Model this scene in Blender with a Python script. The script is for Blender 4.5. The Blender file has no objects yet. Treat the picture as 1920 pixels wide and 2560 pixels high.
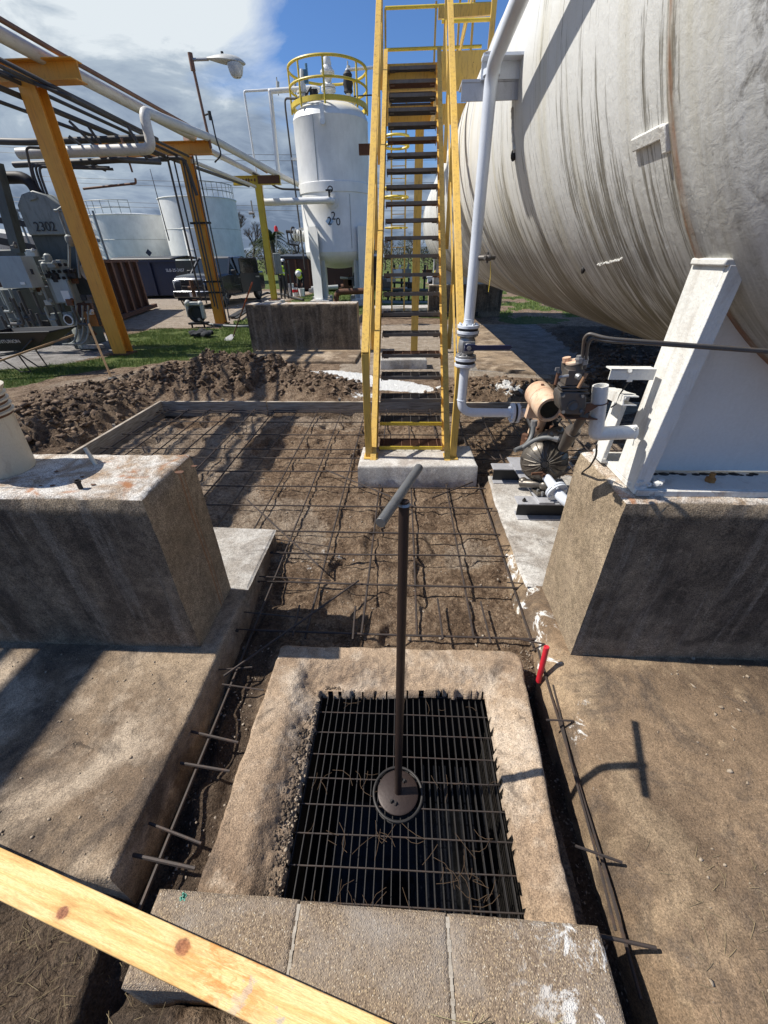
import bpy, bmesh, math, random
import numpy as np
from mathutils import Vector, Matrix, noise as mnoise
random.seed(7); rng = np.random.RandomState(11)
C = bpy.context; SC = C.scene; COL = SC.collection
R_ = math.radians
ORD = ('first', 'second', 'third', 'fourth', 'fifth', 'sixth', 'seventh', 'eighth', 'ninth', 'tenth', 'eleventh', 'twelfth', 'thirteenth', 'fourteenth', 'fifteenth', 'sixteenth', 'seventeenth', 'eighteenth', 'nineteenth', 'twentieth')
# ---------------------------------------------------------------- camera, sky, sun, exposure
CAM_H = 1.85
_a = Vector((50, -640, 1000.)); _b = Vector((25, 1570, 1000.))
Fv = _a.normalized(); Dv = (_b - Fv * _b.dot(Fv)).normalized(); Rv = Dv.cross(Fv)
cam_d = bpy.data.cameras.new('camera'); cam = bpy.data.objects.new('camera', cam_d); COL.objects.link(cam)
cam_d.sensor_fit = 'HORIZONTAL'; cam_d.sensor_width = 36; cam_d.lens = 36 * 1000 / 1920
cam_d.clip_end = 3000; cam_d.clip_start = 0.02
# world axes X,Y,Z in camera-pixel frame are Rv, Fv, -Dv ; camera axes in the world:
cx = Vector((Rv[0], Fv[0], -Dv[0])); cy = Vector((Rv[1], Fv[1], -Dv[1])); cz = Vector((Rv[2], Fv[2], -Dv[2]))
M = Matrix.Identity(4)
for i in range(3):
    M[i][0] = cx[i]; M[i][1] = -cy[i]; M[i][2] = -cz[i]
M[2][3] = CAM_H
cam.matrix_world = M; SC.camera = cam
SC.render.resolution_x = 768; SC.render.resolution_y = 1024
try:
    SC.cycles.max_bounces = 5; SC.cycles.diffuse_bounces = 3; SC.cycles.glossy_bounces = 3; SC.cycles.transmission_bounces = 3
except Exception: pass
SC.view_settings.view_transform = 'Standard'; SC.view_settings.look = 'None'
SC.view_settings.exposure = 0.38; SC.view_settings.gamma = 1
SUN = Vector((-0.82, 0.045, 1.0)).normalized()
sd = bpy.data.lights.new('sun', 'SUN'); sd.energy = 5.0; sd.angle = R_(0.55); sd.color = (1, .95, .87)
so = bpy.data.objects.new('sun', sd); COL.objects.link(so); so.rotation_euler = SUN.to_track_quat('Z', 'Y').to_euler()

class N:
    """tiny node-graph writer"""
    def __init__(s, name):
        s.mat = bpy.data.materials.new(name); s.mat.use_nodes = True
        s.nt = s.mat.node_tree; s.b = s.nt.nodes['Principled BSDF']
    def new(s, t, **k):
        n = s.nt.nodes.new(t)
        for a, v in k.items(): setattr(n, a, v)
        return n
    def put(s, sock, v):
        if isinstance(v, bpy.types.NodeSocket): s.nt.links.new(v, sock)
        elif v is not None:
            if isinstance(v, (tuple, list)) and len(v) == 3 and sock.type == 'RGBA': v = (*v, 1)
            sock.default_value = v
    def co(s, kind='Object', sc=(1, 1, 1), rot=(0, 0, 0)):
        if kind == 'World':
            o = s.new('ShaderNodeNewGeometry').outputs['Position']
        else: o = s.new('ShaderNodeTexCoord').outputs[kind]
        m = s.new('ShaderNodeMapping'); s.put(m.inputs['Vector'], o)
        m.inputs['Scale'].default_value = sc; m.inputs['Rotation'].default_value = rot
        return m.outputs[0]
    def noise(s, v, scale=5, detail=6, rough=.6, dist=0):
        n = s.new('ShaderNodeTexNoise'); s.put(n.inputs['Vector'], v)
        for k, x in (('Scale', scale), ('Detail', detail), ('Roughness', rough), ('Distortion', dist)): n.inputs[k].default_value = x
        return n.outputs['Fac']
    def vor(s, v, scale=5, feature='F1', out='Distance', rnd=1):
        n = s.new('ShaderNodeTexVoronoi', feature=feature); s.put(n.inputs['Vector'], v)
        n.inputs['Scale'].default_value = scale; n.inputs['Randomness'].default_value = rnd
        return n.outputs[out]
    def ramp(s, f, *st, interp='LINEAR'):
        n = s.new('ShaderNodeValToRGB'); s.put(n.inputs[0], f); cr = n.color_ramp; cr.interpolation = interp
        while len(cr.elements) < len(st): cr.elements.new(.5)
        for e, (p, c) in zip(cr.elements, st):
            e.position = p; e.color = (c, c, c, 1) if isinstance(c, (int, float)) else (*c, 1)
        return n.outputs[0]
    def mix(s, f, a, b, mode='MIX'):
        n = s.new('ShaderNodeMix', data_type='RGBA', blend_type=mode); s.put(n.inputs[0], f)
        s.put(n.inputs[6], a); s.put(n.inputs[7], b); return n.outputs[2]
    def m(s, op, a, b=None, clamp=False):
        n = s.new('ShaderNodeMath', operation=op, use_clamp=clamp); s.put(n.inputs[0], a)
        if b is not None: s.put(n.inputs[1], b)
        return n.outputs[0]
    def sep(s, v):
        n = s.new('ShaderNodeSeparateXYZ'); s.put(n.inputs[0], v); return n.outputs
    def attr(s, name):
        n = s.new('ShaderNodeAttribute', attribute_name=name); return n.outputs['Color']
    def bump(s, h, st=.5, dist=.01, nrm=None):
        n = s.new('ShaderNodeBump'); s.put(n.inputs['Height'], h); n.inputs['Strength'].default_value = st
        n.inputs['Distance'].default_value = dist; s.put(n.inputs['Normal'], nrm); return n.outputs[0]
    def out(s, col, rough=.8, metal=0, nrm=None, spec=None):
        s.put(s.b.inputs['Base Color'], col); s.put(s.b.inputs['Roughness'], rough)
        s.put(s.b.inputs['Metallic'], metal); s.put(s.b.inputs['Normal'], nrm)
        if spec is not None: s.b.inputs['Specular IOR Level'].default_value = spec
        return s.mat

# sky: Nishita air plus drifting cloud banks
W = bpy.data.worlds.new('World'); SC.world = W; W.use_nodes = True
g = N.__new__(N); g.nt = W.node_tree; g.mat = W
bg = W.node_tree.nodes['Background']
sky = g.new('ShaderNodeTexSky', sky_type='NISHITA'); sky.sun_disc = False
sky.sun_elevation = math.asin(SUN.z); sky.sun_rotation = math.atan2(SUN.x, SUN.y)
sky.air_density = 1.0; sky.dust_density = .6; sky.ozone_density = 3.0
d = g.new('ShaderNodeTexCoord').outputs['Generated']
sx, sy, sz = g.sep(d)
zz = g.m('ADD', g.m('MAXIMUM', sz, 0.0), .22)
cv = g.new('ShaderNodeCombineXYZ'); g.put(cv.inputs[0], g.m('DIVIDE', sx, zz)); g.put(cv.inputs[1], g.m('DIVIDE', sy, zz)); cv.inputs[2].default_value = 3.3
n1 = g.noise(cv.outputs[0], 1.35, 9, .58, .45)
n2 = g.noise(cv.outputs[0], 2.6, 8, .6, .5)
# clear window of blue ahead and up, clouds banked to the left, thinned to the right
dp = g.new('ShaderNodeVectorMath', operation='DOT_PRODUCT'); g.put(dp.inputs[0], d); dp.inputs[1].default_value = Vector((.12, .90, .42)).normalized()
clear = g.ramp(dp.outputs['Value'], (.925, 0), (.992, 1))
low = g.ramp(sz, (.0, 1), (.30, 0))
cov = g.m('ADD', g.m('SUBTRACT', g.m('MULTIPLY', n1, 1.0), g.m('MULTIPLY', clear, .34)), g.m('MULTIPLY', low, .30))
cov = g.m('ADD', cov, g.m('MULTIPLY', g.ramp(g.m('MULTIPLY', sx, -1.0), (.05, 0), (.38, 1)), .22))
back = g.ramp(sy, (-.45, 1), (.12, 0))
cov = g.m('SUBTRACT', cov, g.m('MULTIPLY', back, .35))  # unseen sky behind the camera kept cloudless to lower the ambient light
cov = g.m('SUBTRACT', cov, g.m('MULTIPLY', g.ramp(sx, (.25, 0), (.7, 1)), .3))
cov = g.m('SUBTRACT', cov, g.m('MULTIPLY', g.ramp(sz, (.60, 0), (.82, 1)), .4))  # overhead clouds out of view thinned too, for deeper shadows
mask = g.ramp(cov, (.41, 0), (.60, 1))
lit = g.m('ADD', g.m('MULTIPLY', g.m('SUBTRACT', n2, .5), 1.9), g.m('ADD', .36, g.m('MULTIPLY', g.ramp(sz, (.05, 0), (.30, 1)), .58)))
ccol = g.ramp(lit, (.26, (1.8, 2.4, 3.4)), (.50, (3.2, 4.0, 5.2)), (.76, (4.6, 5.5, 6.5)), (.97, (8.2, 8.9, 9.4)))
skyc = g.mix(1.0, sky.outputs[0], (.76, 1.04, 1.42), 'MULTIPLY')
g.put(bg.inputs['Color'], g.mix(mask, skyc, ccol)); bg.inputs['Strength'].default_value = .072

# ---------------------------------------------------------------- geometry helpers
S_ = 1.1573
def ray(dx, dy):
    v = Vector((dx * S_ - 960, dy * S_ - 1280, 1000.)); return Vector((v.dot(Rv), v.dot(Fv), -v.dot(Dv)))
def gz(dx, dy, z=0.):
    r = ray(dx, dy); t = (z - CAM_H) / r.z; return Vector((0, 0, CAM_H)) + r * t
def at(dx, dy, Y):
    r = ray(dx, dy); t = Y / r.y; return Vector((0, 0, CAM_H)) + r * t
V = Vector
ROOT = {}
def tag(o, label=None, cat=None, group=None, kind=None):
    if label: o['label'] = label
    if cat: o['category'] = cat
    if group: o['group'] = group
    if kind: o['kind'] = kind
    return o
def thing(name, loc, label, cat, group=None, rz=0):
    o = bpy.data.objects.new(name, None); COL.objects.link(o); o.empty_display_size = .1
    o.location = loc; o.rotation_euler = (0, 0, rz)
    ROOT[o.name] = Matrix.Translation(V(loc)) @ Matrix.Rotation(rz, 4, 'Z')
    return tag(o, label, cat, group)

class MB:
    def __init__(s): s.bm = bmesh.new()
    def _x(s, vs, M):
        if M is not None:
            for v in vs: v.co = M @ v.co
    def box(s, c, size, rot=None, taper=None):
        """box centred at c; rot = Matrix 3x3 or z angle"""
        hx, hy, hz = size[0] / 2, size[1] / 2, size[2] / 2
        vs = []
        for z in (-1, 1):
            k = taper if (taper and z > 0) else 1
            for x, y in ((-1, -1), (1, -1), (1, 1), (-1, 1)): vs.append(s.bm.verts.new((x * hx * k, y * hy * k, z * hz)))
        a = vs
        for f in ((3, 2, 1, 0), (4, 5, 6, 7), (0, 1, 5, 4), (1, 2, 6, 5), (2, 3, 7, 6), (3, 0, 4, 7)): s.bm.faces.new([a[i] for i in f])
        T = Matrix.Translation(V(c))
        if rot is not None:
            T = T @ (Matrix.Rotation(rot, 4, 'Z') if isinstance(rot, (int, float)) else rot.to_4x4())
        s._x(vs, T); return s
    def b2(s, p, q):
        p, q = V(p), V(q); return s.box((p + q) / 2, [abs(q[i] - p[i]) for i in range(3)])
    def beam(s, p, q, w, h, up=(0, 0, 1)):
        """rectangular bar from p to q, width w (sideways), height h (along up)"""
        p, q = V(p), V(q); d = (q - p); L = d.length; d.normalize(); u = V(up)
        r = d.cross(u)
        if r.length < 1e-4: r = d.cross(V((0, 1, 0)))
        r.normalize(); u = r.cross(d)
        m = Matrix((r, d, u)).transposed()
        return s.box((p + q) / 2, (w, L, h), m)
    def ibeam(s, p, q, w, h, t=.012, up=(0, 0, 1)):
        p, q = V(p), V(q); d = (q - p).normalized(); u = V(up); r = d.cross(u); r.normalize(); u = r.cross(d)
        for k in (-1, 1): s.beam(p + u * k * (h - t) / 2, q + u * k * (h - t) / 2, w, t, u)
        s.beam(p, q, t, h - 2 * t, u); return s
    def channel(s, p, q, w, h, side=1, t=.01, up=(0, 0, 1)):
        p, q = V(p), V(q); d = (q - p).normalized(); u = V(up); r = d.cross(u); r.normalize(); u = r.cross(d)
        for k in (-1, 1): s.beam(p + u * k * (h - t) / 2, q + u * k * (h - t) / 2, w, t, u)
        s.beam(p + r * side * (w - t) / 2, q + r * side * (w - t) / 2, t, h - 2 * t, u); return s
    def tube(s, pts, r, n=10, caps=True, r2=None):
        pts = [V(p) for p in pts]; rings = []; m = len(pts)
        t0 = (pts[1] - pts[0]).normalized()
        up = V((0, 0, 1)) if abs(t0.z) < .9 else V((0, 1, 0))
        nx = t0.cross(up).normalized()
        for i, p in enumerate(pts):
            if i == 0: t = pts[1] - p
            elif i == m - 1: t = p - pts[i - 1]
            else: t = (pts[i + 1] - p).normalized() + (p - pts[i - 1]).normalized()
            t.normalize(); nx = (nx - t * nx.dot(t)).normalized(); ny = t.cross(nx)
            rr = r if r2 is None else r + (r2 - r) * i / (m - 1)
            if isinstance(r, (list, tuple)): rr = r[i]
            rings.append([s.bm.verts.new(p + (nx * math.cos(a) + ny * math.sin(a)) * rr) for a in [2 * math.pi * k / n for k in range(n)]])
        for a, b in zip(rings, rings[1:]):
            for k in range(n): s.bm.faces.new((a[k], a[(k + 1) % n], b[(k + 1) % n], b[k]))
        if caps: s.bm.faces.new(rings[0][::-1]); s.bm.faces.new(rings[-1])
        return s
    def pipe(s, pts, r, bend=None, n=12, seg=5, caps=True):
        """polyline with rounded corners"""
        pts = [V(p) for p in pts]; bend = bend or r * 2.2; out = [pts[0]]
        for a, b, c in zip(pts, pts[1:], pts[2:]):
            d1 = (a - b); d2 = (c - b); k = min(bend, d1.length * .49, d2.length * .49)
            p = b + d1.normalized() * k; q = b + d2.normalized() * k
            for i in range(seg + 1):
                t = i / seg; out.append(p * (1 - t) ** 2 + b * 2 * t * (1 - t) + q * t * t)
        out.append(pts[-1]); return s.tube(out, r, n, caps)
    def cyl(s, p, q, r, n=16, r2=None): return s.tube([p, q], r, n, True, r2)
    def lathe(s, prof, c=(0, 0, 0), n=24, axis=(0, 0, 1), a0=0, a1=2 * math.pi):
        """prof: (radius, height) pairs along axis from c"""
        ax = V(axis).normalized(); q = V((0, 0, 1)).rotation_difference(ax); rings = []
        full = abs(a1 - a0 - 2 * math.pi) < 1e-6; cnt = n if full else n + 1
        for r, h in prof:
            if r < 1e-6: rings.append([s.bm.verts.new(V(c) + q @ V((0, 0, h)))])
            else: rings.append([s.bm.verts.new(V(c) + q @ V((r * math.cos(a0 + (a1 - a0) * k / n), r * math.sin(a0 + (a1 - a0) * k / n), h))) for k in range(cnt)])
        for a, b in zip(rings, rings[1:]):
            for k in range(n):
                k2 = (k + 1) % cnt if full else k + 1
                if len(a) == 1 and len(b) > 1: s.bm.faces.new((a[0], b[k2], b[k]))
                elif len(b) == 1 and len(a) > 1: s.bm.faces.new((a[k], a[k2], b[0]))
                elif len(a) > 1: s.bm.faces.new((a[k], a[k2], b[k2], b[k]))
        return s
    def prism(s, poly, p0, ux, uy, depth):
        """poly of 2-D points in the plane p0 + ux*x + uy*y, extruded by the vector depth"""
        p0, ux, uy, depth = V(p0), V(ux), V(uy), V(depth)
        a = [s.bm.verts.new(p0 + ux * x + uy * y) for x, y in poly]; b = [s.bm.verts.new(v.co + depth) for v in a]; n = len(a)
        s.bm.faces.new(a[::-1]); s.bm.faces.new(b)
        for k in range(n): s.bm.faces.new((a[k], a[(k + 1) % n], b[(k + 1) % n], b[k]))
        return s
    def ball(s, c, r, sc=(1, 1, 1), sub=2):
        bmesh.ops.create_icosphere(s.bm, subdivisions=sub, radius=r, matrix=Matrix.Translation(V(c)) @ Matrix.Diagonal((*sc, 1))); return s
    def ring(s, c, R, r, axis=(0, 0, 1), n=32, m=8, a0=0, a1=2 * math.pi):
        q = V((0, 0, 1)).rotation_difference(V(axis).normalized())
        k = n if a1 - a0 > 6.28 else n
        pts = [V(c) + q @ V((R * math.cos(a0 + (a1 - a0) * i / k), R * math.sin(a0 + (a1 - a0) * i / k), 0)) for i in range(k + 1)]
        return s.tube(pts, r, m, caps=a1 - a0 < 6.28)
    def flange(s, c, axis, R, t, bolts=8, br=None):
        ax = V(axis).normalized(); c = V(c); s.cyl(c - ax * t / 2, c + ax * t / 2, R, 24)
        q = V((0, 0, 1)).rotation_difference(ax)
        for k in range(bolts):
            a = 2 * math.pi * (k + .5) / bolts; o = q @ V((math.cos(a), math.sin(a), 0)) * R * .78; br_ = br or R * .09
            s.cyl(c + o - ax * (t * 1.1), c + o + ax * (t * 1.1), br_, 6)
        return s
    def mesh(s, name):
        me = bpy.data.meshes.new(name); bmesh.ops.recalc_face_normals(s.bm, faces=s.bm.faces); s.bm.to_mesh(me); s.bm.free(); return me
    def build(s, name, mat, parent=None, bevel=0, smooth=38, local=False, loc=None):
        me = s.mesh(name); o = bpy.data.objects.new(name, me); COL.objects.link(o)
        for mm in (mat if isinstance(mat, list) else [mat]): me.materials.append(mm)
        if parent is not None:
            top = parent
            while top.parent: top = top.parent
            if not local: me.transform(ROOT[top.name].inverted()) if top.name in ROOT else None
            o.parent = parent
        elif loc is not None:
            me.transform(Matrix.Translation(-V(loc))); o.location = loc
            ROOT[o.name] = Matrix.Translation(V(loc))
        else: ROOT[o.name] = Matrix.Identity(4)
        if smooth:
            me.shade_smooth()
            try: me.set_sharp_from_angle(angle=R_(smooth))
            except Exception: pass
        if bevel:
            b = o.modifiers.new('bevel', 'BEVEL'); b.width = bevel; b.segments = 2; b.limit_method = 'ANGLE'; b.angle_limit = R_(40)
        return o
def np_mesh(name, verts, faces, mat, smooth=False, parent=None):
    me = bpy.data.meshes.new(name); nv = len(verts); f = np.asarray(faces, dtype=np.int32); k = f.shape[1]
    me.vertices.add(nv); me.vertices.foreach_set('co', np.asarray(verts, dtype=np.float32).ravel())
    me.loops.add(f.size); me.loops.foreach_set('vertex_index', f.ravel())
    me.polygons.add(len(f)); me.polygons.foreach_set('loop_start', np.arange(0, f.size, k, dtype=np.int32))
    me.polygons.foreach_set('loop_total', np.full(len(f), k, dtype=np.int32))
    me.update(calc_edges=True); me.validate()
    o = bpy.data.objects.new(name, me); COL.objects.link(o); me.materials.append(mat)
    if smooth: me.shade_smooth()
    if parent: o.parent = parent
    ROOT[o.name] = Matrix.Identity(4)
    return o
def copy_tree(o, parent=None):
    c = o.copy(); COL.objects.link(c)
    if parent is not None: c.parent = parent
    for ch in list(o.children): copy_tree(ch, c)
    return c
def text(body, size, p, ux, uy, mat, name, parent, ext=.001, bend=None, align='CENTER'):
    cu = bpy.data.curves.new('t', 'FONT'); cu.body = body; cu.size = size; cu.extrude = ext; cu.align_x = align; cu.align_y = 'CENTER'
    to = bpy.data.objects.new('t', cu); COL.objects.link(to)
    dg = bpy.context.evaluated_depsgraph_get(); me = bpy.data.meshes.new_from_object(to.evaluated_get(dg))
    bpy.data.objects.remove(to)
    ux, uy = V(ux).normalized(), V(uy).normalized(); uz = ux.cross(uy)
    for v in me.vertices:
        c = V(p) + ux * v.co.x + uy * v.co.y + uz * v.co.z
        if bend: c = bend(c, v.co.z)
        v.co = c
    me.materials.clear(); me.materials.append(mat)
    o = bpy.data.objects.new(name, me); COL.objects.link(o); o.parent = parent
    top = parent
    while top.parent: top = top.parent
    if top.name in ROOT: me.transform(ROOT[top.name].inverted())
    return o

# vectorised value noise
def _h(ix, iy, s):
    n = (ix * 374761393 + iy * 668265263 + s * 1442695041) & 0xffffffff
    n = ((n ^ (n >> 13)) * 1274126177) & 0xffffffff
    return ((n ^ (n >> 16)) & 0xffff) / 65535.0
def vn(x, y, s=0):
    x = np.asarray(x, float); y = np.asarray(y, float)
    ix = np.floor(x).astype(np.int64); iy = np.floor(y).astype(np.int64); fx = x - ix; fy = y - iy
    fx = fx * fx * (3 - 2 * fx); fy = fy * fy * (3 - 2 * fy)
    return (_h(ix, iy, s) * (1 - fx) + _h(ix + 1, iy, s) * fx) * (1 - fy) + (_h(ix, iy + 1, s) * (1 - fx) + _h(ix + 1, iy + 1, s) * fx) * fy
def fbm(x, y, o=4, s=0, g=.5):
    a = 1; t = 0; w = 0
    for k in range(o):
        t = t + a * vn(x, y, s + k * 17); w += a; a *= g; x = x * 2.03 + 5.1; y = y * 2.03 + 1.7
    return t / w
def ridg(x, y, o=4, s=0):
    a = 1; t = 0; w = 0
    for k in range(o):
        t = t + a * (1 - np.abs(2 * vn(x, y, s + k * 13) - 1)); w += a; a *= .55; x = x * 2.1 + 3.3; y = y * 2.1 + 7.7
    return t / w
def sstep(a, b, x):
    t = np.clip((x - a) / (b - a), 0, 1); return t * t * (3 - 2 * t)
# ---------------------------------------------------------------- materials
def m_concrete(name, a=(.34, .30, .25), b=(.20, .165, .13), c=(.50, .47, .42), sc=3., bump=.5, speck=.5, top_stain=None, dirt=(.075, .058, .045), dirtamt=.5, splash=False):
    n = N(name); v = n.co('World')
    big = n.noise(v, sc * .45, 5, .6, .3); mid = n.noise(v, sc * 3, 6, .65); fine = n.noise(v, sc * 38, 3, .7); 
    col = n.mix(n.ramp(big, (.40, 0), (.60, 1)), a, b)
    col = n.mix(n.ramp(n.noise(v, sc * .9, 7, .6, .5), (.50, 0), (.64, .75)), col, c)
    col = n.mix(n.ramp(mid, (.56, 0), (.70, .5)), col, c)
    col = n.mix(n.ramp(n.noise(v, sc * 1.1, 9, .74, .6), (.60 - .09 * dirtamt, 0), (.60 - .09 * dirtamt + .11, .72)), col, dirt)
    sp = n.ramp(n.vor(v, sc * 42), (.0, 1), (.16, 0))
    col = n.mix(n.m('MULTIPLY', sp, speck), col, n.mix(n.noise(v, sc * 20, 1), (.03, .025, .02), (.62, .55, .44)))
    col = n.mix(.6, col, n.ramp(n.noise(v, 210, 3, .8), (.36, .14), (.64, .84)), 'OVERLAY')
    col = n.mix(.28, col, n.ramp(n.noise(v, sc * 11, 6, .8, .4), (.38, .14), (.62, .84)), 'OVERLAY')
    # hairline crazing and open pinholes
    ck = n.new('ShaderNodeTexVoronoi', feature='DISTANCE_TO_EDGE'); n.put(ck.inputs['Vector'], n.co('World', (1, 1, 1), (.3, .2, 0))); ck.inputs['Scale'].default_value = sc * 2.6
    cm = n.m('MULTIPLY', n.ramp(n.m('ADD', ck.outputs['Distance'], n.m('MULTIPLY', n.m('SUBTRACT', n.noise(v, sc * 6, 5, .75), .5), .30)), (.0, 1), (.007, 0)), n.ramp(n.noise(v, sc * .8, 3), (.60, 0), (.66, .55)))
    col = n.mix(cm, col, (.04, .03, .022))
    ph = n.ramp(n.vor(v, 95), (.05, 1), (.13, 0)); col = n.mix(n.m('MULTIPLY', ph, n.ramp(n.noise(v, 9, 4), (.47, 0), (.55, .85))), col, (.035, .026, .02))
    if splash:
        g = n.new('ShaderNodeNewGeometry'); nx = n.sep(g.outputs['Normal'])[0]; px = n.sep(g.outputs['Position'])
        e = n.ramp(n.m('SUBTRACT', .90, px[0]), (.0, 0), (.10, 1)); s_ = n.ramp(n.m('ADD', n.noise(v, 7, 8, .75, .6), n.m('MULTIPLY', n.ramp(n.m('ABSOLUTE', n.m('SUBTRACT', px[1], 1.75)), (.3, 1), (1.1, 0)), .10)), (.65, 0), (.70, 1))
        col = n.mix(n.m('MULTIPLY', e, s_), col, (.66, .65, .61))
    h = n.m('ADD', n.m('MULTIPLY', fine, .5), n.m('ADD', mid, n.m('MULTIPLY', n.ramp(n.vor(v, sc * 16), (.0, 0), (.2, 1)), .35)))
    return n.out(col, .9, 0, n.bump(h, bump, .012), .25)
def m_pier(name, wet=False):
    """board-formed pier concrete: sooty black run-off down the front, pale top"""
    n = N(name); v = n.co('World'); g = n.new('ShaderNodeNewGeometry')
    nx, ny, nz = n.sep(g.outputs['Normal']); px, py, pz = n.sep(g.outputs['Position'])
    fine = n.noise(v, 130, 3, .7); mid = n.noise(v, 9, 7, .65)
    base = n.mix(n.ramp(n.noise(v, 2.3, 5, .6), (.35, 0), (.65, 1)), (.23, .175, .115), (.32, .25, .17))
    base = n.mix(n.ramp(mid, (.5, 0), (.75, .7)), base, (.20, .15, .105))
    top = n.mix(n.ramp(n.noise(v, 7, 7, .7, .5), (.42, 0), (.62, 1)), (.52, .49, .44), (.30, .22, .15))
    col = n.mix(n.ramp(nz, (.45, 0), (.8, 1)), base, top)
    st = n.noise(n.co('World', (3.2, 3.2, .55), (0, R_(12), 0)), 1.6, 7, .62, .4)
    st2 = n.noise(n.co('World', (14, 14, 1.1), (0, R_(12), 0)), 1.8, 4, .6)
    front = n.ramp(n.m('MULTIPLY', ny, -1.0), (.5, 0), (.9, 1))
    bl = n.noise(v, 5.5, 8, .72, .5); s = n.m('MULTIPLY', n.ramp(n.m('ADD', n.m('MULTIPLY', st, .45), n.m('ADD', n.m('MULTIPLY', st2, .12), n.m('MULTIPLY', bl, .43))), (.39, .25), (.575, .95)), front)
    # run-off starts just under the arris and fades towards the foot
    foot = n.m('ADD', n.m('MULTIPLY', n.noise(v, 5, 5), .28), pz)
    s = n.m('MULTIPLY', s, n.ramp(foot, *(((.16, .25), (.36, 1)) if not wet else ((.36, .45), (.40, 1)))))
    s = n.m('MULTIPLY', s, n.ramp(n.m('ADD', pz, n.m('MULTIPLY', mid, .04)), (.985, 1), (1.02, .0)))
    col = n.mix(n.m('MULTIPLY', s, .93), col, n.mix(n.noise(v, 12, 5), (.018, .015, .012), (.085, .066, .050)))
    pit = n.ramp(n.vor(v, 75), (.0, 1), (.13, 0)); pm = n.m('MULTIPLY', pit, n.ramp(n.noise(v, 14, 3), (.5, 0), (.56, 1)))
    col = n.mix(pm, col, (.03, .024, .02))
    # pin-prick pale aggregate
    col = n.mix(n.m('MULTIPLY', n.ramp(n.vor(n.co('World', (1, 1, 1), (1, 2, 0)), 60), (.0, .8), (.1, 0)), .5), col, (.5, .42, .3))
    col = n.mix(n.m('MULTIPLY', n.m('MULTIPLY', n.ramp(n.noise(n.co('World', (9, 9, .5), (0, R_(10), 0)), 1.5, 6, .7), (.54, 0), (.62, .8)), front), .6), col, (.26, .22, .17))
    col = n.mix(.8, col, n.ramp(n.noise(v, 200, 3, .8), (.36, .12), (.64, .86)), 'OVERLAY')
    col = n.mix(.4, col, n.ramp(n.noise(v, 26, 6, .8), (.38, .16), (.62, .82)), 'OVERLAY')
    # two thin rust runs down the side faces
    side = n.ramp(nx, (.6, 0), (.9, 1))
    yy_ = n.m('ADD', py, n.m('MULTIPLY', n.noise(v, 1.5, 2), .015))
    for y0, w in ((1.66, .012), (1.69, .006)):
        line = n.ramp(n.m('ABSOLUTE', n.m('SUBTRACT', yy_, y0)), (.0, 1), (w, 0))
        col = n.mix(n.m('MULTIPLY', n.m('MULTIPLY', line, side), .55), col, (.25, .085, .02))
    rt = n.m('MULTIPLY', n.ramp(n.noise(v, 5.5, 5, .6, .8), (.60, 0), (.70, .8)), n.ramp(nz, (.3, 0), (.6, 1)))
    col = n.mix(rt, col, (.33, .13, .045))
    h = n.m('ADD', n.m('ADD', n.m('MULTIPLY', fine, .45), mid), n.m('MULTIPLY', pm, -.6))
    return n.out(col, .88, 0, n.bump(h, .55, .012), .25)
def m_paint(name, col, dirt=(.10, .08, .06), amt=.35, rough=.45, rust=.0, sc=6., streak=(1, 1, .25), bump=.15, alt=None, metal=0):
    n = N(name); v = n.co('World'); vs = n.co('World', streak)
    c = n.mix(n.ramp(n.noise(v, sc * .5, 4), (.3, 0), (.7, 1)), col, alt or tuple(x * .82 for x in col))
    c = n.mix(n.m('MULTIPLY', n.ramp(n.noise(vs, sc * 2.2, 7, .7, .4), (.50, 0), (.76, 1)), amt), c, dirt)
    if rust:
        c = n.mix(n.ramp(n.noise(v, sc * 1.6, 8, .72), (.74 - rust * .25, 0), (.80 - rust * .25, .9)), c, n.mix(n.noise(v, sc * 9, 3), (.16, .045, .015), (.045, .02, .012)))
    c = n.mix(.18, c, n.ramp(n.noise(v, sc * 25, 3, .7), (.3, .25), (.7, .75)), 'OVERLAY')
    return n.out(c, rough, metal, n.bump(n.noise(v, sc * 8, 4), bump, .004))
def m_plain(name, col, rough=.6, metal=0): n = N(name); return n.out(n.mix(n.ramp(n.noise(n.co('World'), 14, 5), (.35, 0), (.7, 1)), col, tuple(x * .72 for x in col)), rough, metal)

MT = {}
MT['white'] = m_paint('white_paint', (.78, .78, .75), amt=.12, rough=.35, sc=3)
MT['pipewhite'] = m_paint('pipe_gloss_white', (.70, .74, .80), amt=.10, rough=.28, sc=5, bump=.08)
MT['rackwhite'] = m_paint('rack_pipe_white', (.62, .60, .54), (.16, .12, .09), amt=.45, rough=.5, sc=3, streak=(3, .4, 3))
MT['oldwhite'] = m_paint('old_thick_white', (.74, .73, .68), (.20, .13, .07), amt=.5, rough=.5, rust=.30, sc=6, bump=.8)
MT['rustedge'] = m_paint('rust_streaked_edge', (.66, .65, .60), (.22, .11, .05), amt=.9, rough=.7, rust=.62, sc=4, bump=.6, alt=(.5, .46, .4))
MT['bucket'] = m_paint('dirty_bucket_plastic', (.66, .60, .48), (.22, .13, .06), amt=.75, rough=.5, rust=.30, sc=7, bump=.2)
MT['yellow'] = m_paint('yellow_paint', (.66, .42, .075), (.20, .11, .04), amt=.85, rough=.5, rust=.34, sc=8, alt=(.56, .36, .09), streak=(2, 2, .35))
MT['brightyellow'] = m_paint('fresh_yellow', (.68, .50, .05), (.16, .10, .03), amt=.35, rough=.45, rust=.08, sc=5)
MT['orange'] = m_paint('orange_column', (.78, .38, .05), (.34, .12, .03), amt=.6, rough=.5, rust=.16, sc=4, alt=(.70, .30, .04), streak=(3, 3, .3))
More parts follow.
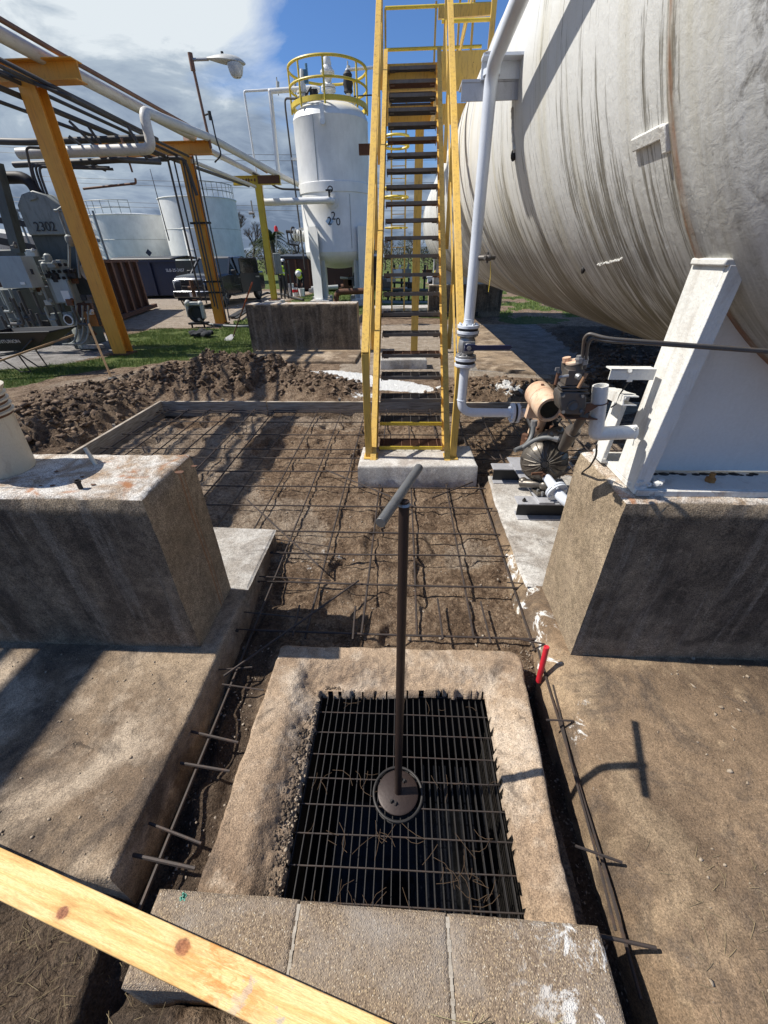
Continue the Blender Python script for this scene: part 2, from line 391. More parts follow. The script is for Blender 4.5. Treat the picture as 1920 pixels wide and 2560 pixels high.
MT['darkgrate'] = m_paint('grey_grating', (.075, .068, .062), (.16, .085, .05), amt=.5, rough=.6, rust=.3, sc=9, metal=.3)
MT['rust'] = m_paint('rust', (.095, .045, .026), (.03, .018, .013), amt=.6, rough=.85, sc=14, alt=(.14, .062, .03))
MT['rebar'] = m_paint('rebar_steel', (.058, .046, .040), (.15, .075, .04), amt=.5, rough=.65, sc=16, metal=.35)
MT['galv'] = m_paint('galvanised', (.36, .36, .36), (.10, .09, .08), amt=.5, rough=.42, sc=11, metal=.55)
MT['polerust'] = m_paint('brown_pole', (.034, .021, .017), (.010, .009, .008), amt=.5, rough=.5, sc=10, metal=.3)
MT['blackiron'] = m_paint('black_iron', (.028, .026, .025), (.07, .052, .04), amt=.5, rough=.6, sc=10, metal=.3)
MT['black'] = m_plain('black_rubber', (.02, .02, .021), .6)
MT['conduit'] = m_paint('weathered_conduit', (.055, .052, .05), (.13, .08, .05), amt=.4, rough=.55, sc=4)
MT['brownpipe'] = m_paint('brown_pipe', (.20, .105, .065), (.07, .04, .03), amt=.5, rough=.7, sc=4)
MT['castgrey'] = m_paint('cast_grey', (.115, .105, .095), (.20, .12, .07), amt=.5, rough=.5, rust=.10, sc=18, metal=.35)
MT['pump'] = m_paint('pump_bronze', (.17, .15, .125), (.03, .026, .022), amt=.5, rough=.38, sc=18, metal=.5)
MT['hose'] = m_plain('grey_hose', (.13, .135, .135), .5)
MT['meter'] = m_paint('faded_orange_housing', (.56, .33, .20), (.30, .10, .04), amt=.85, rough=.45, rust=.08, sc=16, alt=(.66, .52, .38), bump=.3)
MT['plate'] = m_paint('grey_primer_plate', (.50, .50, .52), (.12, .12, .12), amt=.5, rough=.4, sc=8, metal=.3)
MT['glass'] = m_plain('dark_glass', (.012, .016, .018), .08)
MT['nosing'] = m_paint('tread_nosing', (.15, .145, .14), (.06, .045, .04), amt=.6, rough=.6, rust=.18, sc=9)
MT['dullsteel'] = m_paint('dull_steel', (.17, .17, .165), (.06, .05, .04), amt=.6, rough=.45, sc=14, metal=.4)
MT['cabgrey'] = m_paint('cabinet_grey', (.24, .26, .24), (.06, .055, .045), amt=.9, rough=.5, sc=5, rust=.05)
MT['cabdark'] = m_paint('machine_green_grey', (.085, .095, .085), (.03, .027, .022), amt=.9, rough=.6, sc=5, rust=.08)
MT['cablight'] = m_paint('cabinet_blue_grey', (.33, .38, .39), (.14, .14, .13), amt=.4, rough=.45, sc=5)
MT['rustbox'] = m_paint('rusted_orange_box', (.42, .19, .05), (.15, .05, .02), amt=.7, rough=.7, rust=.3, sc=6)
MT['ink'] = m_plain('black_lettering', (.02, .02, .022), .5)
MT['inkwhite'] = m_plain('white_lettering', (.75, .75, .74), .5)
MT['lightblue'] = m_plain('pale_blue_diamond', (.36, .52, .72), .5)
MT['navy'] = m_paint('navy_dumpster', (.010, .016, .045), (.04, .03, .03), amt=.4, rough=.45, sc=2)
MT['rustbrown'] = m_paint('rust_red_dumpster', (.045, .017, .011), (.04, .02, .014), amt=.6, rough=.7, sc=1.5)
MT['tarp'] = m_plain('black_tarp', (.022, .024, .028), .45)
MT['carpaint'] = m_plain('dark_truck_paint', (.022, .026, .036), .22)
MT['chrome'] = m_plain('chrome', (.42, .43, .45), .28, 1)
MT['lens'] = m_plain('lamp_lens', (.55, .57, .58), .12)
MT['redlens'] = m_plain('red_lens', (.65, .02, .02), .3)
MT['redcap'] = m_plain('red_plastic', (.62, .025, .04), .38)
MT['hivis'] = m_plain('hi_vis_yellow', (.62, .85, .04), .7)
MT['cloth'] = m_plain('dark_cloth', (.020, .022, .026), .9)
MT['skin'] = m_plain('skin', (.36, .19, .13), .6)
MT['hat'] = m_plain('white_helmet', (.82, .82, .80), .35)
MT['bark'] = m_plain('bark', (.075, .055, .042), .9)
MT['leaf'] = m_paint('leaf', (.045, .065, .022), (.02, .03, .012), amt=.6, rough=.7, sc=3)
MT['drybrush'] = m_paint('dry_brush', (.085, .065, .040), (.035, .028, .018), amt=.6, rough=.8, sc=.6, alt=(.05, .055, .025))
MT['wire'] = m_plain('wire', (.10, .11, .13), .6)
MT['lamphead'] = m_paint('lamp_head', (.50, .50, .46), (.20, .18, .15), amt=.4, rough=.5, sc=6)
MT['slab'] = m_concrete('slab_concrete', (.30, .225, .15), (.155, .110, .072), (.44, .355, .26), sc=2.4, dirtamt=1.0, bump=.8)
MT['slabsplash'] = m_concrete('slab_concrete_splashed', (.205, .142, .088), (.090, .062, .040), (.36, .265, .165), sc=2.7, dirtamt=1.25, bump=.8, splash=True)
MT['slabwhite'] = m_concrete('pale_slab_concrete', (.44, .42, .385), (.28, .25, .215), (.56, .54, .50), sc=3, dirtamt=.35)
MT['curb'] = m_concrete('curb_concrete', (.37, .27, .18), (.23, .16, .105), (.52, .43, .33), sc=3.6, dirtamt=.6, bump=.9)
MT['footing'] = m_concrete('footing_concrete', (.50, .48, .44), (.36, .32, .28), (.6, .58, .54), sc=4., dirtamt=.05, speck=.3)
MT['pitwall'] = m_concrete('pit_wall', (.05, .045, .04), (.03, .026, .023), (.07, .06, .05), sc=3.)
MT['pier'] = m_pier('pier_concrete'); MT['pierwet'] = m_pier('pier_concrete_wet', True)

def m_aggregate():
    n = N('exposed_aggregate'); v = n.co('World'); sx, sy, sz = n.sep(v)
    vc = n.vor(v, 250, 'F1', 'Color'); f = n.vor(v, 250)
    r, g_, b_ = n.sep(vc)
    col = n.ramp(r, (0, (.13, .095, .062)), (.45, (.32, .24, .16)), (.80, (.40, .31, .21)), (.95, (.52, .39, .23)), (1, (.62, .56, .46)))
    col = n.mix(n.ramp(f, (.3, 0), (.62, .7)), col, (.15, .11, .08))
    col = n.mix(n.m('MULTIPLY', n.ramp(n.noise(v, 5, 6, .65), (.45, 0), (.7, 1)), .6), col, (.30, .27, .235))
    # crushed white scuffing near the right-hand end
    w = n.m('MULTIPLY', n.ramp(n.noise(v, 13, 8, .75, .5), (.53, 0), (.60, 1)), n.ramp(sx, (.28, 0), (.50, 1)))
    col = n.mix(w, col, (.66, .65, .62))
    h = n.m('ADD', n.m('MULTIPLY', n.ramp(f, (.0, 1), (.6, 0)), .8), n.noise(v, 18, 4))
    return n.out(col, .85, 0, n.bump(h, .6, .006), .3)
MT['aggregate'] = m_aggregate()
def m_wood(knots, px, py):
    n = N('pine_board'); v = n.co('Object'); x, y, z = n.sep(v)
    g1 = n.noise(n.co('Object', (1.6, 26, 26)), 1.5, 6, .6, .6)
    # knots bend the grain around them
    col = n.ramp(g1, (.30, (.50, .27, .085)), (.44, (.70, .45, .17)), (.56, (.78, .56, .26)), (.72, (.60, .36, .13)))
    fl = n.ramp(n.noise(n.co('Object', (3, 90, 60)), 2.5, 3), (.58, 0), (.72, 1)); col = n.mix(n.m('MULTIPLY', fl, .35), col, (.36, .19, .07))
    for kx, ky, kr in knots:
        dx = n.m('MULTIPLY', n.m('SUBTRACT', x, kx), .8); dy = n.m('SUBTRACT', y, ky)
        dd = n.m('SQRT', n.m('ADD', n.m('MULTIPLY', dx, dx), n.m('MULTIPLY', dy, dy)))
        dd = n.m('ADD', dd, n.m('MULTIPLY', n.m('SUBTRACT', n.noise(v, 50, 3), .5), .008))
        rings = n.m('SINE', n.m('MULTIPLY', dd, 700.0))
        halo = n.ramp(dd, (kr, 1), (kr * 2.6, 0)); kn = n.ramp(dd, (kr * .75, 1), (kr, 0))
        col = n.mix(n.m('MULTIPLY', halo, n.m('ADD', .38, n.m('MULTIPLY', rings, .09))), col, (.50, .25, .075))
        kc = n.mix(n.ramp(n.noise(v, 130, 4, .7), (.4, 0), (.6, 1)), (.17, .06, .028), (.36, .15, .07))
        col = n.mix(kn, col, kc)
    # pitchy orange patch and scuffed grey mortar smears
    ora = n.m('MULTIPLY', n.ramp(n.noise(n.co('Object', (5, 18, 1)), 2.6, 6, .7, .8), (.46, 0), (.56, 1)), n.ramp(n.m('ABSOLUTE', n.m('SUBTRACT', x, px)), (.06, 1), (.17, 0)))
    col = n.mix(n.m('MULTIPLY', ora, .75), col, (.60, .24, .06))
    gm = n.m('MULTIPLY', n.ramp(n.noise(v, 16, 5, .65), (.60, 0), (.64, 1)), n.ramp(x, (px - .1, 0), (px + .1, 1)))
    col = n.mix(n.m('MULTIPLY', gm, .7), col, (.36, .34, .31))
    col = n.mix(n.ramp(n.noise(n.co('Object', (14, 40, 40)), 4, 6, .8), (.62, 0), (.68, .7)), col, (.16, .10, .05))
    col = n.mix(.35, col, n.ramp(n.noise(n.co('Object', (20, 240, 240)), 3, 3, .7), (.35, .2), (.65, .78)), 'OVERLAY')
    return n.out(col, .72, 0, n.bump(n.m('ADD', n.m('MULTIPLY', g1, .7), n.noise(v, 90, 3)), .25, .004), .3)
def m_greywood():
    n = N('weathered_form_board'); g1 = n.noise(n.co('World', (2, 2, 30)), 3, 5)
    return n.out(n.ramp(g1, (.3, (.16, .125, .09)), (.5, (.34, .29, .23)), (.75, (.50, .45, .38))), .85, 0, n.bump(g1, .3, .004), .2)
MT['formwood'] = m_greywood()
MT['stakewood'] = m_paint('stake_wood', (.36, .22, .10), (.13, .08, .04), amt=.5, rough=.8, sc=9, streak=(2, 2, .4))

def m_tank():
    """tank shell, UV: u metres along the axis, v metres round the girth from the top-left down"""
    n = N('streaked_tank_paint'); uv = n.new('ShaderNodeUVMap', uv_map='UVMap').outputs[0]
    def mp(a, b):
        m = n.new('ShaderNodeMapping'); n.put(m.inputs[0], uv); m.inputs['Scale'].default_value = (a, b, 1); return m.outputs[0]
    u, v, _ = n.sep(uv)
    base = n.mix(n.ramp(n.noise(mp(1, 1), 1.2, 5), (.35, 0), (.65, 1)), (.73, .73, .70), (.63, .63, .60))
    base = n.mix(n.ramp(n.noise(mp(4.5, .30), 1.0, 5, .65), (.50, 0), (.68, .75)), base, (.53, .495, .38))
    # streak strength grows to the underside (v: 0 top .. 4.77 bottom)
    low = n.ramp(v, (2.3 / 5, .10), (3.2 / 5, .45), (3.9 / 5, .95), (1, 1))
    lowm = n.new('ShaderNodeMapRange'); n.put(lowm.inputs[0], v); lowm.inputs[1].default_value = 2.2; lowm.inputs[2].default_value = 3.95
    L = lowm.outputs[0]
    s1 = n.noise(mp(24, .8), 1.0, 6, .66, .35); s2 = n.noise(mp(80, 4.0), 1.0, 4, .7, .4); s3 = n.noise(mp(13, 1.1), 1, 5, .6, .2)
    thr = n.m('ADD', n.m('ADD', n.m('MULTIPLY', s1, .40), n.m('ADD', n.m('MULTIPLY', s2, .42), n.m('MULTIPLY', s3, .18))), n.m('MULTIPLY', n.m('POWER', L, 1.3), .155))
    zone = n.m('SUBTRACT', n.ramp(n.noise(mp(1.5, .7), 1, 4), (.38, 0), (.62, 1)), .5)
    thr = n.m('ADD', thr, n.m('MULTIPLY', zone, .075))
    k = n.m('MULTIPLY', n.ramp(thr, (.58, 0), (.62, .7), (.69, 1)), n.m('ADD', n.m('MULTIPLY', n.m('GREATER_THAN', u, 1.53), .85), .15))
    dark = n.mix(n.noise(mp(20, 2), 1, 3), (.030, .026, .016), (.15, .12, .06))
    col = n.mix(n.m('MULTIPLY', k, .88), base, dark)
    # olive algae tint low down
    col = n.mix(n.m('MULTIPLY', n.ramp(L, (.50, 0), (.95, .9)), n.ramp(n.noise(mp(22, .9), 1, 4), (.40, .0), (.62, .85))), col, (.12, .10, .042))
    # ticks and blisters of lifted paint
    tk = n.ramp(n.vor(mp(20, 9), 1.4), (.0, 1), (.09, 0)); col = n.mix(n.m('MULTIPLY', tk, .6), col, (.09, .07, .05))
    # rusty weld seam at u = 1.56 and pale band beside it
    du = n.m('ABSOLUTE', n.m('SUBTRACT', n.m('ADD', u, n.m('MULTIPLY', n.m('SUBTRACT', n.noise(mp(3, 2.5), 1, 4), .5), .03)), 1.565))
    du = n.m('SUBTRACT', du, n.m('MULTIPLY', n.ramp(v, (.56, 0), (.66, 1)) if False else n.m('MULTIPLY', L, L), .034))
    seam = n.ramp(du, (.004, 1), (.026, 0)); seamn = n.ramp(n.noise(mp(16, 4), 1, 6, .7), (.34, .25), (.66, 1))
    col = n.mix(n.m('MULTIPLY', n.m('MULTIPLY', seam, seamn), .85), col, (.24, .185, .115))
    core = n.m('MULTIPLY', n.ramp(du, (.001, 1), (.006, 0)), n.ramp(n.noise(mp(5, 1.3), 1, 5), (.40, 0), (.55, 1)))
    col = n.mix(core, col, (.30, .10, .03))
    # black mildew mottling on the head
    hd = n.m('MULTIPLY', n.ramp(u, (1.30, 1), (1.52, 0)) if False else n.m('LESS_THAN', u, 1.53), n.m('MULTIPLY', n.ramp(n.noise(mp(3.2, .55), 1, 3), (.44, 0), (.62, 1)), n.ramp(n.noise(mp(26, 14), 1, 6, .75, .6), (.48, 0), (.66, .75))))
    col = n.mix(hd, col, (.12, .105, .085))
    col = n.mix(.2, col, n.ramp(n.noise(mp(120, 120), 1, 2), (.3, .3), (.7, .7)), 'OVERLAY')
    h = n.m('ADD', n.m('ADD', n.noise(mp(30, 26), 1, 4, .6, .4), n.m('MULTIPLY', seam, 1.6)), n.m('MULTIPLY', k, .5))
    return n.out(col, .48, 0, n.bump(h, .38, .006), .35)
MT['tank'] = m_tank()

def m_ground():
    n = N('site_ground'); v = n.co('World'); A = n.new('ShaderNodeAttribute', attribute_name='maskA'); B = n.new('ShaderNodeAttribute', attribute_name='maskB')
    grass, sand, lime = n.sep(A.outputs['Color']); conc, wet, pale = n.sep(B.outputs['Color'])
    w = n.noise(v, 4.5, 7, .65, .4); f = n.noise(v, 34, 6, .72, .3); ff = n.noise(v, 140, 3, .7)
    soil = n.ramp(n.m('ADD', n.m('MULTIPLY', w, .5), n.m('MULTIPLY', f, .5)), (.36, (.060, .038, .024)), (.46, (.17, .112, .070)), (.54, (.29, .205, .134)), (.66, (.40, .30, .205)))
    # crumbs of shell and gravel pressed into the clay
    vc = n.vor(v, 62, 'F1', 'Color'); r, g_, b_ = n.sep(vc); peb = n.m('MULTIPLY', n.ramp(n.vor(v, 62), (.16, 1), (.24, 0)), n.m('GREATER_THAN', r, .82))
    soil = n.mix(peb, soil, n.ramp(g_, (0, (.10, .075, .055)), (.6, (.30, .22, .14)), (1, (.60, .56, .48))))
    sandc = n.ramp(n.m('ADD', n.m('MULTIPLY', w, .55), n.m('MULTIPLY', f, .45)), (.36, (.22, .165, .115)), (.52, (.40, .33, .255)), (.68, (.55, .48, .39)))
    grc = n.ramp(n.noise(v, 7, 6, .7), (.3, (.045, .06, .018)), (.48, (.085, .125, .028)), (.60, (.15, .165, .05)), (.70, (.19, .155, .085)))
    darkc = n.mix(w, (.045, .033, .025), (.115, .085, .062))
    edge = n.m('MULTIPLY', n.m('SUBTRACT', f, .5), .9)
    def br(s): return n.ramp(n.m('ADD', s, edge), (.40, 0), (.60, 1))
    col = n.mix(n.m('MULTIPLY', wet, .85), soil, darkc)
    col = n.mix(br(pale), col, n.mix(.5, sandc, soil)); col = n.mix(br(sand), col, sandc); col = n.mix(br(grass), col, grc)
    cc = n.ramp(n.noise(v, 3, 7, .68), (.35, (.20, .185, .17)), (.55, (.33, .31, .285)), (.7, (.42, .39, .36)))
    col = n.mix(br(conc), col, cc)
    col = n.mix(n.ramp(n.m('ADD', lime, n.m('MULTIPLY', n.m('SUBTRACT', n.noise(v, 9, 7, .7), .5), 1.6)), (.46, 0), (.56, 1)), col, (.80, .80, .78))
    col = n.mix(.5, col, n.ramp(ff, (.32, .15), (.68, .8)), 'OVERLAY'); col = n.mix(.5, col, n.ramp(n.noise(v, 70, 5, .8, .5), (.35, .15), (.65, .82)), 'OVERLAY')
    h = n.m('ADD', n.m('MULTIPLY', f, 1.0), n.m('ADD', n.m('MULTIPLY', ff, .3), n.m('MULTIPLY', n.noise(v, 11, 5), 1.4)))
    return n.out(col, .93, 0, n.bump(h, 1.0, .05), .2)
MT['ground'] = m_ground()
MT['clod'] = m_concrete('clay_clod', (.19, .130, .086), (.105, .071, .048), (.33, .24, .165), sc=6, bump=1.0, speck=.3, dirt=(.035, .026, .02), dirtamt=.5)
def m_blade():
    n = N('grass_blade'); a = n.attr('tint'); return n.out(n.mix(n.sep(a)[0], (.07, .13, .018), (.22, .27, .06)), .6)
MT['blade'] = m_blade()
# ---------------------------------------------------------------- the ground, one sheet out to the horizon
def axis(segs):
    out = [segs[0][0]]
    for a, b, st in segs:
        k = max(1, int(round((b - a) / st))); out += list(a + (b - a) * (np.arange(k) + 1) / k)
    return np.array(out)
def geo(a, b, k): return list(np.sign(b - a) * (np.geomspace(1, 1 + abs(b - a), k) - 1)[1:] + a)
gx = axis([(-9, -6, .08), (-6, -3.2, .035), (-3.2, -1.15, .024), (-1.15, 1.0, .014), (1.0, 3.2, .03), (3.2, 6, .06)])
gx = np.concatenate([geo(-9, -420, 44)[::-1], gx, geo(6, 420, 44)])
gy = axis([(-.5, 0.1, .05), (.1, 2.0, .014), (2.0, 4.4, .020), (4.4, 7.2, .028), (7.2, 10, .045), (10, 16, .09), (16, 30, .4)])
gy = np.concatenate([geo(-.5, -30, 12)[::-1], gy, geo(30, 700, 44)])
X, Y = np.meshgrid(gx, gy)
wob = fbm(X * 1.7, Y * 1.7, 4, 5) - .5; wob2 = fbm(X * .6, Y * .6, 3, 9) - .5
def blob(cx, cy, rx, ry, rot=0, p=1.):
    c, s = math.cos(rot), math.sin(rot); x = (X - cx) * c + (Y - cy) * s; y = -(X - cx) * s + (Y - cy) * c
    d = np.sqrt((x / rx) ** 2 + (y / ry) ** 2) + wob * .7
    return np.clip(1 - d, 0, 1) ** p
exc = sstep(-3.62, -3.5, X) * (1 - sstep(5.55, 5.68, Y))               # inside the form boards
# trampled clay, foot dents and shallow rake ridges
dent = ridg(X * 3.4, Y * 3.4, 4, 3); Z = -.012 + exc * ((dent - .55) * .040 + (fbm(X * 11, Y * 11, 4, 31) - .5) * .035 + (fbm(X * 34, Y * 34, 3, 41) - .5) * .013)
Z -= exc * .05 * sstep(.56, .66, fbm(X * 2.6, Y * 2.6, 3, 77))
# spoil heaps
h = .30 * blob(-4.6, 5.4, 1.1, 1.7, -.25) ** .8 + .46 * blob(-3.35, 7.3, 1.6, 1.15, .1) ** .8 + .30 * blob(-2.0, 7.0, 1.5, .85, -.3) ** .8 + .13 * blob(-5.4, 6.4, 1.2, 1.2) + .26 * blob(-4.1, 4.3, .8, 1.2)
h += .17 * blob(1.5, 6.5, 1.15, .75) ** .7 + .15 * blob(2.9, 6.3, 1.1, .9) ** .7 + .40 * blob(4.6, 6.8, 1.6, 2.6) ** .8 + .3 * blob(5.6, 10.5, 2.2, 3) + .05 * blob(0, 6.2, 2, .6)
out = 1 - exc
clodm = np.clip(h * 5, 0, 1) * (1 - .8 * blob(-5.1, 6.9, 1.0, .8, .4) ** .4)
Z += out * (h * 1.02 + clodm * (.5 - ridg(X * 3.1, Y * 3.1, 6, 21)) * .24 + clodm * (ridg(X * 7, Y * 7, 4, 23) - .5) * .09 + clodm * (fbm(X * 19, Y * 19, 3, 27) - .5) * .07 + wob * .03 * (np.abs(X) < 9))
Z -= .10 * np.exp(-((X + 3.47) / .09) ** 2) * (Y > 3.2) * (Y < 5.6) + .07 * np.exp(-((Y - 5.50) / .09) ** 2) * (X > -3.5) * (X < 3)
# trenches each side of the sump curb
lt = sstep(-.985, -.93, X) * (1 - sstep(-.74, -.66, X)) * (1 - sstep(1.5, 2.1, Y)) * (Y > -.2); rt = sstep(.62, .66, X) * (1 - sstep(.80, .86, X)) * (1 - sstep(1.15, 1.55, Y))
ledge = sstep(-.90, -.84, X + wob * .10)
Z -= lt * (.11 - .07 * ledge) * (.85 + .5 * wob) + rt * .14
Z -= .05 * (X < -.76) * sstep(-.44, -.38, -Y)                          # dug dirt in front of the slab, left corner
Z += .10 * (X < .62) * sstep(-.19, -.165, -Y) * sstep(-1.0, -.7, X)
Z += (X < -.60) * (Y < .45) * ((ridg(X * 9, Y * 9, 4, 63) - .5) * .05)
Z -= 1.0 * ((X > -.50) & (X < .49) & (Y > .30) & (Y < 1.27))           # the sump itself
far = sstep(24, 60, np.hypot(X, Y)); Z = Z * (1 - far)
nxx, nyy = len(gx), len(gy)
idx = np.arange(nxx * nyy).reshape(nyy, nxx)
F_ = np.stack([idx[:-1, :-1], idx[:-1, 1:], idx[1:, 1:], idx[1:, :-1]], -1).reshape(-1, 4)
ground = np_mesh('ground', np.stack([X, Y, Z], -1).reshape(-1, 3), F_, MT['ground'], True); tag(ground, kind='structure')
def poly_in(P, x, y):
    ins = np.zeros(x.shape, bool); n = len(P)
    for i in range(n):
        x1, y1 = P[i]; x2, y2 = P[(i + 1) % n]
        c = ((y1 > y) != (y2 > y)) & (x < (x2 - x1) * (y - y1) / (y2 - y1 + 1e-12) + x1); ins ^= c
    return ins
xw = X + wob * .7; yw = Y + wob2 * .8
G1 = [(-9.5, 5.9), (-7.2, 6.9), (-6.3, 7.7), (-5.6, 8.4), (-4.9, 9.0), (-3.9, 9.1), (-3.6, 9.9), (-3.6, 12.6), (-5.0, 13.6), (-8.0, 13.4), (-8.3, 11.5), (-6.9, 10.6), (-6.8, 9.4), (-7.4, 8.6), (-9.5, 7.6)]
def grassfn(x, y, far=False):
    g = poly_in(G1, x, y) | poly_in([(-5.8, 13.5), (-3.6, 12.6), (-3.0, 15.5), (-1, 17), (4, 13.5), (12, 9.5), (40, 10), (40, 60), (-1, 60), (-5.6, 26), (-6, 18)], x, y)
    g &= ~poly_in([(-1.0, 9), (1.8, 9), (2.4, 13.6), (-1.0, 14)], x, y)
    g |= (y > 32) | ((y > 13.5) & (x > 3.2)); g &= ~((x > 1.5) & (y < 40) & (fbm(x * 1.1, y * .6, 3, 71) < .50))
    return g
grass = grassfn(xw, yw).astype(float)
sand = (poly_in([(-60, 13.5), (-8, 13.6), (-5.6, 13.9), (-6.2, 18), (-5.8, 30), (-60, 34)], xw, yw)).astype(float)
sand = np.maximum(sand, .95 * poly_in([(-1.1, 7.6), (2.6, 7.3), (2.6, 9), (3.2, 14.2), (-1.2, 14.2)], xw, yw)); 
lime = np.clip(blob(-1.15, 7.5, .85, .55, -.55) * 2.2 + blob(-.1, 6.9, .9, .42, -.5) * 2.4 + .75 * blob(1.75, 6.35, .5, .4) + .55 * blob(-.55, 6.2, .35, .25), 0, .85)
lime = np.where(lime > 0.02, .18 + lime, 0)
# a little dried grey-white slurry on the clay
lime = np.maximum(lime, .33 * blob(-.55, 2.25, .35, .5) ** .5 * (Y > 1.5)); lime = np.maximum(lime, .42 * (blob(1.9, 3.9, .7, .8) ** .5))
conc = ((X < -7.0 + wob) & (Y > 6.5) & (Y < 12.6)).astype(float) * (1 - grass)
conc = np.maximum(conc, .8 * poly_in([(1.1, 8), (3.6, 7.4), (4.2, 14), (1.3, 14)], X + .3 * wob, Y) * .8)
wet = np.clip(exc * .95 * np.exp(-((X + 3.47) / .16) ** 2) + exc * np.exp(-((Y - 5.50) / .14) ** 2) + lt * .85 + rt + clodm * out * .45 + (X < -.6) * (Y < .42) * .75, 0, 1)  # darker soil: board feet, trenches, heaps, near left corner, far right
wet = np.clip(wet + (X > 3.0) * (Y > 5) * (Y < 13) * .6, 0, 1)
pale = np.clip(blob(-5.1, 7.2, 1.25, .75, .4) * 2.0 + out * (Y > 5.6) * .42 + exc * .10 + exc * .5 * sstep(.5, .62, fbm(X * .9, Y * .9, 3, 91)) * (Y > 2.2), 0, 1) * (1 - clodm * .35)
for nm, chans in (('maskA', (grass, sand, lime)), ('maskB', (conc, wet, pale))):
    a = ground.data.attributes.new(nm, 'FLOAT_COLOR', 'POINT'); buf = np.ones((nxx * nyy, 4), np.float32)
    for i, c in enumerate(chans): buf[:, i] = c.reshape(-1)
    a.data.foreach_set('color', buf.ravel())
def ground_z(x, y):
    i = min(max(int(np.searchsorted(gx, x)), 0), nxx - 1); j = min(max(int(np.searchsorted(gy, y)), 0), nyy - 1); return float(Z[j, i])

# clods of broken clay over the heaps
def clods(name, spots, sizes, mat, label, cat, sub=1):
    bm0 = bmesh.new(); bmesh.ops.create_icosphere(bm0, subdivisions=sub, radius=1); base = np.array([v.co[:] for v in bm0.verts]); fc = np.array([[v.index for v in f.verts] for f in bm0.faces]); bm0.free()
    vs = []; fs = []; k = 0
    for (x, y, z), s in zip(spots, sizes):
        j = base * (1 + (rng.rand(len(base), 1) - .5) * 1.15) * (np.array([1, .75, .5]) * (.7 + .6 * rng.rand(3))) * s
        a = rng.rand() * 6.28; b = (rng.rand() - .5) * 1.4; ca, sa, cb, sb = math.cos(a), math.sin(a), math.cos(b), math.sin(b)
        Rm = np.array([[ca, -sa, 0], [sa, ca, 0], [0, 0, 1]]) @ np.array([[1, 0, 0], [0, cb, -sb], [0, sb, cb]])
        vs.append(j @ Rm.T + np.array([x, y, z])); fs.append(fc + k); k += len(base)
    o = np_mesh(name, np.concatenate(vs), np.concatenate(fs), mat); return tag(o, label, cat, kind='stuff')
sp = []; sz_ = []
P_ = (clodm * out * (h > .05)).reshape(-1); cell = (np.gradient(gx)[None, :] * np.gradient(gy)[:, None]).reshape(-1)
vis = ((Y > 3.2) & (Y < 10.5) & (X > -6.5) & (X < 6)).reshape(-1); pw = P_ * cell * vis; pw /= pw.sum()
ch = rng.choice(len(pw), 9000, p=pw); xf, yf, zf = X.reshape(-1), Y.reshape(-1), Z.reshape(-1)
for c in ch:
    s = .010 + .050 * rng.rand() ** 3.6; sp.append((xf[c] + rng.randn() * .01, yf[c] + rng.randn() * .01, zf[c] + s * .25)); sz_.append(s)
clods('soil_clods', sp, sz_, MT['clod'], 'broken lumps of brown clay heaped around the form boards', 'soil clods')
sp = []; sz_ = []
for k in range(2600):
    x = rng.uniform(-3.4, 2.2); y = rng.uniform(1.45, 5.5) if k % 3 else rng.uniform(.2, 1.6)
    if y < 1.5: x = rng.choice([rng.uniform(-.95, -.70), rng.uniform(.67, .76)])
    s = (.003 + .010 * rng.rand() ** 4) * (.6 if y < 1.5 else 1); sp.append((x, y, ground_z(x, y) + s * .3)); sz_.append(s)
clods('gravel_crumbs', sp, sz_, m_paint('crumb', (.20, .155, .115), (.06, .045, .035), amt=.6, rough=.9, sc=30, alt=(.38, .32, .25)), 'small crumbs of gravel and clay trodden into the bare soil', 'gravel')
# grass blades
def blades(name, n, box, hgt, test, label, wd=.006):
    px = rng.uniform(box[0], box[1], n); py = rng.uniform(box[2], box[3], n)
    wb = fbm(px * 1.7, py * 1.7, 4, 5) - .5; wb2 = fbm(px * .6, py * .6, 3, 9) - .5
    keep = test(px + wb * .7, py + wb2 * .8) & (fbm(px * 2.2, py * 2.2, 3, 55) > .36); px = px[keep]; py = py[keep]; n = len(px)
    ii = np.clip(np.searchsorted(gx, px), 0, nxx - 1); jj = np.clip(np.searchsorted(gy, py), 0, nyy - 1); pz = Z[jj, ii] - .01
    a = rng.uniform(0, 6.28, n); hh = hgt * rng.uniform(.5, 1.4, n); ln = hh * rng.uniform(.1, .7, n); b = rng.uniform(0, 6.28, n)
    w = wd * rng.uniform(.6, 1.4, n)
    v0 = np.stack([px - np.cos(a) * w, py - np.sin(a) * w, pz], -1); v1 = np.stack([px + np.cos(a) * w, py + np.sin(a) * w, pz], -1)
    v2 = np.stack([px + np.cos(b) * ln, py + np.sin(b) * ln, pz + hh], -1)
    vv = np.stack([v0, v1, v2], 1).reshape(-1, 3); ff = np.arange(3 * n).reshape(-1, 3)
    o = np_mesh(name, vv, ff, MT['blade']); at_ = o.data.attributes.new('tint', 'FLOAT_COLOR', 'POINT')
    t = np.clip(rng.rand(n) ** 2 * .9 + (fbm(px, py, 3, 8) - .45) * .8, 0, 1); buf = np.ones((3 * n, 4), np.float32); buf[:, :3] = np.repeat(t, 3)[:, None]; at_.data.foreach_set('color', buf.ravel())
    return tag(o, label, 'grass', kind='stuff')
blades('grass', 90000, (-9.5, -3.4, 6.2, 14.2), .06, lambda x, y: poly_in(G1, x, y), 'short bright green grass on the bank behind the soil heaps', .005)
blades('grass', 60000, (-6, 9, 13, 30), .07, lambda x, y: grassfn(x, y) & ~poly_in([(2.0, 8), (9, 8), (9, 15.5), (2.0, 15.5)], x, y), 'thin green grass around the vessel legs and beyond the stair', .012)

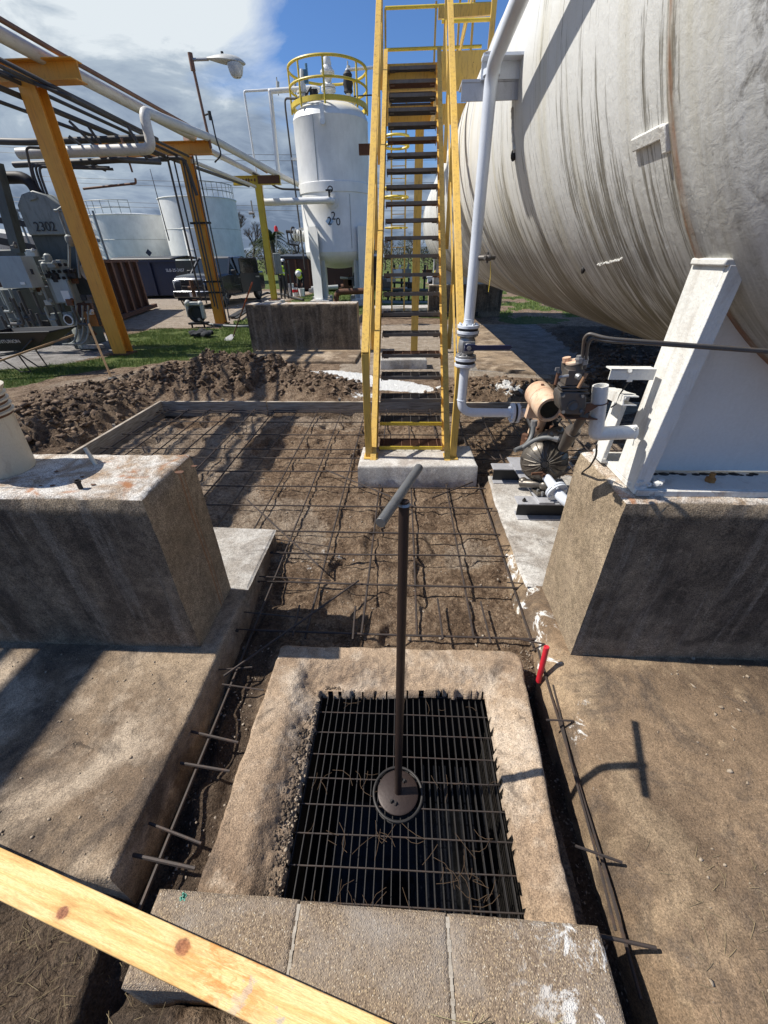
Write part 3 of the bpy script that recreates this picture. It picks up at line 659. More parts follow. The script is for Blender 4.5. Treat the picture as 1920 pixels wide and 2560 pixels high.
# ---------------------------------------------------------------- slabs, curb, stones
def slab_bm(poly, z0, z1, jit=.006, inset=.012, step=.03, seed=0, rows_=None):
    """irregular cast slab: jittered outline, worn arris"""
    pts = []; n = len(poly)
    for i in range(n):
        a, b = V((*poly[i], 0)), V((*poly[(i + 1) % n], 0)); k = max(1, int((b - a).length / step))
        for j in range(k): pts.append(a.lerp(b, j / k))
    m = len(pts); mb = MB(); rows = []
    cen = sum(pts, V()) / m
    for lvl, (ins, z) in enumerate(rows_ or ((-.012, z0), (-.004, z1 - inset * 1.6), (.003, z1 - inset * .5), (inset, z1 - .001), (inset * 2.4, z1))):
        row = []
        for i, p in enumerate(pts):
            t = (pts[(i + 2) % m] - pts[i - 2]).normalized(); nr = V((t.y, -t.x, 0))
            w = (mnoise.noise(V((p.x * 7, p.y * 7, seed))) * .9 + mnoise.noise(V((p.x * 31, p.y * 31, seed + z * 20))) * .5) * jit
            row.append(mb.bm.verts.new((p.x - nr.x * (ins + w), p.y - nr.y * (ins + w), z)))
        rows.append(row)
    for a, b in zip(rows, rows[1:]):
        for i in range(m): mb.bm.faces.new((a[i], a[(i + 1) % m], b[(i + 1) % m], b[i]))
    es = []
    top = rows[-1]
    for i in range(m):
        e = mb.bm.edges.get((top[i], top[(i + 1) % m])); es.append(e)
    bmesh.ops.triangle_fill(mb.bm, edges=es, use_beauty=True)
    return mb
tag(slab_bm([(-4.4, .425), (-.955, .425), (-.945, 1.0), (-.955, 2.42), (-1.75, 2.46), (-1.8, 1.9), (-4.4, 1.9)], -.12, .12, .007, seed=1).build('concrete_slab', MT['slab'], loc=(-2, 1.2, 0)),
    'brown weathered slab under the left pier beside the wooden plank', 'slab')
tag(slab_bm([(.775, .10), (4.6, .10), (4.6, 3.4), (.80, 3.36), (.775, 2.9), (.765, 2.3), (.76, 1.5)], -.16, .12, .010, seed=4, rows_=((-.045, -.16), (-.030, -.02), (-.012, .03), (.030, .098), (.048, .113), (.075, .12))).build('concrete_slab', MT['slabsplash'], loc=(2, 1.2, 0)),
    'stained brown slab right of the sump with the T shaped shadow across it', 'slab')
pb = slab_bm([(-1.6, 1.80), (-.952, 1.80), (-.952, 2.43), (-1.6, 2.46)], .118, .126, .004, .004, seed=7)
tag(pb.build('screed_patch', MT['slabwhite'], loc=(-1.3, 2.1, .12)), 'pale sunlit concrete ledge behind the left pier', 'slab')
pb = slab_bm([(.785, 1.88), (1.9, 1.88), (1.9, 3.34), (.81, 3.34), (.785, 2.9)], .118, .127, .006, .004, seed=9)
tag(pb.build('screed_patch', MT['slabwhite'], loc=(1.3, 2.5, .12)), 'whitish concrete ledge under the pump channels', 'slab')
# sump curb: one cast ring with rounded shoulders sloping in to the grate
hx0, hx1, hy0, hy1 = -.395, .425, .385, 1.185
xs = np.arange(-.72, .735, .0085); ys = np.arange(.36, 1.47, .0085); CX, CY = np.meshgrid(xs, ys)
cw = fbm(CX * 9, CY * 9, 4, 2) - .5; cw2 = fbm(CX * 45, CY * 45, 3, 6) - .5
ox0, ox1, oy1 = -.665 + (1.4 - CY) * -.02, .655 - (1.4 - CY) * .07, 1.425
do = np.minimum(np.minimum(CX - ox0, ox1 - CX), oy1 - CY)
cr = np.hypot(np.clip(CX - (ox1 - .09), 0, 9), np.clip(CY - (oy1 - .09), 0, 9)); do = np.where((CX > ox1 - .09) & (CY > oy1 - .09), .09 - cr, do)
cl = np.hypot(np.clip((ox0 + .05) - CX, 0, 9), np.clip(CY - (oy1 - .05), 0, 9)); do = np.where((CX < ox0 + .05) & (CY > oy1 - .05), .05 - cl, do)
do = do + cw * .022
di = np.maximum(np.maximum(hx0 - CX, CX - hx1), np.maximum(hy0 - CY, CY - hy1)) + cw2 * .022 + cw * .018
CZ = .105 * sstep(.0, .035, do) + cw * .004 + cw2 * .006
CZ = CZ - (.075 - cw * .015) * (1 - sstep(.0, .14, di)) * (.55 + .45 * sstep(-.1, .3, -CX + .1))
CZ = np.where(do < .0, -.16, CZ)
rub = (CX < -.36) & (di < .09); CZ += rub * (ridg(CX * 55, CY * 55, 3, 9) - .45) * .007
ci = np.arange(CX.size).reshape(CX.shape); hole = di < 0; keepq = ~(hole[:-1, :-1] & hole[1:, 1:] & hole[:-1, 1:] & hole[1:, :-1]) & ~((do[:-1, :-1] < -.02) & (do[1:, 1:] < -.02))
FQ = np.stack([ci[:-1, :-1], ci[:-1, 1:], ci[1:, 1:], ci[1:, :-1]], -1)[keepq]
CZ = np.where(di < -.002, CZ - .05, CZ)
used = np.unique(FQ); rem = -np.ones(CX.size, int); rem[used] = np.arange(len(used))
curb = np_mesh('sump_curb', np.stack([CX, CY, CZ], -1).reshape(-1, 3)[used], rem[FQ], MT['curb'], True)
tag(curb, 'worn brown concrete curb with rounded shoulders framing the floor grate', 'curb')
mb = MB(); 
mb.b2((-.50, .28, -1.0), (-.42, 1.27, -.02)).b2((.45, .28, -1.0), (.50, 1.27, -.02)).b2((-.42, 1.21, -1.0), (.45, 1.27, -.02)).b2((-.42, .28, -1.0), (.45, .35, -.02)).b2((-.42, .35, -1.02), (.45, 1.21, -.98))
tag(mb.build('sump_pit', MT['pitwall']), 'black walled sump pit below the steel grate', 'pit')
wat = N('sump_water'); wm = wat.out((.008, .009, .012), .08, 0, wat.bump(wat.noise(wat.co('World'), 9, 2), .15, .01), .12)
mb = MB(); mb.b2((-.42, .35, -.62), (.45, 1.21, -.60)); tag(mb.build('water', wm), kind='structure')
mb = MB()  # inner baffle step glimpsed through the bars
mb.b2((-.10, .36, -.6), (-.04, .8, -.34)); 
mb.bm.free()
# kerb stones
for i, (x0, x1, y0, y1, lab) in enumerate(((-.738, -.300, .19, .378, 'exposed aggregate kerb stone with a green paint dab, partly under the wooden plank'),
                                    (-.291, .146, -.05, .366, 'middle exposed aggregate kerb stone in front of the floor grate'),
                                    (.155, .585, -.05, .356, 'exposed aggregate kerb stone with scuffed white corner, right end of the row'))):
    mb = slab_bm([(x0, y0), (x1, y0), (x1, y1), (x0, y1 + .008)], -.14, .2, .0022, .006, .02, seed=20 + i)
    st = mb.build('kerb_stone', MT['aggregate'], loc=((x0 + x1) / 2, y0, 0)); tag(st, lab, 'kerb stone', 'kerb stones in a row in front of the grate')
    if i < 2:
        mj = MB(); xj = x1 + .0045; ys_ = [max(y0, .0) + k * .012 for k in range(40) if max(y0, .0) + k * .012 < y1 - .002]
        for a, b in zip(ys_, ys_[1:]): mj.b2((xj - .0025 - random.random() * .004, a, .12), (xj + .0025 + random.random() * .004, b, .1965 + random.random() * .0035))
        mj.build('mortar_joint', m_paint('mortar%d' % i, (.40, .355, .29), (.16, .125, .09), amt=.9, rough=.9, sc=30), st)
    if i == 0:
        mk = MB(); c = gz(398, 1935, .2005)
        for k in range(22):
            a = random.random() * 6.28; r = random.random() ** .8 * .011; mk.cyl((c.x + r * math.cos(a), c.y + r * .9 * math.sin(a) - .002, .2), (c.x + r * math.cos(a), c.y + r * .9 * math.sin(a) - .002, .2012), .0012 + random.random() * .0022, 7)
        mk.build('paint_dab', m_plain('green_marking_paint', (.08, .36, .26), .6), st)
# straw, dead grass and chips at the camera's feet
mb = MB(); random.seed(77)
for k in range(260):
    x = random.choice([random.uniform(-1.3, -.62), random.uniform(-1.3, -.62), random.uniform(.85, 1.5)]); y = random.uniform(.12, .40) if x < 0 else random.uniform(.15, .6)
    z = (ground_z(x, y) + .008) if x < 0 else .124; a = random.random() * 6.28; l = random.uniform(.006, .028); d_ = V((math.cos(a), math.sin(a), random.uniform(-.1, .35)))
    c = V((x, y, z)); mb.tube([c - d_ * l, c + V((0, 0, .002)), c + d_ * l], .0007, 3, False)
tag(mb.build('straw', m_plain('straw', (.26, .20, .11), .9)), 'short bits of dry straw scattered on the dirt at the photographer feet', 'straw', kind='stuff')
mb = MB()
for k in range(26):
    x = random.choice([.18, .24, .32, .41, .45]) + random.gauss(0, .012); c = V((x, .150 + random.random() * .015, .196)); mb.tube([c, c + V((random.gauss(0, .01), random.random() * .012, .012)), c + V((random.gauss(0, .02), random.random() * .02, .02 + random.random() * .02))], .0009, 4, False)
tag(mb.build('dry_grass', m_plain('dry_grass', (.42, .36, .20), .9)), 'dry grass stalks poking up at the near edge of the kerb stones', 'grass', kind='stuff')
sp = []; sz_ = []
for k in range(1500):
    x = random.uniform(.86, 2.6); y = random.uniform(.1, 3.2) ** 1.0; 
    if mnoise.noise(V((x * 1.8, y * 1.8, 3))) < .05 and y > .7: continue
    s = .0018 + .009 * random.random() ** 5; sp.append((x, y, .121 + s * .2)); sz_.append(s)
for k in range(500): x = random.uniform(-3, -1.0); y = random.uniform(.45, 1.34); s = .0018 + .006 * random.random() ** 5; sp.append((x, y, .121 + s * .2)); sz_.append(s)
for k in range(420): x = random.uniform(-.45, -.385); y = random.uniform(.40, 1.15); s = .0015 + .006 * random.random() ** 3; sp.append((x, y, .034 + s * .3)); sz_.append(s)
sp2 = []; sz2 = []
for k in range(1500): y = random.uniform(.39, 1.17); x = -.40 - abs(random.gauss(0, .035)) - .02 * (mnoise.noise(V((y * 9, 1, 1))) + .3); s = .002 + .007 * random.random() ** 2.5; sp2.append((x, y, .026 + max(0, -.40 - x) * .45 + s * .3)); sz2.append(s)
for k in range(500): x = random.uniform(-.38, .42); y = 1.19 + abs(random.gauss(0, .015)); s = .002 + .005 * random.random() ** 2.5; sp2.append((x, y, .028 + s * .3)); sz2.append(s)
clods('mud_crumbs', sp2, sz2, m_paint('dark_mud', (.085, .060, .040), (.03, .022, .016), amt=.6, rough=.9, sc=40, alt=(.15, .11, .075)), 'dark dirt crumbs caked along the inner edge of the sump curb', 'mud')
clods('slab_chips', sp, sz_, m_paint('chip', (.24, .18, .12), (.08, .06, .045), amt=.6, rough=.9, sc=40, alt=(.40, .33, .25)), 'small chips, dry mud crumbs and shell bits lying on the slabs', 'chips')
# the pine board lying over the corner
p0 = gz(0, 1945, .262); p1 = gz(850, 2212, .262); q0 = gz(0, 1830, .262)
dirb = (p1 - q0).normalized(); nb = V((-dirb.y, dirb.x, 0)); wd = (q0 - p0).dot(nb)
mb = MB(); a0 = -.65; a1 = 1.35
cpos = p0 + nb * wd / 2; L_ = 2.6; cc_ = cpos + dirb * .9
pc = V((cc_.x - dirb.x * .2, cc_.y - dirb.y * .2, 0)); kk = []
for kx_, ky_, kr_ in ((135, 1972, .0165), (395, 2046, .0195), (500, 2090, 0)):
    w_ = gz(kx_, ky_, .262) - pc; kk.append((w_.dot(dirb), w_.dot(nb), kr_))
MT['wood'] = m_wood(kk[:2], kk[2][0], kk[2][1])
pk = MB(); pk.box((0, 0, 0), (L_, wd, .038)); o = pk.build('wooden_plank', MT['wood'], bevel=.003)
o.location = (cc_.x - dirb.x * .2, cc_.y - dirb.y * .2, .262 - .019); o.rotation_euler = (0, 0, math.atan2(dirb.y, dirb.x)); ROOT[o.name] = Matrix.Identity(4)
tag(o, 'fresh yellow pine board with two brown knots lying across the near left corner', 'plank')
# dead roots and straw scattered on the grate
mb = MB()
for k in range(70):
    if k < 16: c = V((.26 + random.gauss(0, .045), .50 + random.gauss(0, .03), .012 + random.random() * .018))
    elif k < 75: c = V((random.uniform(-.36, .40), random.choice([.41, .6, .8, 1.13]) + random.gauss(0, .02), .014 + random.random() * .006))
    else: c = V((.37 + random.gauss(0, .02), random.uniform(.45, 1.0), .015 + random.random() * .012))
    a = random.random() * 6.28; l = random.uniform(.015, .06); d1 = V((math.cos(a), math.sin(a), random.uniform(-.25, .25))); cv_ = V((-d1.y, d1.x, .2)) * random.uniform(-.4, .4)
    mb.tube([c - d1 * l, c - d1 * l * .3 + cv_ * l, c + d1 * l * .4 + cv_ * l, c + d1 * l], .0009, 4, False)
tag(mb.build('dead_roots', m_plain('root', (.085, .052, .028), .9)), 'tangle of dead brown roots and straw lying on the grate', 'roots', kind='stuff')
# ---------------------------------------------------------------- floor grate and the T-handled pole
gr = thing('floor_grate', (.015, .8, 0), 'rusty steel bar grate covering the dark sump between the kerb stones and curb', 'grate')
mb = MB(); nb_ = 29
for k in range(nb_):
    x = -.415 + .85 * k / (nb_ - 1); w = random.uniform(-.002, .002)
    mb.beam((x + w, .36, -.013), (x - w, 1.225, -.013), .0032, .026)
mb.build('bearing_bars', MT['blackiron'], gr, smooth=0)
mb = MB(); random.seed(3)
for k in range(9):
    y = .42 + k * .096; mb.tube([(-.42, y, .0), (-.1, y + .001, .001), (.2, y - .001, .001), (.445, y, .0)], .0027, 6)
mb.build('cross_rods', MT['rebar'], gr)
mb = MB(); mb.ring((0, .757, .006), .098, .0055, n=40); mb.ring((0, .757, -.012), .098, .005, n=40); mb.build('rim_ring', MT['blackiron'], gr)
T_ = thing('valve_key', (0, .757, 0), 'rusty T handled steel pole standing upright on a round disc in the grate', 'T handle')
mb = MB(); mb.lathe([(0, -.006), (.078, -.006), (.082, -.002), (.082, .006), (.076, .009), (0, .009)], (0, .757, .012), 36); mb.build('disc', MT['polerust'], T_)
mb = MB()
for a in (1.0, 4.1, 4.5, 1.35): c = V((.045 * math.cos(a), .757 + .045 * math.sin(a), .024)); mb.cyl(c, c + V((0, 0, .008)), .0045, 6).box(c + V((0, 0, .002)), (.015, .006, .004), a)
mb.build('wing_bolt', MT['blackiron'], T_)
mb = MB(); TB0 = V((0, .757, .018)); TT0 = at(873, 1082, .90); mb.tube([TB0, TB0.lerp(TT0, .4), TB0.lerp(TT0, .7), TT0], .0145, 16); mb.build('pole', MT['polerust'], T_)
mb = MB(); mb.lathe([(.0145, 0), (.018, .003), (.014, .012)], TT0 - V((0, 0, .014)), 14); mb.build('weld_bead', MT['galv'], T_)
mb = MB(); e1 = gz(905, 1010, TT0.z + .008); e2 = gz(822, 1130, TT0.z + .008); ax = (e1 - e2).normalized()
mb.tube([e2, e1], .0130, 18); mb.build('handle', MT['dullsteel'], T_, bevel=.001)

# ---------------------------------------------------------------- concrete piers
def pier(x0, x1, y0, y1, z1, mat, label, seed, ch=.02, group='saddle piers'):
    cx_, cy_ = (x0 + x1) / 2, (y0 + y1) / 2
    mb = MB(); nz = 26; nsx = 60; nsy = 14; rows = []
    def outline(ins):
        pts = []
        a0, a1, b0, b1 = x0 + ins, x1 - ins, y0 + ins, y1 - ins
        for k in range(nsx): pts.append((a0 + (a1 - a0) * k / nsx, b0, 0, -1))
        for k in range(nsy): pts.append((a1, b0 + (b1 - b0) * k / nsy, 1, 0))
        for k in range(nsx): pts.append((a1 - (a1 - a0) * k / nsx, b1, 0, 1))
        for k in range(nsy): pts.append((a0, b1 - (b1 - b0) * k / nsy, -1, 0))
        return pts
    lv = [(z1 * k / nz * .975 - .05, 0) for k in range(nz + 1)] + [(z1 - ch * .45, ch * .25), (z1 - ch * .12, ch * .6), (z1, ch)]
    for z, ins in lv:
        row = []
        for x, y, ax_, ay_ in outline(ins):
            w = mnoise.noise(V((x * 3, y * 3, z * 3 + seed))) * .005 + mnoise.noise(V((x * 14, y * 14, z * 14 + seed))) * .003
            if z > z1 - .05: w += max(0, mnoise.noise(V((x * 22, y * 22, seed)))) * -.012
            row.append(mb.bm.verts.new((x + ax_ * w, y + ay_ * w, z + (w * .5 if z > z1 - .06 else 0))))
        rows.append(row)
    for a, b in zip(rows, rows[1:]):
        for k in range(len(a)): mb.bm.faces.new((a[k], a[(k + 1) % len(a)], b[(k + 1) % len(a)], b[k]))
    m = len(rows[-1]); es = [mb.bm.edges.get((rows[-1][k], rows[-1][(k + 1) % m])) for k in range(m)]
    bmesh.ops.triangle_fill(mb.bm, edges=es, use_beauty=True)
    o = mb.build('concrete_pier', mat, loc=(cx_, cy_, 0)); return tag(o, label, 'pier', group)
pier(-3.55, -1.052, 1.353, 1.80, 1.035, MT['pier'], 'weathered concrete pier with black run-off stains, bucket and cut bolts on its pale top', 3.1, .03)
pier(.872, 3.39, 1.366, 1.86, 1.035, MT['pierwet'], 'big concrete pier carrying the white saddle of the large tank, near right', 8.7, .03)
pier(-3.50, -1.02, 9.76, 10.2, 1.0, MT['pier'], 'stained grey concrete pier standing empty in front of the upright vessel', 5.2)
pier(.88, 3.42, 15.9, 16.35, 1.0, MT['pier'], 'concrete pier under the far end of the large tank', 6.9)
# bits on the left pier top
for (dx, dy, l, lab) in ((207, 1003, V((-.035, .02, .075)), 'cut off pipe stub standing on the pale top of the left pier, farther one'), (175, 1222 / 1.1573 - .5, V((0, 0, .04)), 'rusty anchor bolt sticking up near the front edge of the left pier')):
    c = gz(dx, dy, 1.035); mb = MB(); mb.cyl(c - V((0, 0, .01)), c + l, .0095, 12)
    if l.z < .05: mb.cyl(c + l - V((0, 0, .012)), c + l, .013, 6)
    tag(mb.build('anchor_bolt', MT['bucket'] if l.z > .05 else MT['blackiron'], loc=c), lab, 'bolt')
for dx, dy, rx in ((388, 1020 + 162 - 162, .016), (420, 1007, .011), (122, 1018, .007), (177, 1030, .0075), (113, 1049, .0085), (201, 1047, .008), (88, 1049, .005)):
    c = gz(dx, dy, 1.0372); mb = MB(); pts = [(rx * 1.3 * math.cos(a) * (1 + .25 * math.sin(3 * a + dx)), rx * .9 * math.sin(a)) for a in [k * .5236 for k in range(12)]]
    mb.prism(pts, c, (1, 0, 0), (0, 1, 0), (0, 0, .0015)); tag(mb.build('rust_scab', MT['rust'], loc=c), 'dark rust scab of a cut bolt on the top of the left pier', 'bolt stub', 'cut bolt stubs on the left pier')
# dirty bucket
bk = thing('plastic_bucket', (-1.80, 1.60, 1.03), 'dirty white plastic bucket with brown ribs standing on the left pier', 'bucket')
mb = MB(); BX = -1.85; pr = [(0, 0), (.118, 0), (.123, .01), (.133, .25)]
for k in range(4): z = .262 + k * .024; pr += [(.136, z), (.146, z + .003), (.147, z + .010), (.136, z + .013)]
pr += [(.150, .368), (.152, .376), (.146, .378), (.138, .36), (.118, .02), (0, .015)]
mb.lathe(pr, (BX, 1.60, 1.034), 40); mb.build('bucket_body', MT['bucket'], bk)
for k in range(4): z = .262 + k * .024; MB().lathe([(.137, z - .009), (.1385, z - .004), (.1385, z), (.137, z + .001)], (BX, 1.60, 1.034), 40).build('dirt_ring', MT['rust'], bk)
mb = MB(); mb.tube([(-1.702, 1.55, 1.36), (-1.695, 1.50, 1.33), (-1.71, 1.46, 1.27), (-1.77, 1.44, 1.22), (-1.87, 1.44, 1.21)], .0022, 6); mb.build('wire_handle', MT['blackiron'], bk)

# ---------------------------------------------------------------- form boards, footings
def board(p, q, z0, z1, t, label, n='form_board'):
    mb = MB(); p, q = V(p), V(q); mb.beam((p.x, p.y, (z0 + z1) / 2), (q.x, q.y, (z0 + z1) / 2), t, z1 - z0)
    return tag(mb.build(n, MT['formwood'], loc=(p.x, p.y, 0), bevel=.002), label, 'form board', 'timber form boards round the excavation')
board((-3.53, 1.9), (-3.50, 5.62), -.10, .13, .038, 'long weathered form board along the left side of the rebar bed')
board((-3.50, 5.60), (-1.95, 5.60), -.09, .125, .038, 'form board at the back left corner of the rebar bed beside the clay heap')
board((-1.94, 5.61), (.55, 5.60), -.09, .118, .038, 'form board across the back of the rebar bed behind the stair foot')
board((.56, 5.60), (3.3, 5.58), -.09, .108, .038, 'darker form board at the back right behind the white elbow pipe')
for k, (x, y) in enumerate(((-3.57, 3.1), (-3.56, 4.6), (-2.6, 5.66), (-.9, 5.67), (1.5, 5.66))):
    mb = MB(); mb.beam((x, y, -.1), (x, y, .15), .035, .02, (0, 1, 0)); tag(mb.build('wooden_stake', MT['formwood'], loc=(x, y, 0)), 'short wooden stake driven behind the form boards', 'stake', 'stakes holding the form boards')
mb = slab_bm([(-.405, 3.33), (.70, 3.37), (.69, 3.83), (-.395, 3.79)], -.05, .215, .004, .012, seed=31)
tag(mb.build('stair_footing', MT['footing'], loc=(.15, 3.5, 0)), 'grey concrete footing block under the foot of the yellow stair', 'footing')
mb = slab_bm([(-.42, 8.05), (.46, 8.1), (.45, 8.5), (-.44, 8.45)], -.05, .17, .004, .015, seed=33)
tag(mb.build('concrete_block', MT['slabwhite'], loc=(0, 8.2, 0)), 'low pale concrete block on the sand seen behind the stair treads', 'block')
mb = slab_bm([(-3.45, 8.62), (-.98, 8.55), (-.93, 9.74), (-3.4, 9.76)], -.06, .05, .01, .012, seed=35)
tag(mb.build('concrete_slab', MT['slab'], loc=(-2.2, 9, 0)), 'low sunlit slab in front of the empty pier with rail shadows on it', 'slab')
mb = slab_bm([(1.45, 8.05), (2.42, 7.6), (2.46, 13.6), (1.42, 13.6)], -.05, .035, .01, .012, seed=36)
tag(mb.build('concrete_slab', MT['slab'], loc=(2, 10, 0)), 'dusty strip of slab running back beside the tank shadow', 'slab')

# ---------------------------------------------------------------- reinforcement
def rebar(pts, r, label, group, mat='rebar', bend=.0, wav=.004):
    pts = [V(p) for p in pts]; out = []
    for a, b in zip(pts, pts[1:]):
        k = max(1, int((b - a).length / .25))
        for j in range(k): out.append(a.lerp(b, j / k))
    out.append(pts[-1]); s = random.random() * 99
    if len(out) > 3: out = [p + V((mnoise.noise(V((i * .35, s, 0))) * wav, mnoise.noise(V((i * .35, s, 5))) * wav, mnoise.noise(V((i * .5, s, 9))) * wav)) for i, p in enumerate(out)]
    o = MB().tube(out, r, 6).build('rebar', MT[mat], loc=pts[0]); return tag(o, label, 'rebar', group)
LG = 'rebars of the tied grid running toward the stair'
for k in range(14):
    LB = 'long rusty rebar running toward the back form board, %s from the right slab' % ORD[k]
    x = .735 - .318 * k; y0 = 1.46 if x > -.7 else (.33 if x > -.9 else 2.52)
    if x < -.9: y0 = 2.5 + random.uniform(0, .1)
    if -.7 < x < .7: y0 = 1.50 + random.random() * .05
    if x < -3.5: continue
    rebar([(x, y0, .026), (x + random.uniform(-.02, .02), 3.4, .028), (x + random.uniform(-.03, .03), 5.54, .028)], .0072, LB, LG)
for k, x in enumerate((1.05, 1.38, 1.7, 2.02, 2.34)): rebar([(x, 3.42, .045), (x, 5.54, .045)], .007, 'rebar behind the pump running to the back form board, %s from the stair' % ORD[k], LG)
CG = 'rebars of the tied grid lying crosswise'
for k_, y in enumerate((5.44, 5.36, 4.99, 4.55, 4.12, 3.83, 3.52, 3.25, 2.90, 2.54, 2.27, 1.95, 1.535)):
    CB = 'crosswise rusty rebar in the tied grid, %s counting from the back form board' % ORD[k_]
    x0, x1 = -3.46, 2.9
    if y < 3.4: x1 = .775
    if y < 2.45: x0 = -.93
    if 3.35 < y < 3.85:
        rebar([(x0, y, .06), (-.43, y + .01, .06)], .0065, CB, CG); rebar([(.72, y, .06), (x1, y + .01, .06)], .0065, 'crosswise rebar piece right of the stair footing, %s from the back board' % ORD[k_], CG); continue
    rebar([(x0, y, .041), (-1, y + random.uniform(-.015, .015), .041), (x1, y + random.uniform(-.02, .02), .042)], .0065, CB, CG)
dow = [  # (px, py, px, py, z, radius): stub bars drilled into the slab edges
    (400, 1577, 515, 1604, .05, .009), (390, 1648, 497, 1666, .05, .009), (322, 1778, 435, 1822, .05, .008), (280, 1845, 422, 1876, .05, .010),
    (480, 1478, 570, 1491, .05, .006), (468, 1447, 545, 1441, .05, .006), (527, 1322, 655, 1334, .06, .006), (560, 1245, 715, 1254, .06, .006), (596, 1165, 720, 1182, .07, .006), (598, 1193, 780, 1199, .07, .006),
    (1060, 1104, 1178, 1107, .08, .006), (1078, 1180, 1202, 1172, .08, .006), (1080, 1188, 1190, 1190, .07, .006), (1095, 1258, 1232, 1267, .08, .006), (1120, 1380, 1270 - 92, 1392, .08, .007),
    (1180, 1555, 1238, 1557, .09, .007), (1243, 1827, 1344, 1863, .10, .007), (1290, 2020, 1418, 2048, .11, .008)]
for i, (a, b, c, e, z, r) in enumerate(dow):
    p, q = gz(a, b, z), gz(c, e, z)
    nr_ = ORD[sorted(range(10), key=lambda q: -dow[q][1]).index(i)] if i < 10 else ORD[sorted(range(10, 18), key=lambda q: -dow[q][1]).index(i)]
    lab, grp = (('short ribbed dowel bar at the left slab edge, %s counting from the kerb stones' % nr_, 'dowels from the left slab edge') if i < 10 else ('short rusty dowel bar at the right slab edge, %s counting from the kerb stones' % nr_, 'dowels from the right slab edge'))
    rebar([p, q], r * .68, lab, grp)
rebar([gz(1238, 1557, .09), gz(1225, 1585, .0)], .006, 'bent end of rebar dropping into the right hand trench', None)
rebar([gz(1160, 1400, .04), gz(1190, 1505, .035), gz(1250, 1700, .03), gz(1312, 1900, .02), gz(1385, 2160, .0)], .006, 'long black rebar lying along the right hand trench, nearer the slab', None)
rebar([gz(1195, 1480, .05), gz(1232, 1640, .045), gz(1290, 1850, .03), gz(1330, 2010, .02)], .005, 'second thinner rebar lying alongside in the right hand trench', None)
for (a, b, c, e), lab in zip(((618, 1249, 796, 1415), (897, 1451, 560, 1690), (815, 1175, 1042, 1268), (1182, 1205, 1080, 1245), (1190, 1110, 1240, 1150)),
        ('loose rebar lying diagonally over the grid behind the pale ledge', 'loose rebar lying diagonally over the grid toward the left trench', 'loose rebar lying diagonally in front of the stair footing, left', 'short loose rebar lying diagonally right of the stair footing', 'short loose rebar near the pump channels')):
    rebar([gz(a / S_, b / S_, .075), gz(c / S_, e / S_, .07)], .0065, lab, None)
for i, (x, y0, y1) in enumerate(((-.60, 1.50, 1.72), (-.26 + .0, 1.48, 1.72), (.24, 1.50, 1.80), (.50, 1.48, 1.78))):
    rebar([(x, y0, .06), (x - .01, y1, .07)], .006, 'short rebar offcut just behind the sump curb, %s from the left' % ORD[i], 'short bars behind the sump curb')
cp = thing('red_plastic_tube', gz(1165, 1463, .02), 'bright red plastic tube cap over a rebar end by the right trench', 'rebar cap')
p = gz(1165, 1463, .02); q = at(1181, 1398, p.y + .02)
mb = MB(); dd = (q - p).normalized(); mb.tube([p - dd * .03, p + dd * .02, q], .0135, 16, True); mb.build('cap_tube', MT['redcap'], cp)
mb = MB(); mb.ring(q, .0105, .0035, dd, 18, 6); mb.build('cap_lip', MT['redcap'], cp)

# ---------------------------------------------------------------- the yellow stair
ZS = lambda y: .259 + (y - 3.7) * .91759
st = thing('yellow_stair', (.08, 3.6, .21), 'tall yellow steel stair with dark grating treads rising to the tank walkway', 'stair')
ang = math.atan(.91759); YT = 7.80
for sgn, xo, nm in ((-1, -.262, 'L'), (1, .432, 'R')):
    mb = MB(); a = V((xo, 3.50, ZS(3.50) + .02)); b = V((xo, YT + .05, ZS(YT + .05) + .02)); u = V((0, -math.sin(ang), math.cos(ang)))
    mb.channel(a + V((sgn * .01, 0, 0)), b + V((sgn * .01, 0, 0)), .055, .22, -1 if sgn > 0 else -1, .009, u) if sgn < 0 else mb.channel(a, b, .055, .22, 1, .009, u)
    mb.build('stringer', MT['yellow'], st, bevel=.0015)
    xr = xo + sgn * .055
    mb = MB(); mb.beam((xr, 3.545, .215), (xr, 3.545, 1.165), .062, .050, (0, 1, 0)); mb.build('rail_post', MT['yellow'], st, bevel=.003)
    mb = MB(); mb.beam((xr, 3.535, 1.16), (xr, YT + .2, 1.16 + (YT + .2 - 3.535) * .91759), .062, .045); mb.build('handrail', MT['yellow'], st, bevel=.003)
    mb = MB(); mb.beam((xr, 3.56, .68), (xr, YT, .68 + (YT - 3.56) * .91759), .012, .05); mb.build('mid_rail', MT['yellow'], st)
    for k in range(1, 5):
        y = 3.56 + k * .98; z = 1.16 + (y - 3.535) * .91759; mb = MB(); mb.beam((xr, y, ZS(y) - .02), (xr, y, z), .045, .010, (0, 1, 0)); mb.build('rail_post', MT['yellow'], st)
    mb = MB(); mb.box((xr - sgn * .02, 3.55, .220), (.13, .14, .010)); mb.build('base_plate', MT['yellow'], st)
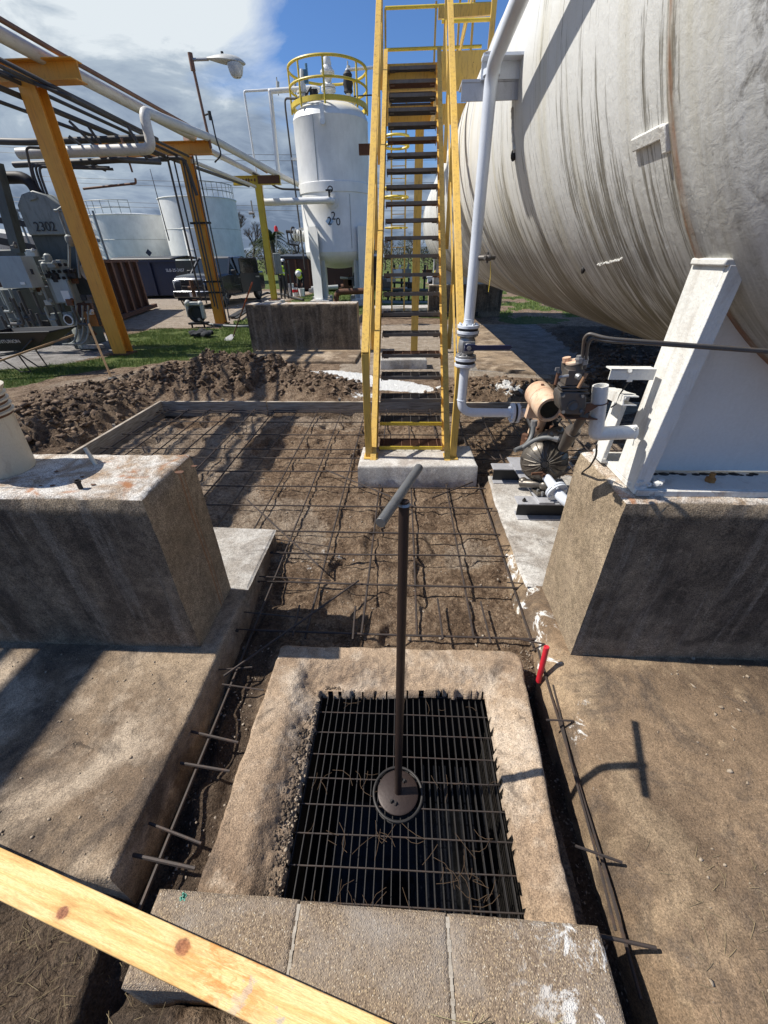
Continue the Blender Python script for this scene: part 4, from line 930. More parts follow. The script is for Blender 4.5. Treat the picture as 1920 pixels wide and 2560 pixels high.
for i in range(22):
    y = 3.7 + i * .19393; z = ZS(y); x0, x1 = -.225, .398
    mb = MB(); mb.beam((x0, y - .012, z - .012), (x1, y - .012, z - .012), .010, .034)
    if i < 2: nose = mb.build('nosing', MT['brightyellow'], st)
    else: nose = mb.build('nosing', MT['nosing'], st)
    mb = MB()
    for k in range(1, 8): mb.beam((x0, y + .205 * k / 7, z - .014), (x1, y + .205 * k / 7, z - .014), .0042, .026)
    for k in range(7): x = x0 + .045 + (x1 - x0 - .09) * k / 6; mb.beam((x, y, z - .002), (x, y + .205, z - .002), .005, .006)
    for x in (x0 + .003, x1 - .003): mb.beam((x, y - .01, z - .022), (x, y + .21, z - .022), .006, .05)
    if i > 2:
        for x in (x0 + .045, x1 - .045): mb.box((x, y + .03, z - .036), (.055, .05, .012))
    mb.build('tread', MT['darkgrate'] if i % 4 else MT['rust'], st, smooth=0)
# landing, walkway beams and their posts
ld = thing('stair_landing', (.2, 8.8, 0), 'yellow steel landing and walkway frame at the stair top on a tall post', 'platform')
for args in (((-.30, 7.86, 3.93), (-.30, 9.7, 3.93)), ((.46, 7.86, 3.93), (.46, 9.7, 3.93)), ((-.30, 9.7, 3.93), (1.35, 9.7, 3.93)), ((.46, 8.5, 4.13), (1.62, 8.5, 4.13)), ((-.30, 7.92, 3.93), (.46, 7.92, 3.93))):
    mb = MB(); mb.channel(*args, .07, .26 if args[0][1] != 8.5 else .40, 1, .012); mb.build('beam', MT['yellow'], ld)
mb = MB()
for k in range(12): mb.beam((-.28, 7.95 + k * .15, 4.05), (.46, 7.95 + k * .15, 4.05), .006, .03)
mb.build('deck_grating', MT['darkgrate'], ld)
for px_, py_ in ((.255, 9.75),):
    mb = MB(); mb.ibeam((px_, py_, -.05), (px_, py_, 3.8), .15, .15, .012, (0, 1, 0)); mb.build('post', MT['yellow'], ld); 
for a, b, r_ in (((-.34, 9.6, 4.70), (1.22, 9.6, 4.70), .022), ((-.34, 9.6, 5.15), (1.3, 9.6, 5.15), .022), ((.5, 8.6, 4.66), (1.24, 8.6, 4.66), .022)):
    mb = MB(); mb.cyl(a, b, r_, 10); mb.build('handrail', MT['brightyellow'], ld)
mb = MB(); mb.beam((.46, 8.9, 4.84), (1.30, 8.9, 4.86), .05, .12); mb.build('handrail', MT['yellow'], ld)
for x, y, h, w in ((-.34, 9.6, 5.15, .03), (.46, 9.6, 5.2, .03), (1.22, 8.6, 5.3, .07), (1.05, 9.6, 5.6, .035), (.9, 10.4, 5.6, .035)):
    mb = MB(); mb.beam((x, y, 4.0), (x, y, h), w, w, (0, 1, 0)); mb.build('rail_post', MT['yellow'], ld)
mb = MB(); mb.beam((.78, 9.6, 4.25), (1.12, 9.3, 5.7), .03, .03).beam((.78, 10.4, 4.1), (1.1, 10.2, 5.8), .02, .02); mb.build('brace', MT['yellow'], ld)
mb = MB(); p = at(790, 323, 7.9); mb.channel(p - V((.10, 0, 0)), p + V((.22, 0, 0)), .08, .12, 1, .01); tag(mb.build('bracket', MT['rust'], loc=p), 'short rusty steel bracket sticking out left of the stair', 'bracket')
# caged ladder behind
cg = thing('caged_ladder', (-.45, 16.2, 0), 'distant yellow caged ladder seen between the stair treads', 'ladder')
lx, ly = -.50, 16.2
for x in (-.42, .02): mb = MB(); mb.beam((x - .0, ly, .0), (x, ly, 5.6), .05, .03); mb.build('rail', MT['yellow'], cg)
for k in range(17): MB().cyl((-.42, ly, .3 + k * .3), (.02, ly, .3 + k * .3), .012, 6).build('rung', MT['yellow'], cg, smooth=0)
for z in (4.80, 4.60, 3.62, 3.40, 2.62): mb = MB(); mb.ring((-.26, ly - .32, z), .36, .02 if z < 3 else .035, (0, 0, 1), 24, 6); mb.build('cage_hoop', MT['brightyellow'], cg)
# ---------------------------------------------------------------- the big horizontal tank
TX, TZ, TR = 2.13, 2.79, 1.517
tk = thing('horizontal_tank', (TX, 9, 0), 'huge white horizontal cylinder tank with dark rain streaks and rusty weld seam', 'tank')
def tank_shell():
    me = bpy.data.meshes.new('shell'); bm = bmesh.new(); uvl = bm.loops.layers.uv.new('UVMap'); nA = 144
    prof = []   # (y, r)
    for k in range(17): a = math.pi / 2 * k / 16; prof.append((1.50 - .72 * math.cos(a), max(TR * math.sin(a), .001)))
    prof += [(1.53, TR + .001), (1.545, TR + .005), (1.565, TR + .007), (1.585, TR + .005), (1.60, TR)] + [(y, TR) for y in np.arange(1.9, 16.3, .45)]
    for k in range(17): a = math.pi / 2 * k / 16; prof.append((16.4 + .72 * math.sin(a), max(TR * math.cos(a), .001)))
    rows = []
    for y, r in prof:
        rows.append([bm.verts.new((TX + r * math.sin(-2 * math.pi * k / nA), y, TZ + r * math.cos(2 * math.pi * k / nA))) for k in range(nA)])
    for (ya, ra), (yb, rb), a, b in zip(prof, prof[1:], rows, rows[1:]):
        for k in range(nA):
            f = bm.faces.new((a[k], b[k], b[(k + 1) % nA], a[(k + 1) % nA])); f.smooth = True
            for lp, (uu, kk) in zip(f.loops, ((ya, k), (yb, k), (yb, k + 1), (ya, k + 1))):
                kk2 = kk if kk <= nA / 2 else nA - kk
                lp[uvl].uv = (uu if ya >= 1.5 or True else uu, 2 * math.pi * TR * kk2 / nA + .0)
    bmesh.ops.recalc_face_normals(bm, faces=bm.faces); bm.to_mesh(me); bm.free(); me.transform(ROOT[tk.name].inverted())
    o = bpy.data.objects.new('shell', me); COL.objects.link(o); o.parent = tk; me.materials.append(MT['tank']); return o
tank_shell()
def on_tank(y, deg, off=0): a = R_(deg); return V((TX + (TR + off) * math.cos(a), y, TZ + (TR + off) * math.sin(a)))
for y in (5.2, 7.2, 7.6, 11.6):
    mb = MB(); pts = [on_tank(y, 110 + k * 5, .002) for k in range(33)]; mb.tube(pts, .006, 6); mb.build('weld_bead', MT['tank'] if False else MT['white'], tk)
# welded lug, patch and drips on the shell
mb = MB(); a_ = on_tank(1.60, 205, .0); tdir = (on_tank(1.60, 207) - a_).normalized(); nrm = (a_ - V((TX, 1.60, TZ))).normalized()
m3 = Matrix((V((0, 1, 0)), nrm, tdir)).transposed()
mb.box(a_ + V((0, .10, 0)) + nrm * .006, (.19, .012, .036), m3).box(a_ + V((0, .0, 0)) + nrm * .008 + tdir * .02, (.03, .016, .07), m3)
mb.build('lug', MT['oldwhite'], tk, bevel=.004)
mb = MB()
for k in range(34): p = on_tank(3.28 + random.gauss(0, .004), 188.4 + k * .22, .004); mb.ball(p, .006 + random.random() * .004, (1, 1, 1.3), 1)
for k in range(16): p = on_tank(6.5, 182 + k * .65, .004); mb.ball(p, .006 + random.random() * .004, (1, 1, 1.3), 1)
for k in range(22): p = on_tank(2.12 + k * .014, 219.3 + k * .06 + random.random() * .3, .003); mb.ball(p, .004 + random.random() * .003, (1, 1, 1), 1)
mb.build('weld_spatter', MT['oldwhite'], tk)
mb = MB(); mb.ball(on_tank(3.29, 196.2, .006), .018, (1, 1, 1.8), 2).ball(on_tank(6.5, 192.9, .006), .016, (1, 1, 1.6), 2).ball(on_tank(2.65, 222, .006), .012, (1, 1, 1.6), 2); mb.build('rust_blister', MT['blackiron'], tk)
# near saddle
sd_ = thing('tank_saddle', (TX, 1.6, 1.035), 'thick white painted steel saddle holding the tank above the near right pier', 'saddle')
def arc_web(y0, y1, x0, x1, z0, name, mat):
    mb = MB(); poly = [(x0, z0), (x1, z0)]
    for k in range(25):
        a = R_(-47 - (86) * k / 24); poly.append((TX + (TR - .01) * math.cos(a), TZ + (TR - .01) * math.sin(a)))
    mb.prism(poly, (0, y0, 0), (1, 0, 0), (0, 0, 1), (0, y1 - y0, 0)); return mb.build(name, mat, sd_, bevel=0)
WT = V((1.005, 1.43, 1.80)); wx = V((.965, 1.43, 1.075))
arc_web(1.56, 1.585, 1.02, 3.24, 1.075, 'web', MT['white'])
for sx_ in (1, -1):
    def mx(v): return V(((v.x if sx_ > 0 else 2 * TX - v.x), v.y, v.z))
    mb = MB()
    lo0, hi0 = mx(V((.935, 0, 1.06))), mx(V((.97, 0, 1.815)))
    for ya, yb in ((1.435, 1.60),):
        mb.beam(V((lo0.x, (ya + yb) / 2, lo0.z)), V((hi0.x, (ya + yb) / 2 + .01, hi0.z)), (yb - ya), .022, V((-sx_, 0, 0)))
    mb.build('wing_plate', MT['oldwhite'], sd_, bevel=.004)
    mb = MB(); mb.beam(V((lo0.x + .012 * sx_, 1.437, lo0.z)), V((hi0.x + .02 * sx_, 1.437, hi0.z)), .016, .055, V((-sx_, 0, 0))); mb.build('edge_lip', MT['oldwhite'], sd_, bevel=.003)
    mb = MB(); mb.beam(V((lo0.x - .03 * sx_, 1.72, 1.05)), V((lo0.x - .005 * sx_, 1.73, 1.36)), .09, .02, V((-sx_, 0, 0))); mb.build('rear_wing_plate', MT['oldwhite'], sd_, bevel=.003)
    mb = MB(); mb.box((hi0.x + .0 * sx_, 1.515, 1.822), (.05, .17, .02)); mb.build('top_pad', MT['oldwhite'], sd_, bevel=.005)
mb = MB(); mb.b2((.925, 1.42, 1.036), (3.33, 1.78, 1.062)); mb.build('base_plate', MT['oldwhite'], sd_, bevel=.004)
for x in (1.25, 1.9, 2.6): MB().cyl((x, 1.49, 1.05), (x, 1.49, 1.10), .010, 10).cyl((x, 1.49, 1.062), (x, 1.49, 1.078), .019, 6).build('anchor_nut', MT['rustbox'], sd_)
mb = MB()
for k in range(26): mb.ball((.93 + random.random() * .10, 1.42 + random.random() * .06, 1.055 + random.random() * .04), .008 + random.random() * .010, (1, 1, .8), 1)
mb.build('weld_buildup', MT['oldwhite'], sd_); mb = MB()
for k in range(16): mb.ball((.90 + random.random() * .03, 1.68 + random.random() * .09, 1.055 + random.random() * .035), .008 + random.random() * .008, (1, 1, .8), 1)
mb.build('weld_buildup', MT['oldwhite'], sd_)
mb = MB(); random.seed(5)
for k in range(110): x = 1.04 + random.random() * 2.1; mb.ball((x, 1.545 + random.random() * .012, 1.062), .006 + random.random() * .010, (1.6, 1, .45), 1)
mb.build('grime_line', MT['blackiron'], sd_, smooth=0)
mb = MB()
mb.b2((.930, 1.410, 1.034), (3.32, 1.4195, 1.060)); mb.build('rusty_edge', MT['rustedge'], sd_, bevel=.003)

mb = MB(); mb.prism([(0, 0), (.13, 0), (.13, .02), (0, .30)], (1.66, 1.56, 1.062), (0, -1, 0), (0, 0, 1), (.014, 0, 0)); mb.build('gusset', MT['white'], sd_)
# far saddle
sf = thing('tank_saddle', (TX, 16.1, 1.0), 'far white saddle plate on the distant pier under the tank end', 'saddle')
mb = MB(); poly = [(1.05, 1.0), (3.2, 1.0)] + [(TX + 1.5 * math.cos(R_(-47 - 86 * k / 12)), TZ + 1.5 * math.sin(R_(-47 - 86 * k / 12))) for k in range(13)]
mb.prism(poly, (0, 16.05, 0), (1, 0, 0), (0, 0, 1), (0, .15, 0)); mb.build('web', MT['white'], sf)
mb = MB(); mb.beam((1.03, 16.1, 1.0), (1.03, 16.1, 1.75), .3, .03, (1, 0, 0)); mb.build('wing_plate', MT['white'], sf)

# ---------------------------------------------------------------- white discharge pipe with ball valve
PX, PY = .462, 3.12
wp = thing('white_pipe_run', (PX, PY, .8), 'glossy white pipe with flanges climbing beside the stair and over the tank', 'pipe')
mb = MB(); mb.pipe([(PX, PY, 1.40), (PX + .0, PY, 2.70), (PX + .04, 1.4, 2.86), (PX + .08, .5, 2.95)], .036, .10, 18, 8); mb.build('riser', MT['pipewhite'], wp)
mb = MB(); mb.pipe([(PX, PY, 1.16), (PX, PY, .80), (.875, PY, .795)], .034, .10, 18, 8); mb.build('elbow_pipe', MT['pipewhite'], wp)
for c, ax in (((PX, PY, 1.425), (0, 0, 1)), ((PX, PY, 1.388), (0, 0, 1)), ((PX, PY, 1.205), (0, 0, 1)), ((PX, PY, 1.165), (0, 0, 1)), ((.868, PY, .795), (1, 0, 0)), ((.905, PY, .795), (1, 0, 0))):
    mb = MB(); mb.flange(c, ax, .078, .019, 8, .0085); mb.build('flange', MT['pipewhite'], wp, bevel=.0015)
for a, b in (((PX, PY, 1.395), (PX, PY, 1.418)), ((PX, PY, 1.173), (PX, PY, 1.197)), ((.876, PY, .795), (.897, PY, .795))): MB().cyl(a, b, .07, 20).build('gasket', MT['black'], wp)
for z in (1.13, 1.47, .90): mb = MB(); mb.ring((PX, PY, z), .0355, .003, (0, 0, 1), 20, 6); mb.build('weld_ring', MT['pipewhite'], wp)
mb = MB(); mb.cyl((PX, PY, 2.665), (PX, PY, 2.69), .046, 20); mb.build('collar', MT['pipewhite'], wp)
mb = MB(); mb.cyl((.91, PY, .795), (1.02, PY, .795), .034, 16); mb.build('spool', MT['pipewhite'], wp)
mb = MB(); c = at(1036, 557, PY - .03); mb.cyl(c, c + V((.045, -.045, 0)), .016, 12).ball(c + V((.05, -.05, 0)), .024, (1, 1, .8)).cyl(c + V((.04, -.05, -.03)), c + V((.04, -.05, .03)), .009, 8).cyl(c + V((.02, -.07, .0)), c + V((.09, -.03, .0)), .012, 8); mb.build('vent_cock', MT['castgrey'], wp)
mb = MB(); mb.tube([c + V((.06, -.06, -.02)), c + V((.07, -.06, -.08)), c + V((.072, -.06, -.11))], .0018, 5).beam(c + V((.072, -.06, -.10)), c + V((.070, -.06, -.19)), .010, .002); mb.build('yellow_tag', MT['brightyellow'], wp)
vb = thing('ball_valve', (PX, PY, 1.3), 'grey ball valve with dark blue lever between the white pipe flanges', 'valve')
mb = MB(); mb.lathe([(.04, -.082), (.045, -.06), (.058, -.04), (.062, 0), (.058, .04), (.045, .06), (.04, .082)], (PX, PY, 1.297), 22); mb.flange((PX, PY, 1.225), (0, 0, 1), .074, .016, 6, .008); mb.flange((PX, PY, 1.370), (0, 0, 1), .074, .014, 6, .008); mb.build('valve_body', MT['galv'], vb, bevel=.002)
mb = MB(); mb.cyl((PX, PY - .05, 1.30), (PX, PY - .105, 1.30), .030, 18).box((PX, PY - .085, 1.30), (.085, .014, .075)); mb.build('stem_bonnet', MT['galv'], vb, bevel=.002)
mb = MB(); hp = [(-.03, -.020), (.03, -.022), (.06, -.014), (.285, -.016), (.30, 0), (.285, .015), (.06, .016), (.03, .024), (-.03, .022)]
mb.prism(hp, (PX, PY - .118, 1.300), (1, 0, .01), (0, 0, 1), (0, .010, 0)); lv = mb.build('lever', m_plain('navy_lever', (.018, .026, .085), .4), vb, bevel=.002)
mb = MB(); mb.cyl((PX, PY - .12, 1.30), (PX, PY - .13, 1.30), .016, 6); mb.build('stem_nut', MT['galv'], vb)
bkt = thing('pipe_bracket', (.5, PY, 2.66), 'pale grey steel angle bracket holding the white pipe off the tank', 'bracket')
mb = MB(); mb.beam((.405, PY - .005, 2.735), (.66, PY - .005, 2.735), .075, .012).b2((.41, PY + .032, 2.66), (.66, PY + .042, 2.74)); mb.build('upper_angle', MT['pipewhite'], bkt)
mb = MB(); mb.beam((.31, PY + .12, 2.66), (.64, PY + .12, 2.66), .16, .012).b2((.31, PY + .045, 2.58), (.64, PY + .057, 2.66)); mb.build('lower_angle', MT['plate'], bkt)
mb = MB(); mb.tube([(PX - .045, PY - .02, 2.74), (PX - .045, PY - .045, 2.74), (PX, PY - .055, 2.74), (PX + .045, PY - .045, 2.74), (PX + .045, PY - .02, 2.74)], .005, 6); mb.build('u_bolt', MT['plate'], bkt)

# ---------------------------------------------------------------- pump on its channels
sk = thing('pump_skid', (1.05, 3.0, .12), 'grey steel channels and flat plates carrying the pump beside the right pier', 'pump base')
def bentch(y, x0, x1):
    mb = MB(); mb.b2((x0, y - .06, .262), (x1, y + .06, .272)); mb.b2((x0 + .02, y - .06, .127), (x1, y + .06, .137))
    mb.build('flanges', MT['plate'], sk, bevel=.002)
    mb = MB(); mb.b2((x0 + .02, y - .005, .137), (x1, y + .005, .262)); mb.build('web', MT['black'], sk)  # black web paints in the shaded channel interior; flanges kept pale as lit
bentch(2.66, .875, 1.34); bentch(3.24, .80, 1.34)
mb = MB(); mb.prism([(0, 0), (.11, 0), (.11, .36), (0, .36)], (1.03, 2.60, .274), (1, 0, 0), (-.10, 1, 0), (0, 0, .012)); mb.build('flat_plate', MT['plate'], sk, bevel=.002)
mb = MB(); mb.prism([(0, 0), (.13, 0), (.13, .42), (0, .42)], (.985, 2.975, .275), (1, 0, 0), (-.06, 1, 0), (0, 0, .014)); mb.build('flat_plate', MT['plate'], sk, bevel=.002)
mb = MB(); mb.cyl((.93, 2.64, .27), (.93, 2.64, .288), .015, 6).cyl((.93, 2.64, .27), (.93, 2.64, .30), .007, 8); mb.build('bolt', MT['blackiron'], sk)
pu = thing('diaphragm_pump', (1.08, 2.82, .28), 'round ribbed air diaphragm pump with a bronze coloured cover facing the camera', 'pump')
pc_ = V((1.075, 2.80, .53)); pax = V((-.25, -.95, .18)).normalized(); q_ = V((0, 0, 1)).rotation_difference(pax); PR = .155
mb = MB(); mb.lathe([(PR * 1.06, -.02), (PR * 1.08, -.006), (PR * 1.0, .01), (PR * .93, .035), (PR * .72, .062), (PR * .40, .082), (PR * .17, .088), (PR * .15, .098), (0, .099)], pc_, 40, pax)
mb.lathe([(PR * 1.03, -.05), (PR * 1.06, -.04), (PR * 1.06, -.022)], pc_, 32, pax); mb.build('cover', MT['pump'], pu)
mb = MB()
for k in range(20):
    a = 2 * math.pi * k / 20; pts = [pc_ + q_ @ V((r * PR * math.cos(a), r * PR * math.sin(a), hh)) for r, hh in ((1.0, .012), (.93, .040), (.72, .067), (.42, .087), (.2, .093))]
    mb.tube(pts, .0042, 5)
mb.build('ribs', MT['pump'], pu, smooth=0)
mb = MB()
for k in range(10):
    a = 2 * math.pi * (k + .5) / 10; p = pc_ + q_ @ V((PR * 1.07 * math.cos(a), PR * 1.07 * math.sin(a), -.03)); mb.cyl(p, p + pax * .045, .0095, 8)
mb.ring(pc_ - pax * .012, PR * 1.06, .008, pax, 40, 6); mb.build('clamp_bolts', MT['pump'], pu)
mb = MB(); back = pc_ - pax * .13; mb.lathe([(.10, 0), (.115, .03), (.10, .10)], back, 20, pax).box(back + V((-.02, .0, 0)), (.22, .16, .20), .25)
mb.cyl(pc_ - pax * .22 , pc_ - pax * .19, PR, 28); mb.build('centre_block', MT['blackiron'], pu, bevel=.006)
mb = MB(); mb.pipe([pc_ + V((-.10, .12, .08)), pc_ + V((-.02, .02, .20)), pc_ + V((.07, .02, .235)), pc_ + V((.10, .1, .2))], .035, .05, 14).ball(pc_ + V((.015, -.035, .225)), .044).cyl(pc_ + V((.02, -.05, .225)), pc_ + V((.035, -.105, .235)), .034, 14); mb.build('top_manifold', MT['pump'], pu)
mb = MB(); mb.cyl(pc_ + V((.032, -.10, .235)), pc_ + V((.034, -.112, .2365)), .022, 12); mb.build('plug', MT['galv'], pu)
mb = MB(); mb.pipe([pc_ + V((-.14, .02, -.20)), pc_ + V((-.05, -.04, -.175)), pc_ + V((.04, -.06, -.16))], .030, .04, 12).ball(pc_ + V((.02, -.06, -.17)), .052, (1, 1, .85)).box(pc_ + V((.02, -.06, -.225)), (.15, .10, .018), .2).ball(pc_ + V((-.12, .02, -.185)), .036); mb.build('bottom_manifold', MT['pump'], pu, bevel=.002)
mb = MB()
for dx_, dy_ in ((-.06, -.03), (.07, -.08), (.05, -.01), (-.03, -.09)): mb.cyl(pc_ + V((.02 + dx_ * .8, -.06 + dy_ * .6, -.235)), pc_ + V((.02 + dx_ * .8, -.06 + dy_ * .6, -.20)), .010, 6)
mb.build('foot_bolt', MT['galv'], pu)
hs = thing('grey_hose', pc_ + V((-.2, 0, .3)), 'grey rubber hose looping down beside the orange meter and over the pump', 'hose')
h0 = at(1150, 928, 2.86); mb = MB(); mb.pipe([at(1153, 915, 2.78), at(1150, 940, 2.75), at(1138, 962, 2.70), at(1112, 973, 2.66)], .017, .06, 12); mb.build('hose_end', MT['hose'], hs)
mb = MB(); mb.pipe([at(1128, 968, 2.68), at(1155, 950, 2.66), at(1180, 944, 2.62), at(1208, 950, 2.58)], .0155, .06, 12); mb.build('hose_loop', MT['hose'], hs)
MB().cyl(at(1196, 946, 2.60), at(1206, 949, 2.585), .021, 12).build('clamp', MT['galv'], hs); MB().cyl(at(1154, 908, 2.78), at(1153, 920, 2.78), .024, 8).build('clamp', MT['galv'], hs)
# discharge elbow in white, right of the pump foot
de = thing('white_elbow', at(1210, 1070, 2.3), 'white flanged elbow pipe at the pump foot disappearing behind the pier', 'pipe')
a1, a2, a3, a4 = at(1180, 1030, 2.66), at(1196, 1052, 2.56), at(1215, 1078, 2.45), at(1235, 1100, 2.33)
mb = MB(); mb.cyl(a1, a2, .030, 14, .036); mb.pipe([a2, a3, a3 + V((.07, -.06, -.03)), a3 + V((.16, -.06, -.09))], .036, .05, 16); mb.build('elbow', MT['pipewhite'], de)
fa = (a3 - a1).normalized(); mb = MB(); mb.flange(a2 + fa * .03, fa, .075, .016, 4, .010).flange(a2 + fa * .05, fa, .075, .014, 4, .010); mb.build('flange', MT['pipewhite'], de, bevel=.0015)
mb = MB(); mb.cyl(at(1166, 1018, 2.68), a1 + fa * .01, .024, 8).beam(at(1148, 1024, 2.63), at(1172, 1022, 2.64), .012, .018); mb.build('union', MT['rust'], de)
# orange meter head
om = thing('orange_meter', at(1175, 870, 2.8), 'round faded orange instrument housing with a dark glass window facing forward', 'meter')
m0, m1 = at(1160, 848, 2.90), at(1188, 886, 2.60); max_ = (m1 - m0).normalized(); L = (m1 - m0).length
mb = MB(); r_ = .088
mb.lathe([(0, -.02), (r_ * .6, -.018), (r_ * .95, 0), (r_, .012), (r_, L * .42), (r_ * 1.04, L * .43), (r_ * 1.04, L * .47), (r_, L * .48), (r_, L * .88), (r_ * .97, L * .97), (r_ * .90, L), (r_ * .72, L), (r_ * .69, L * .965), (0, L * .965)], m0, 36, max_); mb.build('housing', MT['meter'], om)
mb = MB(); mb.lathe([(r_ * .68, 0), (0, .001)], m0 + max_ * (L * .968), 30, max_); mb.build('glass_window', MT['glass'], om)
mb = MB(); tp = at(1171, 836, 2.80); mb.cyl(tp + V((0, 0, -.03)), tp + V((0, 0, .02)), .011, 6); mb.build('plug', MT['rust'], om)
mb = MB(); mb.prism([(-.03, 0), (.03, 0), (.045, -.14), (-.045, -.14)], at(1158, 862, 2.80), (1, 0, 0), (0, 0, 1), (0, .05, 0)).cyl((1.0, 2.92, .70), (1.03, 2.90, .90), .05, 14); mb.build('mount', MT['meter'], om)
mb = MB(); mb.box((1.07, 3.08, .78), (.16, .16, .16)).cyl((1.02, PY, .795), (1.2, PY, .80), .055, 14).cyl((1.075, 2.98, .48), (1.075, 3.02, .80), .035, 12); mb.build('meter_body', MT['blackiron'], om, bevel=.008)
# strainer / gear meter carried by the white L pipe
gY = 1.47
lp = thing('white_support_arm', at(1320, 935, gY), 'white L shaped support pipe welded to the saddle wing', 'support arm')
mb = MB(); mb.pipe([at(1297, 835, gY), at(1287, 937, gY), at(1370, 933, gY + .02)], .0265, .012, 18, 3, False); mb.build('arm_pipe', MT['oldwhite'], lp)
mb = MB(); t_ = at(1297, 835, gY); b_ = at(1287, 937, gY); ua = (t_ - b_).normalized(); mb.lathe([(.0265, 0), (.0265, .004), (.022, .004), (.021, -.05), (0, -.05)], t_, 18, ua); mb.build('pipe_mouth', MT['oldwhite'], lp)
mb = MB(); mb.ring(at(1294, 870, gY), .028, .0022, ua, 20, 5); mb.build('tie_wire', MT['rust'], lp)
mb = MB()
for k in range(12): mb.ball(at(1368, 922 + random.random() * 24, gY) + V((random.random() * .01, 0, 0)), .006 + random.random() * .004, (1, 1, 1), 1)
mb.build('weld_beads', MT['oldwhite'], lp)
gm_ = thing('hydraulic_valve', at(1245, 860, gY - .03), 'grey cast hydraulic control valve with short levers clamped beside the white arm', 'control valve')
def gp(x, y, o=0): return at(x, y, gY - .05 + o)
mb = MB(); pts = [(1208, 862), (1211, 850), (1222, 846), (1260, 848), (1268, 858), (1266, 884), (1256, 897), (1222, 897), (1211, 886)]
P3 = [gp(*p) for p in pts]; o0 = P3[0]; mb.prism([((p - o0).x, (p - o0).z) for p in P3], o0, (1, 0, 0), (0, 0, 1), (0, .075, 0)); mb.build('body', MT['castgrey'], gm_, bevel=.006)
mb = MB(); mb.ring(gp(1238, 877, -.002), .017, .003, (0, 1, 0), 20, 6); mb.cyl(gp(1238, 877, .01), gp(1238, 877, -.003), .015, 16)
for x, y in ((1217, 855), (1258, 856), (1217, 890), (1256, 888)): mb.cyl(gp(x, y, .01), gp(x, y, -.008), .0065, 6)
mb.build('cover_boss', MT['castgrey'], gm_)
mb = MB()
for k, w in enumerate((62, 56, 60)): a, b = gp(1236 - w / 2, 845 - k * 7, .03), gp(1236 + w / 2, 845 - k * 7, .03); mb.beam(a, b, .06, .006)
a, b = gp(1232, 846, .03), gp(1236, 800, .03); mb.cyl(a, b, .024, 12); mb.box(gp(1236, 812, .03), (.055, .055, .05))
mb.cyl(gp(1240, 803, .03), gp(1242, 782, .03), .028, 16).cyl(gp(1225, 800, .06), gp(1226, 780, .06), .020, 12); mb.build('valve_stack', MT['castgrey'], gm_, bevel=.002)
mb = MB(); mb.cyl(gp(1242, 783, .03), gp(1242, 779, .03), .030, 16); mb.cyl(gp(1224, 782, .05), gp(1224, 772, .05), .014, 8); mb.build('cap', MT['meter'], gm_)
for p_, q2 in (((1249, 838), (1267, 806)), ((1200, 831), (1206, 806))): mb = MB(); mb.cyl(gp(*p_), gp(*q2), .0062, 10); mb.build('lever', m_plain('wood_lever', (.30, .17, .09), .6) if p_[0] > 1220 else MT['rust'], gm_)
mb = MB(); mb.cyl(gp(1206, 815), gp(1228, 812), .006, 8).cyl(gp(1246, 812, -.02), gp(1252, 815, -.03), .010, 10).box(gp(1204, 797, 0), (.016, .004, .01), .4).cyl(gp(1206, 806), gp(1205, 798), .003, 6); mb.build('fittings', MT['galv'], gm_)
mb = MB(); mb.beam(gp(1215, 899, .02), gp(1282, 901, .05), .05, .005).prism([(0, 0), (.05, 0), (.018, .03), (0, .04)], gp(1262, 896, -.005), (.8, 0, .6), (0, 0, 1), (0, .004, 0)); mb.build('clamp_plate', MT['rust'], gm_)
mb = MB(); mb.pipe([gp(1262, 897, .03), gp(1240, 930, .1), gp(1228, 958, .16)], .016, .03, 12); mb.tube([gp(1238, 930, .12), gp(1216, 968, .2)], .030, 14, True, .020); mb.build('outlet_pipe', MT['castgrey'], gm_)
cb = MB(); cb.pipe([at(1289, 960, 1.5), at(1288, 985, 1.55), at(1274, 1008, 1.62), at(1258, 1020, 1.75), at(1250, 1045, 1.9), (.868, 1.5, .5), (.862, 1.46, .60)][:5], .004, .03, 6); tag(cb.build('black_cable', MT['black'], loc=at(1275, 990, 1.5)), 'thin black cable hanging from the support arm to behind the pier', 'cable')
# twin hydraulic tubes running off to the right
tt = thing('twin_tubes', at(1270, 760, 1.44), 'two thin dark steel tubes rising from the valve and running right past the saddle', 'tubes')
for i, (dx_, dz) in enumerate(((0, 0), (.018, -.014))):
    p = gp(1256 + i * 7, 790 + i * 5, .0); mb = MB()
    P4 = [p, at(1262 + i * 8, 730 + i * 12, 1.40), at(1272 + i * 8, 720 + i * 9, 1.39), at(1310, 731 + i * 6, 1.36), at(1400, 738 + i * 4, 1.335), at(1720, 762 + i * 3, 1.32), at(1900, 775 + i * 3, 1.32)]
    P4[4].y = 1.335
    mb.pipe(P4, .0052, .03, 10); mb.build('tube', MT['castgrey'], tt)
    mb = MB(); mb.cyl(gp(1251 + i * 11, 784 + i * 3), gp(1253 + i * 10, 768 + i * 3), .012, 6).cyl(gp(1252 + i * 10, 776 + i * 3), gp(1252 + i * 10, 773 + i * 3), .015, 6); mb.build('fitting', MT['galv'], tt)
